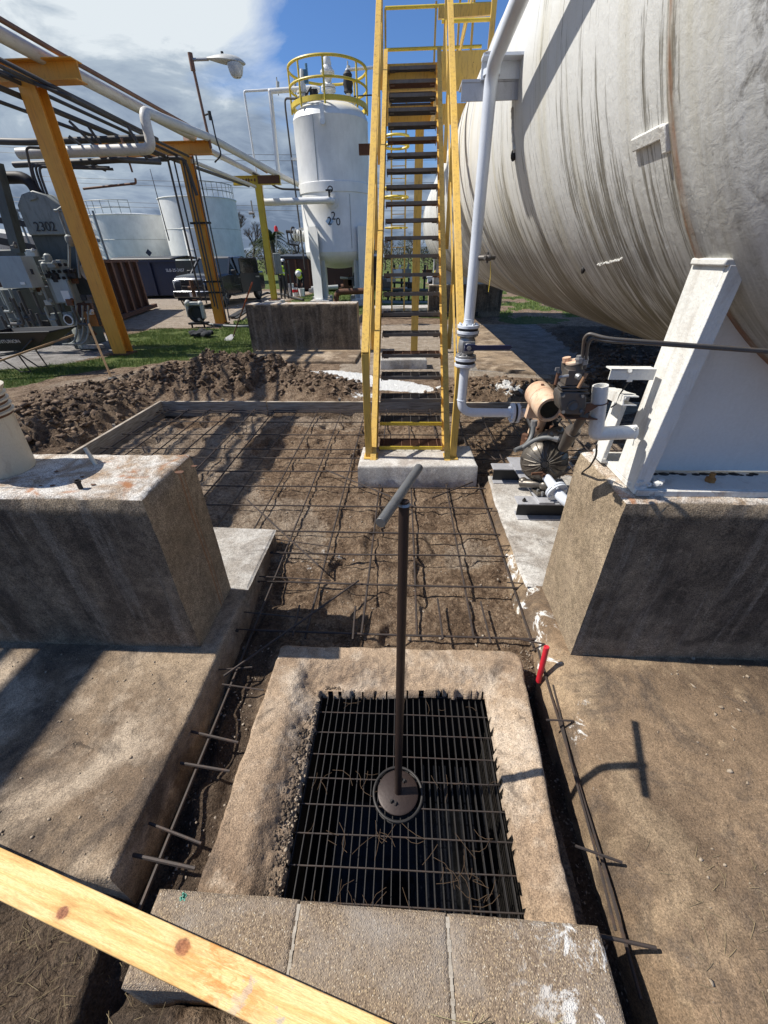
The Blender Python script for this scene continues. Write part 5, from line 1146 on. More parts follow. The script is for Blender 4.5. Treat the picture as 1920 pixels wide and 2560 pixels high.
# small brackets on the saddle wing
bx = thing('white_angle_bracket', at(1340, 800, 1.6), 'small white steel angle sticking out left of the saddle wing above the arm', 'bracket')
a, b = at(1315, 795, 1.55), at(1375, 796, 1.55); mb = MB(); mb.beam(a, b + V((.06, 0, 0)), .045, .005).beam(a + V((0, -.02, -.018)), b + V((.06, -.02, -.018)), .005, .036); mb.build('angle', MT['oldwhite'], bx)
mb = MB(); mb.box(at(1362, 815, 1.53), (.018, .006, .032)).cyl(at(1361, 801, 1.535), at(1361, 801, 1.52), .007, 10); mb.build('tab', MT['oldwhite'], bx)
mb = MB(); mb.pipe([at(1360, 822, 1.53), at(1340, 850, 1.55), at(1332, 872, 1.56), at(1320, 880, 1.55)], .003, .01, 6); tag(mb.build('black_wire', MT['black'], loc=at(1340, 850, 1.55)), 'thin black wire drooping from the small white angle bracket', 'wire')
cz_ = thing('strut_channel', at(1350, 860, 1.6), 'short black and white strut channel fixed to the saddle wing', 'bracket')
a, b = at(1312, 846, 1.75), at(1362, 866, 1.50); mb = MB(); mb.channel(a, b, .05, .035, 1, .004); mb.build('channel', MT['oldwhite'], cz_)
mb = MB(); mb.beam(at(1335, 845, 1.6), at(1370, 855, 1.56), .04, .004); mb.build('cover', MT['oldwhite'], cz_)
random.seed(91)
for k, (a, b, c, r_, m_) in enumerate((((1140, 905), (1148, 925), (1142, 948), .012, 'black'), ((1196, 905), (1205, 925), (1200, 945), .014, 'blackiron'), ((1212, 905), (1190, 930), (1165, 935), .010, 'black'), ((1225, 900), (1245, 935), (1236, 965), .008, 'black'))):
    mb = MB(); mb.pipe([at(*a, 2.95), at(*b, 2.85), at(*c, 2.95)], r_, .05, 8); mb.build('side_hose', MT[m_], pu)
for k in range(14):
    p = pc_ + V((random.uniform(-.16, .16), .10 + random.random() * .12, random.uniform(-.12, .26))); mb = MB(); mb.box(p, (random.uniform(.03, .08), .05, random.uniform(.02, .06)), random.random()).cyl(p, p + V((0, -.05, 0)), .012, 6)
    mb.build('rear_fitting', MT['rust'], pu, bevel=.003)
# ---------------------------------------------------------------- pipe rack
def column(x, y, ztop, xb, label, mat, zb=0., w=.26, base=True):
    t = thing('rack_column', (x, y, 0), label, 'column', 'columns of the pipe rack')
    mb = MB(); mb.ibeam((x, y, zb), (x, y, ztop), w, w, .016, (0, 1, 0)); mb.build('post', mat, t)
    mb = MB(); mb.ibeam((xb[0], y, ztop + .14), (xb[1], y, ztop + .14), w * .95, .27, .016); mb.build('cross_beam', mat, t)
    if base: mb = MB(); mb.box((x, y, zb + .02), (.42, .42, .04)); mb.build('base_plate', MT['rust'], t)
    return t
column(-6.53, 9.63, 4.46, (-10.5, -5.60), 'nearest orange steel column of the pipe rack, beside the grey cabinets', MT['orange'], w=.30)
column(-6.10, 14.5, 4.30, (-8.6, -5.35), 'middle orange steel column with cables, carrying the street lamp', MT['orange'], w=.30)
column(-5.60, 19.4, 4.21, (-6.55, -4.72), 'slim yellow end column with a rusty top beam and stencilled marks', MT['brightyellow'], zb=.30, w=.22)
mb = slab_bm([(-5.95, 19.05), (-5.25, 19.05), (-5.25, 19.75), (-5.95, 19.75)], -.05, .30, .004, .012, .1, seed=40)
tag(mb.build('column_footing', MT['footing'], loc=(-5.6, 19.4, 0)), 'small concrete footing under the slim yellow column', 'footing')
bm3 = MB()
for k in range(7): bm3.ball((-6.35 + k * .11 + random.random() * .03, 19.29, 4.35), .035, (1.3, .15, .8 + random.random()), 1)
r3 = [o for o in bpy.data.objects if o.name.startswith('rack_column')][-1]
bm3.build('rust_patches', MT['rust'], r3)
mb = MB(); mb.b2((-5.55, 19.26, 4.23), (-4.725, 19.275, 4.47)); mb.build('rusty_beam_face', MT['rust'], r3)
def run(name, pts, r, mat, label, cat='pipe', bend=None, n=12, group=None):
    mb = MB(); mb.pipe(pts, r, bend, n, 6); return tag(mb.build(name, mat, loc=pts[0]), label, cat, group)
run('pipe', [(-6.25, -5, 4.79), (-6.20, 9.63, 4.79), (-5.75, 14.4, 4.66)], .105, MT['rackwhite'], 'fat off white pipe lying on the two orange rack beams')
run('pipe', [(-5.98, -5, 4.84), (-5.92, 9.63, 4.84), (-5.52, 14.7, 4.74), (-5.2, 19.4, 4.58)], .038, MT['brownpipe'], 'thin brown pipe along the outer edge of the rack')
eA, eB = at(309, 240, 10.7), at(322, 322, 10.7); eB.x = eA.x
run('pipe', [at(40, 332, 10.7), eB, eA, (-5.36, 14.6, 4.66), (-4.90, 19.4, 4.55), (-4.6, 23, 4.55)], .095, MT['rackwhite'], 'white pipe coming from the left, rising in an elbow and running on over the rack', bend=.17)
run('pipe', [(-6.05, 14.6, 4.66), (-5.72, 19.3, 4.57), (-5.65, 20.3, 4.52)], .08, MT['rackwhite'], 'second white pipe lying on the middle and end rack beams')
run('pipe', [(-6.75, -5, 4.3), (-6.75, 9.3, 4.3), (-6.45, 14.5, 4.20), (-6.0, 19.5, 4.2)], .045, MT['conduit'], 'dark pipe slung under the rack beams')
run('pipe', [(-6.0, 14.5, 4.18), (-5.66, 19.2, 4.14)], .05, MT['rackwhite'], 'short whitish pipe slung below the end of the rack')
ct = thing('cable_tray', (-5.42, 0, 4.6), 'wide cable tray running on along the pipe rack beyond the left edge', 'cable tray')
for x in (-5.55, -5.29): MB().beam((x, -5, 4.62), (x, 5.7, 4.62), .04, .12).build('side_rail', MT['galv'], ct)
mb = MB(); mb.b2((-5.54, -5, 4.56), (-5.30, 5.7, 4.58)); mb.build('tray_floor', MT['galv'], ct)
run('pipe', [at(-10, 305, 11.2), at(60, 307, 11.2), at(320, 298, 11.6)], .060, MT['conduit'], 'dark pipe crossing under the rack from the left, upper one', bend=.2)
run('pipe', [at(30, 356, 11.0), at(180, 350, 11.0), at(260, 345, 11.0), at(345, 350, 12.0)], .055, MT['conduit'], 'dark pipe crossing under the rack from the left, lower one')
run('pipe', [at(180, 408, 10.9), at(294, 396, 10.9), at(292, 385, 10.9)], .022, MT['brownpipe'], 'thin red brown pipe under the white elbow pipe')
run('pipe', [at(262, 298, 11.2), at(286, 372, 11.2)], .02, MT['brownpipe'], 'thin red brown riser crossing behind the white elbow pipe')
for k, (x0, z0, x1, z1, r) in enumerate(((-6.62, 4.44, -6.2, 4.24, .032), (-6.9, 4.36, -6.45, 4.18, .022), (-7.15, 4.42, -6.65, 4.22, .022), (-7.35, 4.3, -6.85, 4.2, .032), (-6.3, 4.42, -5.95, 4.24, .028), (-7.6, 4.38, -7.1, 4.24, .022))):
    run('conduit', [(x0 - .05, -5, z0), (x0, 9.63, z0), (x1, 14.3, z1)], r, MT['conduit'], 'dark conduit slung under the rack beams, %s from the outer edge' % ORD[(1, 2, 3, 4, 0, 5)[k]], 'conduit', group='dark conduits under the rack')
run('conduit', [at(-20, 145, 9.3), at(150, 208, 9.42), at(170, 218, 9.9), at(300, 285, 12.5)], .028, MT['conduit'], 'dark conduit crossing the face of the nearest orange beam', 'conduit', group='dark conduits under the rack')
run('conduit', [at(-20, 118, 9.3), at(120, 190, 9.42), at(185, 222, 10.2), at(340, 300, 13.5)], .034, MT['conduit'], 'thicker conduit crossing the nearest orange beam just above its neighbour', 'conduit', group='dark conduits under the rack')
for k, (a_, b_) in enumerate((((150, 262), (215, 325)), ((190, 272), (240, 345)), ((275, 272), (318, 345)), ((150, 295), (195, 330)), ((190, 350), (228, 368)))): run('hanger', [at(*a_, 11.0), at(*b_, 11.0)], .028, MT['conduit'], 'short slanting rod between the conduits under the rack, %s from the left' % ORD[k], 'rod', group='slanting rods under the rack')
# risers from the cabinets
for k, (dx_, top, x1) in enumerate(((60, 318, 62), (72, 356, 86), (80, 356, 92), (88, 360, 98))):
    Y_ = 10.4; a = at(dx_ - 4, top, Y_); run('conduit', [a + V((1.2, .6, .02)), a, at(x1 + 48, 560, Y_)][0:2] + [at(dx_, top + 20, Y_), at(x1 + 40, 520, Y_)], .024, MT['conduit'], 'grey conduit dropping from the rack to the control cabinets, %s from the left' % ORD[k], 'conduit', bend=.2, group='conduits dropping to the cabinets')
for k, (dx_, d2) in enumerate(((417, 480), (430, 487), (449, 497), (456, 510))):
    a, b = at(dx_ - 55, 342 + k, 14.15), at(d2 - 38, 650 + k * 6, 14.15); b.x = a.x + .02; b.z = max(b.z, .4 if k < 3 else .05)
    run('cable', [a, b], .022 + .008 * (k == 0), MT['conduit'], 'dark cable hanging left of the middle orange column, %s from the left' % ORD[k], 'cable', group='cables left of the middle column')
for k in range(2):
    a = V((-5.82 + k * .10, 14.25, 4.25)); run('cable', [a, a + V((0, 0, -1.6)), a + V((.03 * k, -.02, -3.4)), a + V((.05, -.1, -4.1))], .020, MT['conduit'], 'dark cable strapped to the right side of the middle column, %s one' % ORD[k], 'cable', group='cables right of the middle column')
for z in (2.75, 1.25, .95): 
    mb = MB(); mb.box((-6.0, 14.28, z), (.62, .05, .05)); tag(mb.build('strut_clamp', MT['blackiron'], loc=(-6, 14.28, z)), 'short black strut clamping cables to the middle column, %s one' % {2.75: 'highest', 1.25: 'middle', .95: 'lowest'}[z], 'clamp', 'clamps on the middle column')
vh = thing('rusty_valve', (-6.75, 14.0, 1.0), 'small rusty red valve with handle hanging left of the middle column', 'valve')
mb = MB(); mb.cyl((-6.62, 14.1, .85), (-6.62, 14.1, 1.3), .06, 10).cyl((-6.75, 14.1, 1.1), (-6.50, 14.1, 1.1), .05, 10).box((-6.62, 14.05, .72), (.12, .08, .12)); mb.build('valve_body', MT['rust'], vh)
lc = MB(); c1 = V((-6.35, 14.1, 4.28)); lc.pipe([V((-7.0, 13.9, 4.32)), V((-6.9, 14, 4.14)), c1 + V((0, 0, -.10)), c1 + V((.35, 0, -.10)), c1 + V((.45, .1, -.9))], .045, .2, 10); lc.cyl((-6.6, 14.0, 4.16), (-6.4, 14.0, 4.16), .07, 10)
tag(lc.build('flex_conduit', MT['conduit'], loc=c1), 'thick flexible conduit looping over the head of the middle column', 'conduit')
# street lamp
lm = thing('street_lamp', (-5.32, 14.4, 4.45), 'cobra head street lamp on a thin brown pole above the pipe rack', 'street lamp')
pb_, pt_ = V((-5.30, 14.35, 4.4)), at(411, 118, 14.35)
mb = MB(); mb.tube([pb_, pt_], .035, 10).cyl(pt_ - V((0, 0, .28)), pt_ + V((0, 0, .03)), .06, 10); mb.build('pole', MT['brownpipe'], lm)
arm = at(450, 128, 14.35); mb = MB(); mb.cyl(at(414, 129, 14.35), arm, .032, 10); mb.build('arm', MT['galv'], lm)
h0, h1 = at(448, 127, 14.35), at(530, 138, 14.35); hd = (h1 - h0).normalized(); HL = (h1 - h0).length
mb = MB(); rows = []
for k in range(15):
    t = k / 14; w = .055 + .15 * math.sin(math.pi * min(1, t * 1.05 + .02) ** 1.3 * .95) if t < .97 else .05
    w = [.055, .075, .10, .125, .15, .17, .185, .195, .20, .20, .195, .18, .155, .11, .03][k]; tt_ = w * .62
    c = h0.lerp(h1, t); rows.append([mb.bm.verts.new(c + V((0, math.cos(a) * w, (math.sin(a) * tt_ if math.sin(a) > 0 else math.sin(a) * tt_ * .45)))) for a in [2 * math.pi * j / 16 for j in range(16)]])
for a, b in zip(rows, rows[1:]):
    for j in range(16): mb.bm.faces.new((a[j], a[(j + 1) % 16], b[(j + 1) % 16], b[j]))
mb.bm.faces.new(rows[0]); mb.bm.faces.new(rows[-1][::-1]); mb.build('head_housing', MT['lamphead'], lm)
lc_ = h0.lerp(h1, .72); mb = MB(); mb.lathe([(.195, 0), (.19, -.05), (.165, -.14), (.14, -.20), (.10, -.235), (0, -.24)], lc_ + V((0, 0, -.03)), 22); mb.build('lens', MT['lens'], lm)
mb = MB(); pc2 = h0.lerp(h1, .42); mb.cyl(pc2 + V((0, 0, .09)), pc2 + V((0, 0, .16)), .035, 10); mb.build('photocell', MT['blackiron'], lm)
mb = MB(); mb.pipe([V((-5.28, 14.3, 5.05)), V((-5.12, 14.3, 5.08)), V((-5.1, 14.3, 4.6)), V((-5.02, 14.3, 4.25)), V((-5.25, 14.3, 4.1))], .02, .1, 8); mb.cyl((-5.15, 14.3, 4.95), (-5.15, 14.3, 5.12), .045, 8); mb.build('feed_cable', MT['blackiron'], lm)

# ---------------------------------------------------------------- upright vessel
VX, VY, VR = -2.93, 21.3, 1.45
vs_ = thing('upright_vessel', (VX, VY, 0), 'tall white upright pressure vessel on four legs with yellow top guardrail', 'vessel')
mb = MB(); zt = 6.25; zb_ = 2.03
prof = [(0, zb_ - .62)] + [(VR * math.sin(math.pi / 2 * k / 10), zb_ - .62 * math.cos(math.pi / 2 * k / 10)) for k in range(1, 11)]
prof += [(VR + .012, zb_ + .005), (VR, zb_ + .03), (VR, 4.02), (VR + .035, 4.03), (VR + .035, 4.34), (VR, 4.36), (VR, zt - .02), (VR + .012, zt), (VR, zt + .02)]
prof += [(VR * math.cos(math.pi / 2 * k / 10), zt + .62 * math.sin(math.pi / 2 * k / 10)) for k in range(1, 10)] + [(0, zt + .62)]
mb.lathe(prof, (VX, VY, 0), 72); mb.build('shell', MT['white'], vs_)
for i, a in enumerate((-122, -42, 58, 138)):
    x, y = VX + 1.42 * math.cos(R_(a)), VY + 1.42 * math.sin(R_(a)); u = V((math.cos(R_(a)), math.sin(R_(a)), 0))
    mb = MB(); mb.ibeam((x, y, .28), (x, y, 2.92), .50, .34, .025, u); mb.build('leg', MT['white'], vs_)
    mb = MB(); mb.box((x, y, .265), (.5, .5, .03)); mb.build('leg_plate', MT['white'], vs_)
    f = slab_bm([(x - .42, y - .42), (x + .42, y - .42), (x + .42, y + .42), (x - .42, y + .42)], -.05, .25, .004, .012, .12, seed=50 + i)
    tag(f.build('leg_footing', MT['footing'], loc=(x, y, 0)), 'square concrete footing under one leg of the upright vessel', 'footing', 'footings of the upright vessel')
mb = MB(); mb.lathe([(VR * .93, 6.60), (VR * 1.0, 6.60), (VR * 1.0, 6.74), (VR * .93, 6.74), (VR * .93, 6.60)], (VX, VY, 0), 48); mb.build('deck_ring', MT['brightyellow'], vs_)
RR = VR * 1.0
for z, r_ in ((7.70, .045), (7.18, .04)):
    mb = MB(); mb.ring((VX, VY, z), RR, r_, n=48, m=8); mb.build('guard_rail', MT['brightyellow'], vs_)
for k in range(8):
    a = R_(-88 + 45 * k + (6 if k else 0)); x, y = VX + RR * math.cos(a), VY + RR * math.sin(a); mb = MB(); mb.cyl((x, y, 6.5), (x, y, 7.70), .035, 8); mb.build('rail_post', MT['brightyellow'], vs_)
mb = MB(); mb.cyl((VX, VY, 6.8), (VX, VY, 7.15), .17, 16).flange((VX, VY, 7.18), (0, 0, 1), .27, .06, 8).flange((VX, VY, 7.26), (0, 0, 1), .27, .06, 8).lathe([(.20, 0), (.12, .1), (.14, .2), (.20, .3), (.21, .45), (.15, .55), (.16, .62), (.12, .76), (0, .80)], (VX, VY, 7.28), 16).flange((VX, VY, 7.66), (0, 0, 1), .26, .06, 8); mb.build('relief_valve', MT['white'], vs_)
mb = MB(); x, y = VX - .95, VY - .2; mb.cyl((x, y, 6.7), (x, y, 7.4), .13, 12).flange((x, y, 7.0), (0, 0, 1), .22, .05, 8).flange((x, y, 7.1), (0, 0, 1), .22, .05, 8).cyl((x, y, 7.4), (x + .05, y, 7.7), .09, 12); mb.build('nozzle', MT['white'], vs_)
mb = MB(); mb.box((x + .18, y - .05, 7.5), (.14, .14, .35)).cyl((x + .2, y, 7.6), (x + .2, y, 7.85), .05, 8); mb.build('blue_valve', m_plain('valve_blue', (.10, .22, .32), .5), vs_)
mb = MB(); mb.cyl((VX - .47, VY - .6, 6.7), (VX - .47, VY - .6, 7.05), .14, 12).box((VX - .47, VY - .6, 6.95), (.28, .25, .22)); mb.build('black_valve', MT['black'], vs_)
mb = MB(); mb.cyl((VX + .78, VY - .3, 6.55), (VX + .78, VY - .3, 7.0), .09, 12).cyl((VX + .92, VY - .1, 6.55), (VX + .92, VY - .1, 6.95), .05, 10); mb.build('nozzle', MT['white'], vs_)
mb = MB(); mb.lathe([(.12, 0), (.17, .05), (.15, .15), (.19, .25), (.15, .42), (.17, .5), (.09, .6), (0, .62)], (VX + .78, VY - .3, 7.0), 14); mb.build('black_valve', MT['black'], vs_)
mb = MB(); mb.pipe([(VX + .78, VY - .3, 7.6), (VX + .75, VY - .3, 7.62), (VX + 1.75, VY + .2, 7.80), (VX + 1.75, VY + .2, 4.9), (VX + 1.70, VY - .1, 4.6), (VX + 1.6, VY - .1, 4.4)], .05, .1, 8); mb.build('vent_pipe', MT['white'], vs_)
mb = MB(); mb.pipe([(VX + .95, VY, 7.0), (VX + 1.7, VY, 7.02), (VX + 1.7, VY, 6.2), (VX + 1.66, VY, 5.7)], .022, .1, 6).box((VX + 1.66, VY - .1, 5.9), (.13, .1, .32)); mb.build('instrument_line', MT['blackiron'], vs_)
mb = MB(); mb.pipe([(VX - .6, VY - .35, 7.2), (VX - .9, VY - .5, 6.85), (VX - 1.65, VY - .25, 6.95), (VX - 1.67, VY - .25, 6.7), (VX - 1.60, VY - .25, 3.5), (VX - 1.55, VY - .25, 1.4)], .035, .12, 8); mb.build('side_conduit', MT['conduit'], vs_)
for z in (5.2, 3.9, 2.9): mb = MB(); mb.box((VX - 1.54, VY - .25, z), (.20, .08, .08)); mb.build('conduit_clip', MT['white'], vs_)
mb = MB(); mb.box((VX - .08, VY - VR - .04, 6.28), (.14, .08, .42)).cyl((VX - .08, VY - VR - .02, 6.02), (VX - .08, VY - VR - .10, 6.02), .10, 12); mb.build('lifting_lug', MT['white'], vs_)
mb = MB(); mb.box((VX - .45, VY - VR * .955, 5.3), (.012, .012, 1.85)).box((VX + .75, VY - VR * .87, 3.05), (.012, .012, 1.8)); mb.build('vertical_seam', MT['cabgrey'], vs_)
def on_v(c, dz):
    a = (c.x - VX) / VR; a = math.asin(max(-1, min(1, a))); return V((VX + (VR + .012 + dz) * math.sin(a), VY - (VR + .012 + dz) * math.cos(a), c.z))
cdia = at(712, 478, VY - VR); mb = MB(); sz = .17
mb.prism([(0, -sz), (sz, 0), (0, sz), (-sz, 0)], V((cdia.x, 0, cdia.z)), (1, 0, 0), (0, 0, 1), (0, .006, 0))
for v in mb.bm.verts: v.co = on_v(v.co, 0) if True else v.co
mb.build('diamond_label', MT['lightblue'], vs_, smooth=0)
for ch_, dx_, dy_ in (('2', 712, 478), ('2', 720.5, 467), ('0', 730.5, 479.5)):
    p = at(dx_, dy_, VY - VR); text(ch_, .37 if ch_ == '2' else .36, (p.x, VY - VR - .02, p.z), (1, 0, 0), (0, 0, 1), MT['ink'], 'digit', vs_, .002, bend=lambda c, dz: on_v(c, .006))
# its pipes
nz = at(715, 432, VY - VR - .3)
run('pipe', [(-5.70, 20.1, 4.45), (-5.72, 19.95, 4.0), (-5.62, 19.85, nz.z), (nz.x, VY - VR - .30, nz.z), (nz.x + .02, VY - VR + .1, nz.z)], .115, MT['white'], 'thick white pipe dropping from the rack end and running into the upright vessel', bend=.28, n=16)
nn = thing('vessel_nozzle_valve', (nz.x, VY - VR - .1, nz.z), 'flanged nozzle with a small black gauge valve on the upright vessel', 'nozzle')
mb = MB(); mb.flange((nz.x, VY - VR - .02, nz.z), (0, -1, 0), .26, .05, 10); mb.build('flange', MT['white'], nn)
mb = MB(); mb.cyl((nz.x - .05, VY - VR - .32, nz.z + .1), (nz.x - .05, VY - VR - .32, nz.z + .28), .04, 8).box((nz.x - .05, VY - VR - .32, nz.z + .30), (.26, .05, .05)).ring((nz.x, VY - VR - .32, nz.z + .33), .09, .02, (0, -1, 0), 16, 5); mb.build('gauge_valve', MT['blackiron'], nn)
dv = MB(); p = at(545, 452, 19.9); dv.cyl(p + V((0, 0, .28)), p + V((0, 0, -.3)), .03, 8).cyl(p + V((-.16, 0, -.12)), p + V((.06, 0, -.12)), .05, 8).ball(p + V((.02, 0, -.22)), .06); tag(dv.build('drain_valve', MT['galv'], loc=p), 'small drain valve hanging under the elbow of the white vessel pipe', 'valve')
def pts21(*q, Y=21.8): return [at(a, b, Y) for a, b in q]
run('pipe', pts21((690, 195), (680, 190), (583, 197), (584, 200), (604, 400)), .085, MT['white'], 'white vent pipe rising from the rack end and crossing to the vessel top', bend=.2)
run('pipe', pts21((640, 191), (527, 197), (552, 360), (556, 384)), .040, MT['white'], 'thin white pipe farther left running up and across to the vessel top', bend=.08)
run('pipe', [at(520, 360, 18.5), at(575, 388, 20), at(600, 408, 20.4), at(655, 410, 20.8)], .035, MT['conduit'], 'thin dark conduit sloping from the rack to the vessel side', 'conduit', bend=.3)
for dx_, yy_ in ((600, 172), (637, 170), (752, 140)):
    p = at(dx_, yy_ + 20, 24 if dx_ != 752 else 22); mb = MB(); mb.cyl(p - V((0, 0, .2)), p + V((0, 0, .35)), .025, 6).cyl(p + V((0, 0, .02)), p + V((.03, 0, .22)), .07, 8)
    tag(mb.build('vent_fitting', MT['lamphead'], loc=p), 'small vent fitting standing up beside the vessel top', 'vent', 'vent fittings near the vessel top')

# ---------------------------------------------------------------- control cabinets at the left
def boxq(t, name, mat, a, b, Y_, dep, tilt=0, bevel=.01):
    p, q = at(*a, Y_), at(*b, Y_); mb = MB(); mb.b2((p.x, Y_, min(p.z, q.z)), (q.x, Y_ + dep, max(p.z, q.z))); return mb.build(name, mat, t, bevel=bevel)
cc = thing('control_cabinet', (-8.0, 10.2, 0), 'weathered grey control cabinet rack stencilled 2302 with panels and conduits', 'cabinet')
bz = lambda dy, Y_=10.2: at(150, dy, Y_).z
def cb_(name, mat, x0, x1, z0, z1, y0=10.2, dep=.4, bevel=.01): mb = MB(); mb.b2((x0, y0, z0), (x1, y0 + dep, z1)); return mb.build(name, mat, cc, bevel=bevel)
cb_('frame_body', MT['cabdark'], -8.2, -7.15, 1.05, 2.35, 10.35, .5); cb_('leg', MT['cabdark'], -7.28, -7.05, .0, 1.1, 10.3, .2); cb_('leg', MT['cabdark'], -8.2, -8.05, .0, 1.1, 10.3, .2)
mb = MB(); pz = at(60, 500, 10.25); hp_ = [(0, 0), (1.02, 0), (.95, .48), (.72, .68), (.45, .76), (.18, .70), (0, .52)]
mb.prism(hp_, (-8.16, 10.25, 2.34), (1, 0, 0), (0, 0, 1), (0, .35, 0)); hh_ = mb.build('rounded_housing', MT['cabgrey'], cc, bevel=.02)
text('2302', .24, (-7.72, 10.235, 2.48), (1, 0, 0), (0, 0, 1), MT['ink'], 'stencil_number', hh_, .003)
pn = boxq(cc, 'switch_panel', MT['cabgrey'], (82, 562), (165, 655), 9.9, .22)
P0 = at(88, 570, 9.9)
mb = MB()
for r in range(3):
    for k in range(5 if r < 2 else 4): c = P0 + V((.06 + k * .125 + r * .05, 0, -.02 - r * .125)); mb.cyl((c.x, 9.90, c.z), (c.x, 9.865, c.z), .032, 10).box((c.x, 9.85, c.z), (.015, .02, .055))
mb.build('switch_knobs', MT['blackiron'], pn)
mb = MB(); mb.b2((-7.82, 9.885, 1.08), (-7.40, 9.898, 1.52)); pw_ = mb.build('pale_plate', MT['cablight'], pn)
mb = MB(); mb.b2((-7.66, 9.872, 1.10), (-7.48, 9.884, 1.30)); mb.build('name_plate', MT['white'], pw_); mb = MB(); mb.b2((-7.26, 9.885, 1.10), (-7.14, 9.898, 1.22)); mb.build('small_plate', MT['blackiron'], pn)
lb = thing('junction_box', at(40, 590, 9.7), 'large blue grey junction box at the left frame edge beside the 2302 cabinet', 'electrical box')
boxq(lb, 'box_body', MT['cablight'], (-25, 554), (72, 622), 9.55, .35); mb = MB(); p = at(65, 575, 9.54); mb.box((p.x, 9.53, p.z - .1), (.04, .03, .10)); mb.build('latch', MT['blackiron'], lb); mb = MB(); p = at(49, 612, 9.54); mb.box((p.x, 9.54, p.z), (.10, .012, .05)); mb.build('white_sticker', MT['white'], lb)
for nm, mat, a, b, lab in (('disconnect_box', 'cabgrey', (100, 678), (128, 706), 'small grey disconnect box low on the cabinet rack'), ('meter_box', 'cabgrey', (134, 675), (166, 706), 'grey box with a round glass meter low on the cabinet rack'),
                           ('rusted_box', 'rustbox', (177, 674), (214, 705), 'rusty orange box at the lower right of the cabinet rack'), ('white_box', 'white', (206, 603), (236, 643), 'pale blank box on the right side of the cabinet rack')):
    Y_ = 9.95 if nm != 'white_box' else 10.1; p, q = at(*a, Y_), at(*b, Y_); t = thing(nm, (p.x, Y_, q.z), lab, 'electrical box'); boxq(t, 'box_body', MT[mat], a, b, Y_, .22)
    if nm == 'meter_box': c = (p + q) / 2; mb = MB(); mb.cyl((c.x, Y_, c.z), (c.x, Y_ - .04, c.z), .09, 18); mb.build('meter_glass', MT['glass'], t); mb = MB(); mb.ring((c.x, Y_ - .03, c.z), .10, .018, (0, -1, 0), 20, 6); mb.build('bezel', MT['white'], t)
bp = thing('exhaust_pipe', at(60, 385, 10.3), 'thick dark pipe bending over and down into the cabinet housing', 'pipe')
mb = MB(); mb.pipe([at(-60, 385, 10.4), at(62, 383, 10.4), at(92, 440, 10.4), at(100, 462, 10.4)], .105, .35, 16); mb.build('pipe_run', MT['blackiron'], bp)
mb = MB(); c = at(84, 430, 10.4); mb.flange(c, (.25, 0, -1), .19, .05, 8); mb.build('flange', MT['cabgrey'], bp)
mb = MB(); mb.beam(at(-12, 350, 10.2), at(42, 545, 10.2), .2, .2, (0, 1, 0)); tag(mb.build('dark_post', MT['cabdark'], loc=at(40, 540, 10.2)), 'dark slanting steel post at the left edge behind the junction box', 'post')
gt = thing('machinery_skid', (-9.2, 10.8, 0), 'dark green grey machinery mass with pipes behind the cabinets at the left edge', 'machinery')
for a, b, Y_, d in (((-60, 625), (88, 745), 10.9, 1.2), ((60, 700), (150, 745), 11.0, .8), ((-40, 540), (60, 600), 10.8, .8), ((150, 690), (205, 745), 10.5, .5)): boxq(gt, 'casing', MT['cabdark'], a, b, Y_, d, bevel=.03)
mb = MB(); p = at(190, 735, 10.45); mb.lathe([(.0, 0), (.22, .0), (.22, .42), (.16, .5), (0, .52)], (p.x, 10.4, .02), 20); mb.build('drum', MT['cabgrey'], gt)
random.seed(12)
for k in range(36):
    a = (random.uniform(-5, 210), random.uniform(600, 700)); b = (a[0] + random.uniform(-10, 40), a[1] + random.uniform(20, 60)); Y_ = random.uniform(9.75, 10.1); mb = MB(); pa, pb2 = at(*a, Y_), at(*b, Y_)
    mb.pipe([pa, V((pa.x, Y_, pb2.z)), pb2], .018 + .02 * random.random(), .05, 8); mb.build('pipework', MT['conduit' if k % 3 else 'cabgrey'], gt)
for k in range(34):
    a = (random.uniform(5, 205), random.uniform(520, 730)); Y_ = random.uniform(9.8, 10.2); pa = at(*a, Y_); mb = MB()
    mb.box(pa, (random.uniform(.06, .2), .1, random.uniform(.05, .18))).cyl(pa, pa + V((.1, -.05, .06)), .035, 8); mb.build('fitting', MT[('blackiron', 'cabgrey', 'castgrey', 'lamphead', 'rust')[k % 5]], gt, bevel=.006)
for x_ in (165, 178, 190): 
    mb = MB(); mb.pipe([at(x_, 660, 9.85), at(x_ + 2, 720, 9.85), at(x_ - 6, 742, 9.8), at(x_ - 30, 744, 9.7)], .022, .15, 8); tag(mb.build('conduit', MT['cabgrey'], loc=at(x_, 700, 9.85)), 'grey conduit curving down from the cabinet to the concrete, %s one' % {165: 'left', 178: 'middle', 190: 'right'}[x_], 'conduit', 'conduits under the cabinets')
for dx_, dy_ in ((150, 548), (98, 606), (104, 600 - 12)):
    p = at(dx_, dy_ - 30, 9.9); t = thing('work_light', p, 'explosion proof lamp globe fixed to the cabinet rack', 'lamp', 'caged lamps on the cabinet rack'); mb = MB(); mb.lathe([(.03, .09), (.07, .06), (.08, .0), (.06, -.09), (.03, -.12), (0, -.125)], p, 14); mb.build('globe', MT['cabgrey'], t)
for k in range(3): run('conduit', [at(118 + k * 6, 455, 9.95), at(126 + k * 12, 455 - 10 * (k == 1), 9.95), at(150 + k * 14, 520, 9.95), at(150 + k * 22, 600, 9.95)], .026, MT['cabgrey'], 'grey flexible conduit snaking down the cabinet face, %s from the left' % ORD[k], 'conduit', bend=.2, group='conduits on the cabinet face')
hz = MB(); 
for k in range(6): hz.ring(at(193, 588, 10.1) + V((0, .02 * k, 0)), .17 - .008 * k, .014, (0.2, -1, 0), 24, 6)
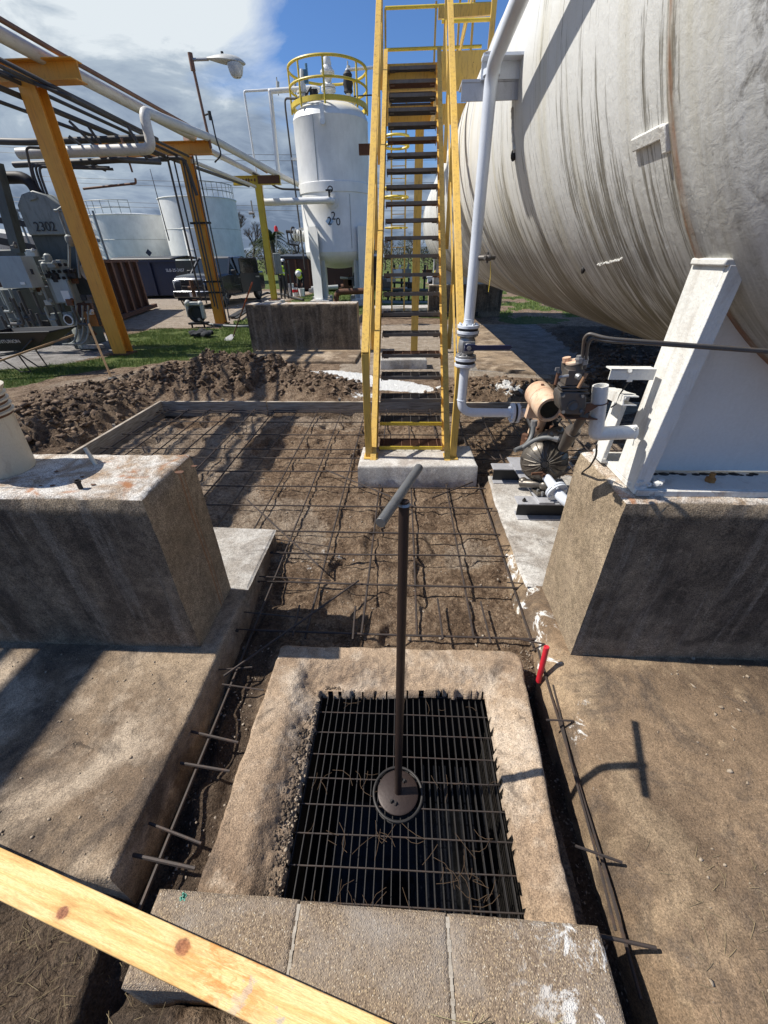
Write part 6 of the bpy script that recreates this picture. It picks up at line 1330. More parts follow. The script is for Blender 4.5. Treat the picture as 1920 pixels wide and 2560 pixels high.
tag(hz.build('coiled_hose', MT['lamphead'], loc=at(193, 588, 10.1)), 'coil of pale hose hanging at the right of the cabinet rack', 'hose')
# walkway frames farther back at the left
wk = thing('far_walkway', (-14, 17, 0), 'distant steel walkway and rails behind the cabinets', 'walkway')
for a, b, h_ in (((-40, 445), (190, 473), .07), ((-40, 512), (120, 545), .22), ((20, 470), (60, 475), .05), ((-40, 470), (200, 505), .18), ((120, 500), (215, 520), .1)): mb = MB(); mb.beam(at(*a, 17), at(*b, 17), .08, h_); mb.build('rail', MT['blackiron' if h_ > .1 else 'cabgrey'], wk)
for x_ in (15, 35, 55, 130, 150, 200): mb = MB(); p = at(x_, 455, 17.1); mb.beam(p, V((p.x, p.y, p.z - 1.6)), .05, .05, (0, 1, 0)); mb.build('post', MT['cabgrey'], wk)
mb = MB(); mb.cyl(at(10, 500, 19), V((at(10, 560, 19).x, 19, 0)), 1.0, 24); tag(mb.build('small_tank', MT['rackwhite'], loc=at(10, 560, 19)), 'whitish vertical tank partly hidden behind the left cabinets', 'tank')
# ---------------------------------------------------------------- wheelbarrow, boards, tools on the grass
wb_ = thing('wheelbarrow', (-7.75, 8.3, 0), 'black wheelbarrow with white lettering on its tray at the left edge', 'wheelbarrow')
ta, tb, tc, td_ = at(-40, 713, 8.1), at(107, 716, 8.1), at(76, 765, 8.15), at(-20, 775, 8.15)
mb = MB(); 
trc = at(106, 717, 7.75); brc = at(78, 756, 7.9); top = [(trc.x - 1.35, 7.80, trc.z - .03), tuple(trc), (trc.x + .02, 8.45, trc.z), (trc.x - 1.35, 8.45, trc.z - .03)]; bot = [(brc.x - .85, 7.92, brc.z - .03), tuple(brc), (brc.x, 8.28, brc.z), (brc.x - .85, 8.28, brc.z - .03)]
tv = [mb.bm.verts.new(p) for p in top]; bv = [mb.bm.verts.new(p) for p in bot]
for k in range(4): mb.bm.faces.new((tv[k], tv[(k + 1) % 4], bv[(k + 1) % 4], bv[k]))
mb.bm.faces.new(bv); tr = mb.build('tray', MT['black'], wb_, smooth=0); so_ = tr.modifiers.new('t', 'SOLIDIFY'); so_.thickness = .012
mb = MB(); mb.tube([*top, top[0]], .014, 8); mb.build('tray_rim', MT['black'], wb_)
tpos = (V(top[0]) + V(top[1]) + V(bot[0]) + V(bot[1])) / 4 + V((.13, -.012, .015)); un = (V(top[1]) - V(top[0])).normalized(); up_ = ((V(top[0]) + V(top[1])) / 2 - (V(bot[0]) + V(bot[1])) / 2).normalized(); up_ = (up_ - un * up_.dot(un)).normalized()
text('CENTURION', .095, tpos - un.cross(up_) * -.012 + V((-.28, 0, 0)), un, up_, MT['inkwhite'], 'lettering', tr, .002)
mb = MB(); mb.tube([(-8.7, 7.95, .22), (-8.0, 7.85, .30), (-7.3, 7.8, .40), (-6.95, 7.78, .62)], .018, 8).tube([(-8.7, 8.2, .22), (-8.0, 8.3, .30), (-7.3, 8.35, .40), (-6.95, 8.38, .62)], .018, 8); mb.build('handles', MT['blackiron'], wb_)
for y in (7.86, 8.3): mb = MB(); mb.tube([(-7.9, y, .33), (-7.55, y, .02), (-7.35, y, .02), (-7.45, y, .38)], .014, 8); mb.build('leg', MT['blackiron'], wb_)
wh = MB(); wh.ring((-8.30, 8.0, .19), .14, .05, (0, 1, 0), 28, 10); w1 = wh.build('wheel', MT['black'], wb_); wh = MB(); wh.cyl((-8.30, 7.96, .19), (-8.30, 8.04, .19), .10, 16); wh.build('hub', MT['blackiron'], w1)
mb = MB(); p, q = at(-30, 790, 7.4), at(158, 724, 7.9); mb.beam(p, q, .13, .03); tag(mb.build('loose_board', MT['stakewood'], loc=p, bevel=.004), 'long narrow board lying across the wheelbarrow with raised end', 'board')
mb = MB(); p, q = at(192, 700, 8.1), at(240, 815, 7.55); mb.beam(p, q, .035, .03); tag(mb.build('wooden_stick', MT['stakewood'], loc=q), 'thin wooden stick leaning upright in the soil near the orange column', 'stick')
mb = MB(); mb.ball(gz(243, 818, .20), .06, (1.3, 1, .5), 2); tag(mb.build('dark_stone', MT['blackiron'], loc=gz(243, 818, .2)), 'small dark lump at the foot of the wooden stick', 'stone')
mb = MB(); c = gz(207, 752, .04)
mb.prism([(-.22, -.12), (.1, -.15), (.24, 0), (.12, .12), (-.2, .1)], c, (1, 0, 0), (0, 1, 0), (0, 0, .08)); tag(mb.build('flat_stone', MT['slabwhite'], loc=c, bevel=.02), 'flat pale stone beside the foot of the cabinets', 'stone')
sh = thing('shovel', gz(505, 728, 0), 'long handled shovel leaning with its blade in the grass by the empty pier', 'shovel')
a, b = gz(503, 728, .05), at(545, 610, 10.4); mb = MB(); mb.tube([a, a.lerp(b, .55)], .016, 8); mb.build('lower_handle', MT['rust'], sh); mb = MB(); mb.tube([a.lerp(b, .55), b], .017, 8); mb.build('upper_handle', m_plain('red_orange', (.45, .10, .04), .5), sh)
mb = MB(); mb.prism([(-.13, -.14), (.11, -.16), (.13, .08), (.0, .16), (-.12, .06)], a + V((-.08, -.06, -.02)), (1, .1, .2), (0, 1, .4), (0, 0, .01)); mb.build('blade', MT['galv'], sh)
mb = MB(); c = gz(432, 722, .06)
for k in range(14): mb.ball(c + V((random.gauss(0, .17), random.gauss(0, .10), random.random() * .06)), random.uniform(.07, .13), (1.3, 1, .55), 2)
for v in mb.bm.verts: v.co += V((mnoise.noise(v.co * 9), mnoise.noise(v.co * 9 + V((5, 0, 0))), mnoise.noise(v.co * 11))) * .05
tag(mb.build('dark_jacket', MT['cloth'], loc=c), 'crumpled dark jacket lying on the grass', 'jacket')
hp2 = thing('pump_on_stand', (-6.7, 13.8, 0), 'small white and black portable pump standing left of the middle column base', 'pump')
pc3 = at(425, 677, 13.9); mb = MB(); mb.ring(pc3, .22, .06, (.2, -1, 0), 24, 8); mb.cyl(pc3 + V((0, .1, 0)), pc3 + V((0, -.04, 0)), .18, 18); mb.build('round_body', MT['black'], hp2)
mb = MB(); mb.box(pc3 + V((-.05, 0, .28)), (.5, .14, .10)).box(pc3 + V((-.25, 0, .08)), (.10, .14, .38)).box(pc3 + V((.22, 0, .05)), (.10, .14, .40)).ball(pc3 + V((-.2, -.02, .3)), .09).ball(pc3 + V((.2, -.02, .28)), .08); mb.build('white_manifold', MT['lamphead'], hp2, bevel=.02)
mb = MB(); mb.box(pc3 + V((0, 0, -.28)), (.55, .35, .05)).cyl(pc3 + V((-.2, -.1, -.3)), pc3 + V((-.2, -.1, -.42)), .03, 8).cyl(pc3 + V((.2, -.1, -.3)), pc3 + V((.2, -.1, -.42)), .03, 8); mb.build('feet', MT['blackiron'], hp2)
run('hose', [gz(430, 690, .25), gz(445, 700, .04), gz(480, 704, .03), gz(520, 706, .03), gz(545, 705, .03)], .045, MT['hose'], 'grey hose snaking over the grass from the portable pump', 'hose', bend=.4)
run('hose', [gz(560, 640, .12), gz(578, 632, .12), gz(612, 636, .10), gz(640, 645, .05), gz(655, 648, .05)], .06, MT['black'], 'thick black hose lying in the grass behind the empty pier', 'hose', bend=.6)
mb = MB(); mb.beam(gz(500, 685, .05), gz(560, 650, .05), .25, .05).beam(gz(510, 688, .10), gz(548, 662, .1), .1, .04); tag(mb.build('steel_track', MT['blackiron'], loc=gz(520, 670)), 'dark steel channel lying on the sand near the truck', 'channel')
# ---------------------------------------------------------------- dumpsters, far tanks
db = thing('rust_dumpster', (-10.5, 15, 0), 'rusty red brown roll off dumpster with ribbed side behind the orange column', 'dumpster')
def hexa(t, name, mat, P, bevel=0):
    mb = MB(); v = [mb.bm.verts.new(p) for p in P]
    for f in ((3, 2, 1, 0), (4, 5, 6, 7), (0, 1, 5, 4), (1, 2, 6, 5), (2, 3, 7, 6), (3, 0, 4, 7)): mb.bm.faces.new([v[i] for i in f])
    return mb.build(name, mat, t, bevel=bevel)
A0, A1 = V((-9.75, 13.3, .12)), V((-11.3, 19.4, .12)); back_ = V((-2.2, -.55, 0)); up2 = V((0, 0, 1.72))
hexa(db, 'bin', MT['rustbrown'], [A0, A1, A1 + back_, A0 + back_] + [p + up2 for p in (A0, A1, A1 + back_, A0 + back_)])
for k in range(7): p = A0.lerp(A1, (k + .3) / 6.6) + V((.06, 0, 0)); mb = MB(); mb.beam(p, p + up2, .14, .10, (0, 1, 0)); mb.build('rib', MT['brownpipe'], db)
mb = MB(); mb.beam(A0 + up2 + V((.03, 0, 0)), A1 + up2 + V((.03, .05, 0)), .16, .10).beam(A0 + V((.05, 0, 0)), A1 + V((.05, .5, 0)), .16, .14); mb.build('rim', MT['rust'], db)
nb = thing('navy_dumpster', (-13, 24, 0), 'dark blue dumpster under a black tarp with small white code, left of the truck', 'dumpster')
mb = MB(); mb.prism([(-16.2, .15), (-12.7, .15), (-12.45, 1.80), (-16.2, 1.80)], (0, 25.2, 0), (1, 0, 0), (0, 0, 1), (0, 3.0, 0)); bn = mb.build('bin', MT['navy'], nb)
mb = MB(); mb.b2((-16.2, 25.08, 1.74), (-12.4, 25.18, 1.86)).beam((-13.9, 25.12, .15), (-13.9, 25.12, 1.8), .12, .1, (0, 1, 0)).beam((-15.1, 25.12, .15), (-15.1, 25.12, 1.8), .12, .1, (0, 1, 0)); mb.build('rim', MT['navy'], nb)
mb = MB(); rows = []
for j in range(5): rows.append([mb.bm.verts.new((-16.2 + 3.85 * i / 12, 25.05 + 3.1 * j / 4, 1.90 + .14 * math.sin(j * .8) + .05 * mnoise.noise(V((i, j, 2))))) for i in range(13)])
for a, b in zip(rows, rows[1:]):
    for i in range(12): mb.bm.faces.new((a[i], a[i + 1], b[i + 1], b[i]))
o = mb.build('tarp', MT['tarp'], nb); o.modifiers.new('s', 'SOLIDIFY').thickness = .03
text('SLB-25-2457', .20, (at(379, 584, 25.1).x, 25.06, at(379, 584, 25.1).z), (1, 0, 0), (0, 0, 1), MT['inkwhite'], 'code_lettering', bn, .003)
rd = thing('long_dumpster', (-5, 31, 0), 'long rusty brown dumpster under a dark tarp behind the two workers', 'dumpster')
hexa(rd, 'bin', MT['rustbrown'], [V(p) for p in ((-7.8, 29.5, .1), (-1.8, 29.2, .1), (-1.6, 31.5, .1), (-7.8, 32, .1), (-7.9, 29.4, 1.85), (-1.7, 29.1, 1.8), (-1.5, 31.5, 1.8), (-7.9, 32, 1.85))])
hexa(rd, 'tarp', MT['tarp'], [V(p) for p in ((-8.0, 29.3, 1.80), (-1.6, 29.0, 1.74), (-1.4, 31.6, 1.8), (-8, 32.1, 1.85), (-8.0, 29.3, 1.95), (-1.6, 29.0, 1.86), (-1.4, 31.6, 2.0), (-8, 32.1, 2.08))])
for k in range(8): mb = MB(); mb.beam((-7.6 + k * .8, 29.35, .1), (-7.6 + k * .8, 29.33, 1.75), .1, .08, (0, 1, 0)); mb.build('rib', MT['rust'], rd)
def big_tank(name, c, r, h, label, roofh=.35, ladder=None, rail=None, diam=None):
    t = thing(name, (c[0], c[1], 0), label, 'storage tank', 'white storage tanks in the background')
    mb = MB(); mb.lathe([(r, -.1), (r, h), (r + .06, h + .02), (r + .04, h + .07), (r * .5, h + roofh * .7), (0, h + roofh)], (*c, 0), 64); mb.build('shell', MT['white'], t)
    mb = MB()
    for k in (.33, .66): mb.ring((*c, h * k), r + .005, .018, n=64, m=5)
    mb.build('shell_seams', MT['lamphead'], t)
    if ladder is not None:
        a = R_(ladder); u = V((math.cos(a), math.sin(a), 0)); s_ = V((-u.y, u.x, 0)); b = V((*c, 0)) + u * (r + .25); mb = MB()
        for q in (-.22, .22): mb.beam(b + s_ * q, b + s_ * q + V((0, 0, h + 1)), .05, .05, (0, 1, 0))
        for k in range(int(h / .3)): mb.beam(b + s_ * -.22 + V((0, 0, k * .3)), b + s_ * .22 + V((0, 0, k * .3)), .03, .03)
        for k in range(int(h / .8)): mb.ring(b + u * .35 + V((0, 0, 1.6 + k * .75)), .38, .022, n=14, m=5)
        mb.build('ladder', MT['conduit'], t)
    if rail:
        mb = MB()
        for z in (.5, 1.0): mb.ring((*c, h + z), r * .97, .03, n=24, m=5, a0=R_(rail[0]), a1=R_(rail[1]))
        for k in range(9): a = R_(rail[0] + (rail[1] - rail[0]) * k / 8); mb.cyl((c[0] + r * .97 * math.cos(a), c[1] + r * .97 * math.sin(a), h), (c[0] + r * .97 * math.cos(a), c[1] + r * .97 * math.sin(a), h + 1), .025, 5)
        mb.build('roof_railing', MT['cabgrey'], t, smooth=0)
    if diam:
        p = at(*diam, c[1] - r); mb = MB(); mb.prism([(0, -.28), (.28, 0), (0, .28), (-.28, 0)], (p.x, c[1] - r - .06, p.z), (1, 0, 0), (0, 0, 1), (0, .02, 0)); mb.build('hazard_diamond', MT['navy'], t, smooth=0)
    return t
big_tank('storage_tank', (-25.3, 45), 3.9, 5.15, 'wide white storage tank with a caged ladder on its left side', ladder=-122, rail=(-150, -60), diam=(322, 546))
big_tank('storage_tank', (-17.5, 42), 3.1, 6.0, 'taller white storage tank with a railing at its right roof edge', rail=(-60, 10))
big_tank('storage_tank', (-15.6, 36), .95, 3.75, 'slim white tank in front of the taller tank, behind the truck', .1)
big_tank('storage_tank', (-33, 48), 3.5, 4.2, 'low white tank partly hidden behind the cabinets at the left', .1)
mb = MB(); p, q = at(324, 365, 38), at(353, 470, 38); q.z -= 1.5; mb.tube([q, p], .05, 8, True, .02); tag(mb.build('antenna_mast', MT['conduit'], loc=q), 'thin leaning mast rising between the two far tanks', 'mast')

# ---------------------------------------------------------------- pickup truck (local axes: +y forward, z up)
tr_ = thing('pickup_truck', (-8.88, 22.1, 0), 'dark crew cab pickup truck with chrome grille and an open rear door', 'truck', rz=R_(173.8))
def TB(mb, name, mat, par=None, **k): return mb.build(name, mat, par or tr_, local=True, **k)
def loft(mb, secs, closed=True):
    rows = [[mb.bm.verts.new(p) for p in s] for s in secs]; n = len(rows[0])
    for a, b in zip(rows, rows[1:]):
        for i in range(n): mb.bm.faces.new((a[i], a[(i + 1) % n], b[(i + 1) % n], b[i]))
    mb.bm.faces.new(rows[0]); mb.bm.faces.new(rows[-1][::-1]); return mb
def sec(y, w, z0, z1, r=.10, crown=.03): return [(-w + .03, y, z0), (-w, y, z0 + .12), (-w, y, z1 - r), (-w + r, y, z1), (0, y, z1 + crown), (w - r, y, z1), (w, y, z1 - r), (w, y, z0 + .12), (w - .03, y, z0)]
mb = MB(); loft(mb, [sec(2.55, .86, .55, 1.02, .12), sec(2.45, .94, .42, 1.16, .10), sec(2.2, .97, .40, 1.24, .09, .06), sec(1.2, .99, .40, 1.30, .08, .06), sec(.95, 1.0, .40, 1.28, .05)]); TB(mb, 'hood_and_fenders', MT['carpaint'])
mb = MB(); loft(mb, [sec(.97, 1.0, .40, 1.26, .04, 0), sec(-1.25, 1.0, .40, 1.24, .04, 0)]); TB(mb, 'cab_lower', MT['carpaint'])
mb = MB(); loft(mb, [sec(-1.30, 1.0, .45, 1.26, .05, -.0), sec(-2.9, .99, .45, 1.28, .05, 0)]); TB(mb, 'bed', MT['carpaint'], bevel=.01)
mb = MB(); loft(mb, [[(-.90, .95, 1.24), (-.90, .93, 1.27), (.90, .93, 1.27), (.90, .95, 1.24)], [(-.86, .55, 1.60), (-.84, .52, 1.63), (.84, .52, 1.63), (.86, .55, 1.60)]]); 
mb = MB(); v = [(-.93, .98, 1.25), (.93, .98, 1.25), (.93, -1.22, 1.24), (-.93, -1.22, 1.24), (-.76, .22, 1.90), (.76, .22, 1.90), (.76, -1.0, 1.90), (-.76, -1.0, 1.90)]
vv = [mb.bm.verts.new(p) for p in v]
for f in ((0, 1, 5, 4), (1, 2, 6, 5), (2, 3, 7, 6), (3, 0, 4, 7)): mb.bm.faces.new([vv[i] for i in f])
TB(mb, 'windows', MT['glass'], smooth=0)
mb = MB(); loft(mb, [[(-.78, .26, 1.88), (-.72, .22, 1.93), (0, .20, 1.955), (.72, .22, 1.93), (.78, .26, 1.88)], [(-.80, -.4, 1.90), (-.73, -.4, 1.95), (0, -.4, 1.975), (.73, -.4, 1.95), (.80, -.4, 1.90)], [(-.78, -1.04, 1.88), (-.72, -1.02, 1.93), (0, -1.0, 1.955), (.72, -1.02, 1.93), (.78, -1.04, 1.88)]]); TB(mb, 'roof', MT['carpaint'])
mb = MB()
for s_ in (-1, 1):
    for (a, b) in (((.93, .98, 1.25), (.765, .22, 1.91)), ((.94, -.05, 1.25), (.785, -.05, 1.92)), ((.93, -1.22, 1.24), (.765, -1.0, 1.91)), ((.94, -.95, 1.25), (.78, -.85, 1.91))): mb.beam((a[0] * s_, a[1], a[2]), (b[0] * s_, b[1], b[2]), .07, .06)
TB(mb, 'pillars', MT['carpaint'])
mb = MB(); mb.box((0, 2.54, .92), (1.12, .06, .46)); TB(mb, 'grille_surround', MT['chrome'], bevel=.03)
mb = MB(); 
for sx_ in (-1, 1):
    for z in (.81, 1.03): mb.box((sx_ * .27, 2.58, z), (.46, .02, .14))
TB(mb, 'grille_mesh', MT['black'], bevel=.01)
mb = MB(); mb.box((0, 2.58, .56), (1.9, .16, .26)); TB(mb, 'front_bumper', MT['chrome'], bevel=.04)
mb = MB(); mb.box((0, 2.67, .55), (.34, .01, .16)); TB(mb, 'licence_plate', MT['white'])
mb = MB(); mb.box((0, 2.60, .38), (1.6, .1, .12)); TB(mb, 'air_dam', MT['black'])
for s_ in (-1, 1):
    mb = MB(); mb.box((s_ * .76, 2.47, .93), (.34, .12, .34)); TB(mb, 'headlight', MT['lens'], bevel=.04)
    mb = MB(); mb.box((s_ * 1.10, .72, 1.33), (.22, .12, .20)); TB(mb, 'mirror', MT['black'], bevel=.03)
    mb = MB(); mb.box((s_ * .96, -.15, .40), (.14, 2.0, .06)); TB(mb, 'side_step', MT['chrome'])
    for y in (1.72, -2.05):
        mb = MB(); mb.ring((s_ * .88, y, .40), .29, .115, (1, 0, 0), 28, 10); w_ = TB(mb, 'wheel', MT['black'])
        mb = MB(); mb.lathe([(0, .06), (.05, .07), (.07, .03), (.22, .02), (.235, .06), (.25, .05)], (s_ * .92, y, .40), 24, (s_, 0, 0))
        for k in range(5): a = k * 1.2566; mb.beam((s_ * .97, y, .40), (s_ * .965, y + .21 * math.cos(a), .40 + .21 * math.sin(a)), .05, .05, (0, 0, 1) if abs(math.sin(a)) < .9 else (0, 1, 0))
        TB(mb, 'rim', MT['galv'], w_)
        mb = MB(); mb.ring((s_ * .97, y, .42), .45, .035, (1, 0, 0), 24, 6, 0, math.pi); TB(mb, 'wheel_arch', MT['carpaint'])
mb = MB(); mb.box((-1.015, .45, .80), (.006, .72, .012)).box((-1.015, .10, 1.0), (.006, .008, .75)).box((-1.02, .12, 1.10), (.03, .18, .04)); TB(mb, 'door_trim', MT['chrome'])
dmb = MB(); dm = Matrix.Rotation(R_(-42), 3, 'Z'); hp3 = V((-1.0, -.06, 0))
for c_, s__ in (((0.02, -.50, .86), (.05, 1.0, .80)),): dmb.box(hp3 + dm @ V(c_), s__, dm)
for c_, s__ in (((-.02, -.50, 1.86), (.05, .86, .06)), ((0, -.06, 1.55), (.05, .05, .6)), ((0, -.95, 1.52), (.05, .06, .56))): dmb.box(hp3 + dm @ V(c_), s__, dm)
dr = TB(dmb, 'rear_door', MT['carpaint'], bevel=.01); dmb = MB(); dmb.box(hp3 + dm @ V((0, -.5, 1.55)), (.02, .86, .58), dm); TB(dmb, 'door_glass', MT['glass'], dr)
dmb = MB(); dmb.box(hp3 + dm @ V((-.06, -.85, 1.10)), (.03, .18, .05), dm); TB(dmb, 'handle', MT['chrome'], dr)
mb = MB(); mb.beam((-.7, -1.3, 1.93), (.7, -1.3, 1.93), .05, .05).beam((-.72, -1.32, 1.3), (-.72, -1.32, 1.93), .05, .05).beam((.72, -1.32, 1.3), (.72, -1.32, 1.93), .05, .05); TB(mb, 'headache_rack', MT['black'])

# ---------------------------------------------------------------- the two workers
def person(name, loc, J, rad, label, vest=True, rz=0, hat=True):
    """J joints: list of (name, parent, xyz); one skinned surface"""
    t = thing(name, loc, label, 'person', rz=rz)
    names = [j[0] for j in J]; me = bpy.data.meshes.new('body'); bm = bmesh.new(); vv = [bm.verts.new(j[2]) for j in J]
    for k, j in enumerate(J):
        if j[1]: bm.edges.new((vv[names.index(j[1])], vv[k]))
    bm.to_mesh(me); bm.free(); o = bpy.data.objects.new('body', me); COL.objects.link(o); o.parent = t; me.materials.append(MT['cloth'])
    md = o.modifiers.new('skin', 'SKIN'); md.use_smooth_shade = True
    for k, j in enumerate(J): me.skin_vertices[0].data[k].radius = (j[3], j[3] * (j[4] if len(j) > 4 else 1)); me.skin_vertices[0].data[k].use_root = (k == 0)
    sb = o.modifiers.new('sub', 'SUBSURF'); sb.levels = 2; sb.render_levels = 2
    return t, o
def extra(t, name, mat, pts, rads, flat=1.):
    mb = MB(); mb.tube(pts, list(rads), 14)
    return mb.build(name, mat, t, local=True)
def worker(loc, pose, label, rz):
    if pose == 'stand': # bending a little forward, seen from behind
        H = dict(pelvis=(0, 0, .98), waist=(0, .03, 1.12), chest=(0, .12, 1.36), neck=(0, .20, 1.50), head=(0, .24, 1.60), crown=(0, .26, 1.72),
                 sl=(-.19, .13, 1.43), el=(-.24, .22, 1.18), wl=(-.20, .42, 1.10), sr=(.19, .13, 1.43), er=(.25, .20, 1.18), wr=(.20, .42, 1.08), hl=(-.10, 0, .93), kl=(-.12, .03, .50), al=(-.14, -.02, .09), tl=(-.15, .16, .04), hr=(.10, 0, .93), kr=(.12, .05, .50), ar=(.14, 0, .09), tr=(.15, .18, .04))
    else: # bent well over, facing the camera, hands on buckets
        H = dict(pelvis=(0, -.18, .88), waist=(0, -.05, .98), chest=(0, .20, 1.12), neck=(0, .36, 1.14), head=(0, .46, 1.12), crown=(0, .56, 1.10),
                 sl=(-.20, .24, 1.10), el=(-.27, .32, .84), wl=(-.18, .42, .62), sr=(.20, .24, 1.10), er=(.27, .32, .84), wr=(.18, .42, .62), hl=(-.10, -.16, .84), kl=(-.14, .02, .48), al=(-.15, -.10, .09), tl=(-.16, .08, .04), hr=(.10, -.16, .84), kr=(.14, .03, .48), ar=(.15, -.08, .09), tr=(.16, .10, .04))
    J = [('pelvis', None, H['pelvis'], .15, .8), ('waist', 'pelvis', H['waist'], .14, .8), ('chest', 'waist', H['chest'], .17, .7), ('neck', 'chest', H['neck'], .065), ('head', 'neck', H['head'], .085, 1.1), ('crown', 'head', H['crown'], .075)]
    for s_ in 'lr': J += [('s' + s_, 'chest', H['s' + s_], .075), ('e' + s_, 's' + s_, H['e' + s_], .052), ('w' + s_, 'e' + s_, H['w' + s_], .036), ('h' + s_, 'pelvis', H['h' + s_], .11), ('k' + s_, 'h' + s_, H['k' + s_], .075), ('a' + s_, 'k' + s_, H['a' + s_], .05), ('t' + s_, 'a' + s_, H['t' + s_], .045)]
    t, o = person('person', loc, J, None, label, rz=rz)
    c, n_, p_ = V(H['chest']), V(H['neck']), V(H['waist']); ax = (c - p_).normalized()
    mb = MB(); mb.tube([p_ - ax * .10, p_, p_.lerp(c, .6), c + ax * .05, c + ax * .11], [.17, .175, .195, .19, .12], 16)
    m_ = mb.build('safety_vest', MT['hivis'], t, local=True)
    mb = MB(); mb.tube([p_ - ax * .01, p_ + ax * .04], [.182, .184], 16); mb.build('reflective_band', MT['inkwhite'], m_, local=True)
    hd_ = V(H['head']); cr_ = V(H['crown']); ha = (cr_ - hd_).normalized(); mb = MB(); mb.lathe([(.165, .0), (.135, .012), (.135, .05), (.115, .10), (.07, .135), (0, .145)], cr_ - ha * .05, 20, ha); mb.build('hard_hat', MT['hat'], t, local=True)
    mb = MB(); mb.ball(hd_ + V((0, .02, -.02)), .085, (.85, .95, 1.1), 2).ball(hd_ + V((0, .11, -.03)), .018).ball(hd_ + V((.09, .02, -.02)), .02).ball(hd_ + V((-.09, .02, -.02)), .02); mb.build('face', MT['skin'], t, local=True)
    for s_ in 'lr':
        w = V(H['w' + s_]); e = V(H['e' + s_]); d_ = (w - e).normalized(); mb = MB(); mb.box(w + d_ * .05, (.075, .03, .08)); sd2 = d_.cross(V((1, 0, 0))).normalized()
        for k in range(4): b_ = w + d_ * .08 + V((-.028 + k * .019, 0, 0)); mb.tube([b_, b_ + d_ * .035, b_ + d_ * .06 + sd2 * .015], [.009, .008, .007], 6)
        b_ = w + d_ * .04 + V((.04 if s_ == 'l' else -.04, 0, 0)); mb.tube([b_, b_ + d_ * .03 + V((.015 if s_ == 'l' else -.015, 0, 0)), b_ + d_ * .055], [.010, .009, .007], 6)
        mb.build('hand', MT['skin'], t, local=True)
        f_ = V(H['a' + s_]); mb = MB(); mb.ball(f_ + V((0, .06, -.03)), .075, (.75, 1.8, .75), 2); mb.build('boot', MT['black'], t, local=True)
    return t
worker((-6.85, 25.8, 0), 'stand', 'worker in hi-vis yellow vest and dark trousers standing behind the grey box', R_(-20))
worker((-5.95, 26.3, 0), 'bend', 'worker in white hard hat and hi-vis vest bending over white buckets', R_(185))
for i, (x, y, h_, lab) in enumerate(((-6.15, 25.6, .42, 'white bucket with a red band in front of the bending worker'), (-5.75, 25.5, .40, 'plain white bucket right of the red banded one'), (-6.45, 26.0, .62, 'white lidded container between the two workers'))):
    t = thing('bucket', (x, y, 0), lab, 'bucket'); mb = MB(); mb.lathe([(0, 0), (.14, 0), (.17, h_), (.175, h_), (.17, h_ - .02), (0, h_ - .03)], (x, y, 0), 18); mb.build('bucket_body', MT['hat'], t)
    if i == 0: mb = MB(); mb.lathe([(.163, .20), (.170, .34)], (x, y, 0), 18); mb.build('band', MT['redcap'], t)
bx2 = thing('grey_post_box', (-6.35, 24.2, 0), 'narrow grey electrical box on posts with a red beacon on a thin pole', 'electrical box')
p, q = at(590, 547, 24), at(610, 592, 24); mb = MB(); mb.b2((p.x, 23.9, q.z), (q.x, 24.1, p.z)); mb.build('box_body', MT['cabgrey'], bx2, bevel=.02)
mb = MB(); 
for x in (p.x + .1, q.x - .05, q.x + .15, q.x + .35): mb.cyl((x, 24.1, 0), (x, 24.1, q.z + (.6 if x > q.x else 0)), .045, 8)
mb.build('posts', MT['conduit'], bx2)
mb = MB(); b1_ = at(597, 547, 24); t1_ = at(597, 500, 24); mb.tube([b1_, t1_], .028, 8); mb.build('beacon_pole', MT['cabgrey'], bx2); mb = MB(); mb.lathe([(.09, 0), (.09, .16), (.05, .23), (0, .24)], t1_, 14); mb.build('red_beacon', MT['redlens'], bx2)
# valve cluster left of the vessel
vc_ = thing('valve_cluster', at(640, 505, 23), 'flanged valve and looped pipe sticking out left of the vessel', 'valve')
mb = MB(); a, b = at(628, 506, 23), at(665, 512, 23)
for k in range(5): c = a.lerp(b, .25 + k * .17); mb.flange(c, (1, 0, -.1), .26 - .03 * (k % 2), .07, 6)
mb.cyl(a.lerp(b, .2), b, .11, 12); mb.build('valve_body', MT['oldwhite'], vc_)
mb = MB(); mb.pipe([at(618, 500, 23), at(640, 502, 23)], .06, .1, 8).pipe([at(620, 503, 23), at(624, 528, 23), at(646, 530, 23), at(645, 545, 23), at(632, 548, 23)], .035, .1, 8).ring(at(634, 505, 22.9), .25, .04, (1, -.3, 0), 20, 6); mb.build('looped_pipe', MT['blackiron'], vc_)

# ---------------------------------------------------------------- plant and clutter beyond
run('pipe', [at(726, 655, 18), at(727, 631, 18), at(800, 628, 18)], .11, MT['rust'], 'rusty brown pipe elbow rising behind the empty pier', bend=.4)
tb_ = thing('pipe_manifold', (.2, 22, 0), 'low pipe manifold with black posts and small valves beyond the stair', 'manifold')
for a, b, r_, m_ in (((800, 608), (900, 612), .05, 'conduit'), ((820, 625), (930, 628), .08, 'cabdark'), ((815, 655), (930, 657), .12, 'cabgrey'), ((735, 600), (790, 604), .05, 'lamphead')): mb = MB(); mb.cyl(at(*a, 21), at(*b, 21), r_, 10); mb.build('pipe', MT[m_], tb_)
mb = MB()
for x_ in (822, 838, 852, 868, 884, 905, 918): p = at(x_, 580, 21.3); mb.cyl((p.x, 21.3, 0), (p.x, 21.3, at(x_, 572 + (x_ % 3) * 14, 21.3).z), .05, 8)
mb.build('posts', MT['blackiron'], tb_)
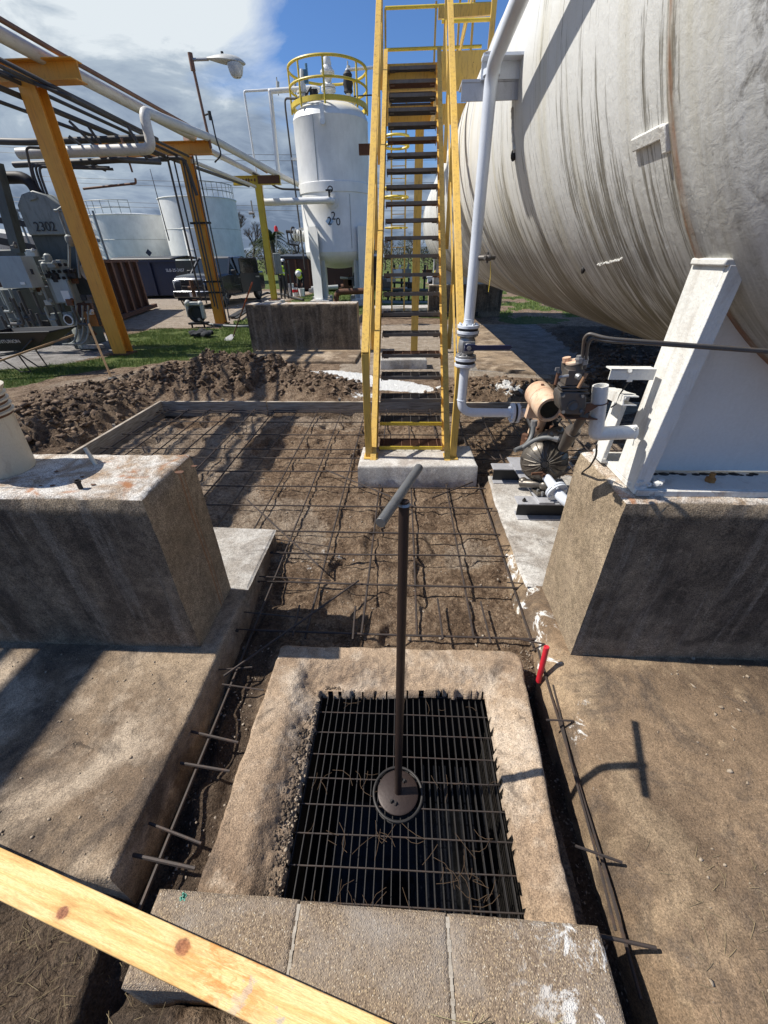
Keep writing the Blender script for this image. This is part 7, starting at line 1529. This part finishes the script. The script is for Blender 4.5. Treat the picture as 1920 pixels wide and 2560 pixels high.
for k, (x_, y_, m_) in enumerate(((860, 592, 'white'), (845, 600, 'galv'), (878, 590, 'cabgrey'), (895, 600, 'white'), (835, 612, 'castgrey'), (762, 608, 'castgrey'), (752, 612, 'rust'), (870, 630, 'cablight'))): mb = MB(); p = at(x_, y_, 21.1); mb.box(p, (.42, .3, .34)).cyl(p, p + V((.1, 0, .35)), .05, 8); mb.build('valve', MT[m_], tb_, bevel=.02)
mb = slab_bm([(-1.2, 16.6), (3.0, 16.9), (3.0, 17.9), (-1.2, 17.6)], -.05, .22, .01, .015, .1, seed=60); tag(mb.build('low_wall', MT['slabwhite'], loc=(.5, 17, 0)), 'long low pale concrete kerb behind the stair foot', 'kerb')
mb = MB(); mb.beam((-1.0, 15.6, .10), (2.6, 15.7, .10), .14, .14); tag(mb.build('steel_beam', MT['blackiron'], loc=(0, 15.6, 0)), 'dark steel beam lying on the grass behind the stair', 'beam')
mb = MB(); p = at(940, 592, 16.8); mb.cyl(p, p + V((.5, -.3, .5)), .09, 12); tag(mb.build('yellow_pipe_end', MT['brightyellow'], loc=p), 'short yellow pipe end beside the far tank pier', 'pipe')
random.seed(31)
KC = [0, 0, 0]
for k in range(26):
    KC[k % 3] += 1; x, y = random.uniform(-6, 12), random.uniform(26, 48); w, h_ = random.uniform(.3, 1.6), random.uniform(.2, .8); mb = MB()
    if k % 3 == 0: mb.cyl((x, y, .2), (x + w * 2, y + .4, .25), .12 + .1 * random.random(), 10).box((x, y, .1), (.3, .3, .2))
    elif k % 3 == 1: mb.box((x, y, h_ / 2), (w, .6, h_)).box((x, y, h_ + .05), (w * 1.1, .7, .08)).cyl((x, y, h_), (x, y, h_ + .4), .06, 8)
    else: mb.cyl((x, y, 0), (x, y, h_ * 1.6), .09, 8).flange((x, y, h_), (0, 1, 0), .22, .1, 6).cyl((x - .3, y, h_), (x + .4, y, h_), .08, 8)
    tag(mb.build(('pipe_length', 'equipment_crate', 'valve_stub')[k % 3], MT[('lamphead', 'rust', 'cabgrey', 'blackiron', 'white')[k % 5]], loc=(x, y, 0)), ('length of pipe lying on blocks in the far yard', 'low equipment box standing in the far yard', 'short valve standing on a post in the far yard')[k % 3], ('pipe', 'crate', 'valve')[k % 3], ('pipes in the far yard', 'boxes in the far yard', 'valves in the far yard')[k % 3])
# ---------------------------------------------------------------- trees and the wooded horizon
def tree(x, y, h, kind, label, seed, grp='trees on the horizon'):
    random.seed(seed); t = thing('bare_tree' if kind == 'bare' else ('palm_tree' if kind == 'palm' else 'bushy_tree'), (x, y, 0), label, 'tree', grp); mb = MB(); tips = []
    def br(p, d, L, r, dep):
        q = p + d * L; mb.tube([p, p.lerp(q, .5) + V((random.gauss(0, .04), random.gauss(0, .04), 0)) * L, q], [r, r * .85, r * .6], 5, False)
        if dep == 0: tips.append(q); return
        if dep <= 2: tips.append(q)
        for k in range(3 if dep > 1 else 4):
            a = random.random() * 6.28; s_ = random.uniform(.35, .75); nd = (d + V((math.cos(a) * s_, math.sin(a) * s_, random.uniform(.0, .25)))).normalized(); br(q, nd, L * random.uniform(.6, .8), r * .6, dep - 1)
    if kind == 'palm': mb.tube([(x, y, -.1), (x + .05, y, h * .62)], [h * .05, h * .035], 8, False)
    else: br(V((x, y, -.1)), V((random.gauss(0, .06), 0, 1)).normalized(), h * (.32 if kind == 'bare' else .22), h * .028, 5 if kind == 'bare' else 3)
    mb.build('trunk', MT['bark'], t)
    if kind == 'bare': return t
    vs2 = []; n = 0; c0 = V((x, y, h * .62))
    if kind == 'palm':
        for k in range(46):
            a = random.random() * 6.28; el = random.uniform(-.5, 1.2); L = h * random.uniform(.3, .45); d0 = V((math.cos(a) * math.cos(el), math.sin(a) * math.cos(el), math.sin(el)))
            for j in range(16):
                s_ = j / 15; p = c0 + d0 * L * s_ + V((0, 0, -L * .6 * s_ * s_)); sd2 = V((-math.sin(a), math.cos(a), 0))
                for q in (-1, 1): w_ = L * .16 * (1 - .4 * s_); vs2 += [p, p + d0 * L * .05, p + sd2 * q * w_ + V((0, 0, -w_ * .6))]; n += 1
    else:
        lobes = [(c0 + V((random.gauss(0, h * .20), random.gauss(0, h * .20), random.gauss(0, h * .14))), h * random.uniform(.11, .22)) for k in range(13)]
        for c_, r_ in lobes:
            for k in range(230):
                u_ = V((random.gauss(0, 1), random.gauss(0, 1), random.gauss(0, 1))).normalized() * r_ * random.uniform(.5, 1.12); u_.z *= .75; p = c_ + u_; s_ = h * random.uniform(.012, .026)
                a_, b_ = V((random.gauss(0, 1), random.gauss(0, 1), random.gauss(0, 1))).normalized() * s_, V((random.gauss(0, 1), random.gauss(0, 1), random.gauss(0, 1))).normalized() * s_
                vs2 += [p, p + a_, p + b_]; n += 1
    o = np_mesh('crown', [tuple(v - V((x, y, 0))) for v in vs2], np.arange(3 * n).reshape(-1, 3), MT['leaf']); o.parent = t
    return t
tree(-22.0, 62, 7.6, 'bare', 'bare leafless tree behind the truck, left of the slim yellow column', 5); tree(-20.6, 64, 6.2, 'bare', 'second smaller bare tree beside the palm', 15)
tree(-16.6, 60, 6.3, 'palm', 'dark bushy palm like tree right of the slim yellow column', 2); tree(-18.6, 63, 5.4, 'palm', 'lower dark palm clump behind the slim column', 8)
for k in range(15):
    x = (-24, -14, -12, -9, -5.5, -2, 1, 3.5, 6, 9, 13, 17, 22, 28, -28)[k]; y = random.Random(k).uniform(75, 95); h = random.Random(k + 50).uniform(3.2, 5.2); tree(x, y, h, 'bushy', 'dark rounded scrub tree in the wood line, %s counting from the left' % ORD[sorted((-24, -14, -12, -9, -5.5, -2, 1, 3.5, 6, 9, 13, 17, 22, 28, -28)).index(x)], 100 + k, 'scrub trees on the horizon')
for k in range(8): x = (-26, -16, -11, -3, 2, 5, 10, 15)[k]; tree(x, 70 + k, 4.6, 'bare', 'thin bare tree in the wood line, %s counting from the left' % ORD[k], 200 + k, 'bare trees on the horizon')
# scrub belt and dry grass, one mass
vs2 = []
N_ = 42000; px = rng.uniform(-70, 90, N_); py = rng.uniform(66, 100, N_); top_ = 2.0 + 1.9 * fbm(px * .16, py * .05, 4, 3); pz = rng.uniform(0, 1, N_) ** .8 * top_; s_ = rng.uniform(.12, .34, N_)
a = rng.randn(N_, 3); a /= np.linalg.norm(a, axis=1)[:, None]; b = rng.randn(N_, 3); b /= np.linalg.norm(b, axis=1)[:, None]; p = np.stack([px, py, pz], -1)
o = np_mesh('scrub_belt', np.stack([p, p + a * s_[:, None], p + b * s_[:, None]], 1).reshape(-1, 3), np.arange(3 * N_).reshape(-1, 3), MT['drybrush']); tag(o, 'low belt of dry brown and green scrub along the horizon', 'scrub', kind='stuff')
# power lines
for k, (z, y) in enumerate(((17.2, 95), (16.6, 96.5), (13.2, 95), (12.6, 96.5), (9.8, 95), (9.2, 96.5))):
    mb = MB(); mb.tube([(x, y, z + (x / 60.) ** 2 * 1.2 - .01 * x) for x in range(-110, 111, 10)], .035, 4); tag(mb.build('power_line', MT['wire'], loc=(0, y, z)), 'thin overhead power line above the far trees, %s from the top' % ORD[k], 'power line', 'overhead power lines')
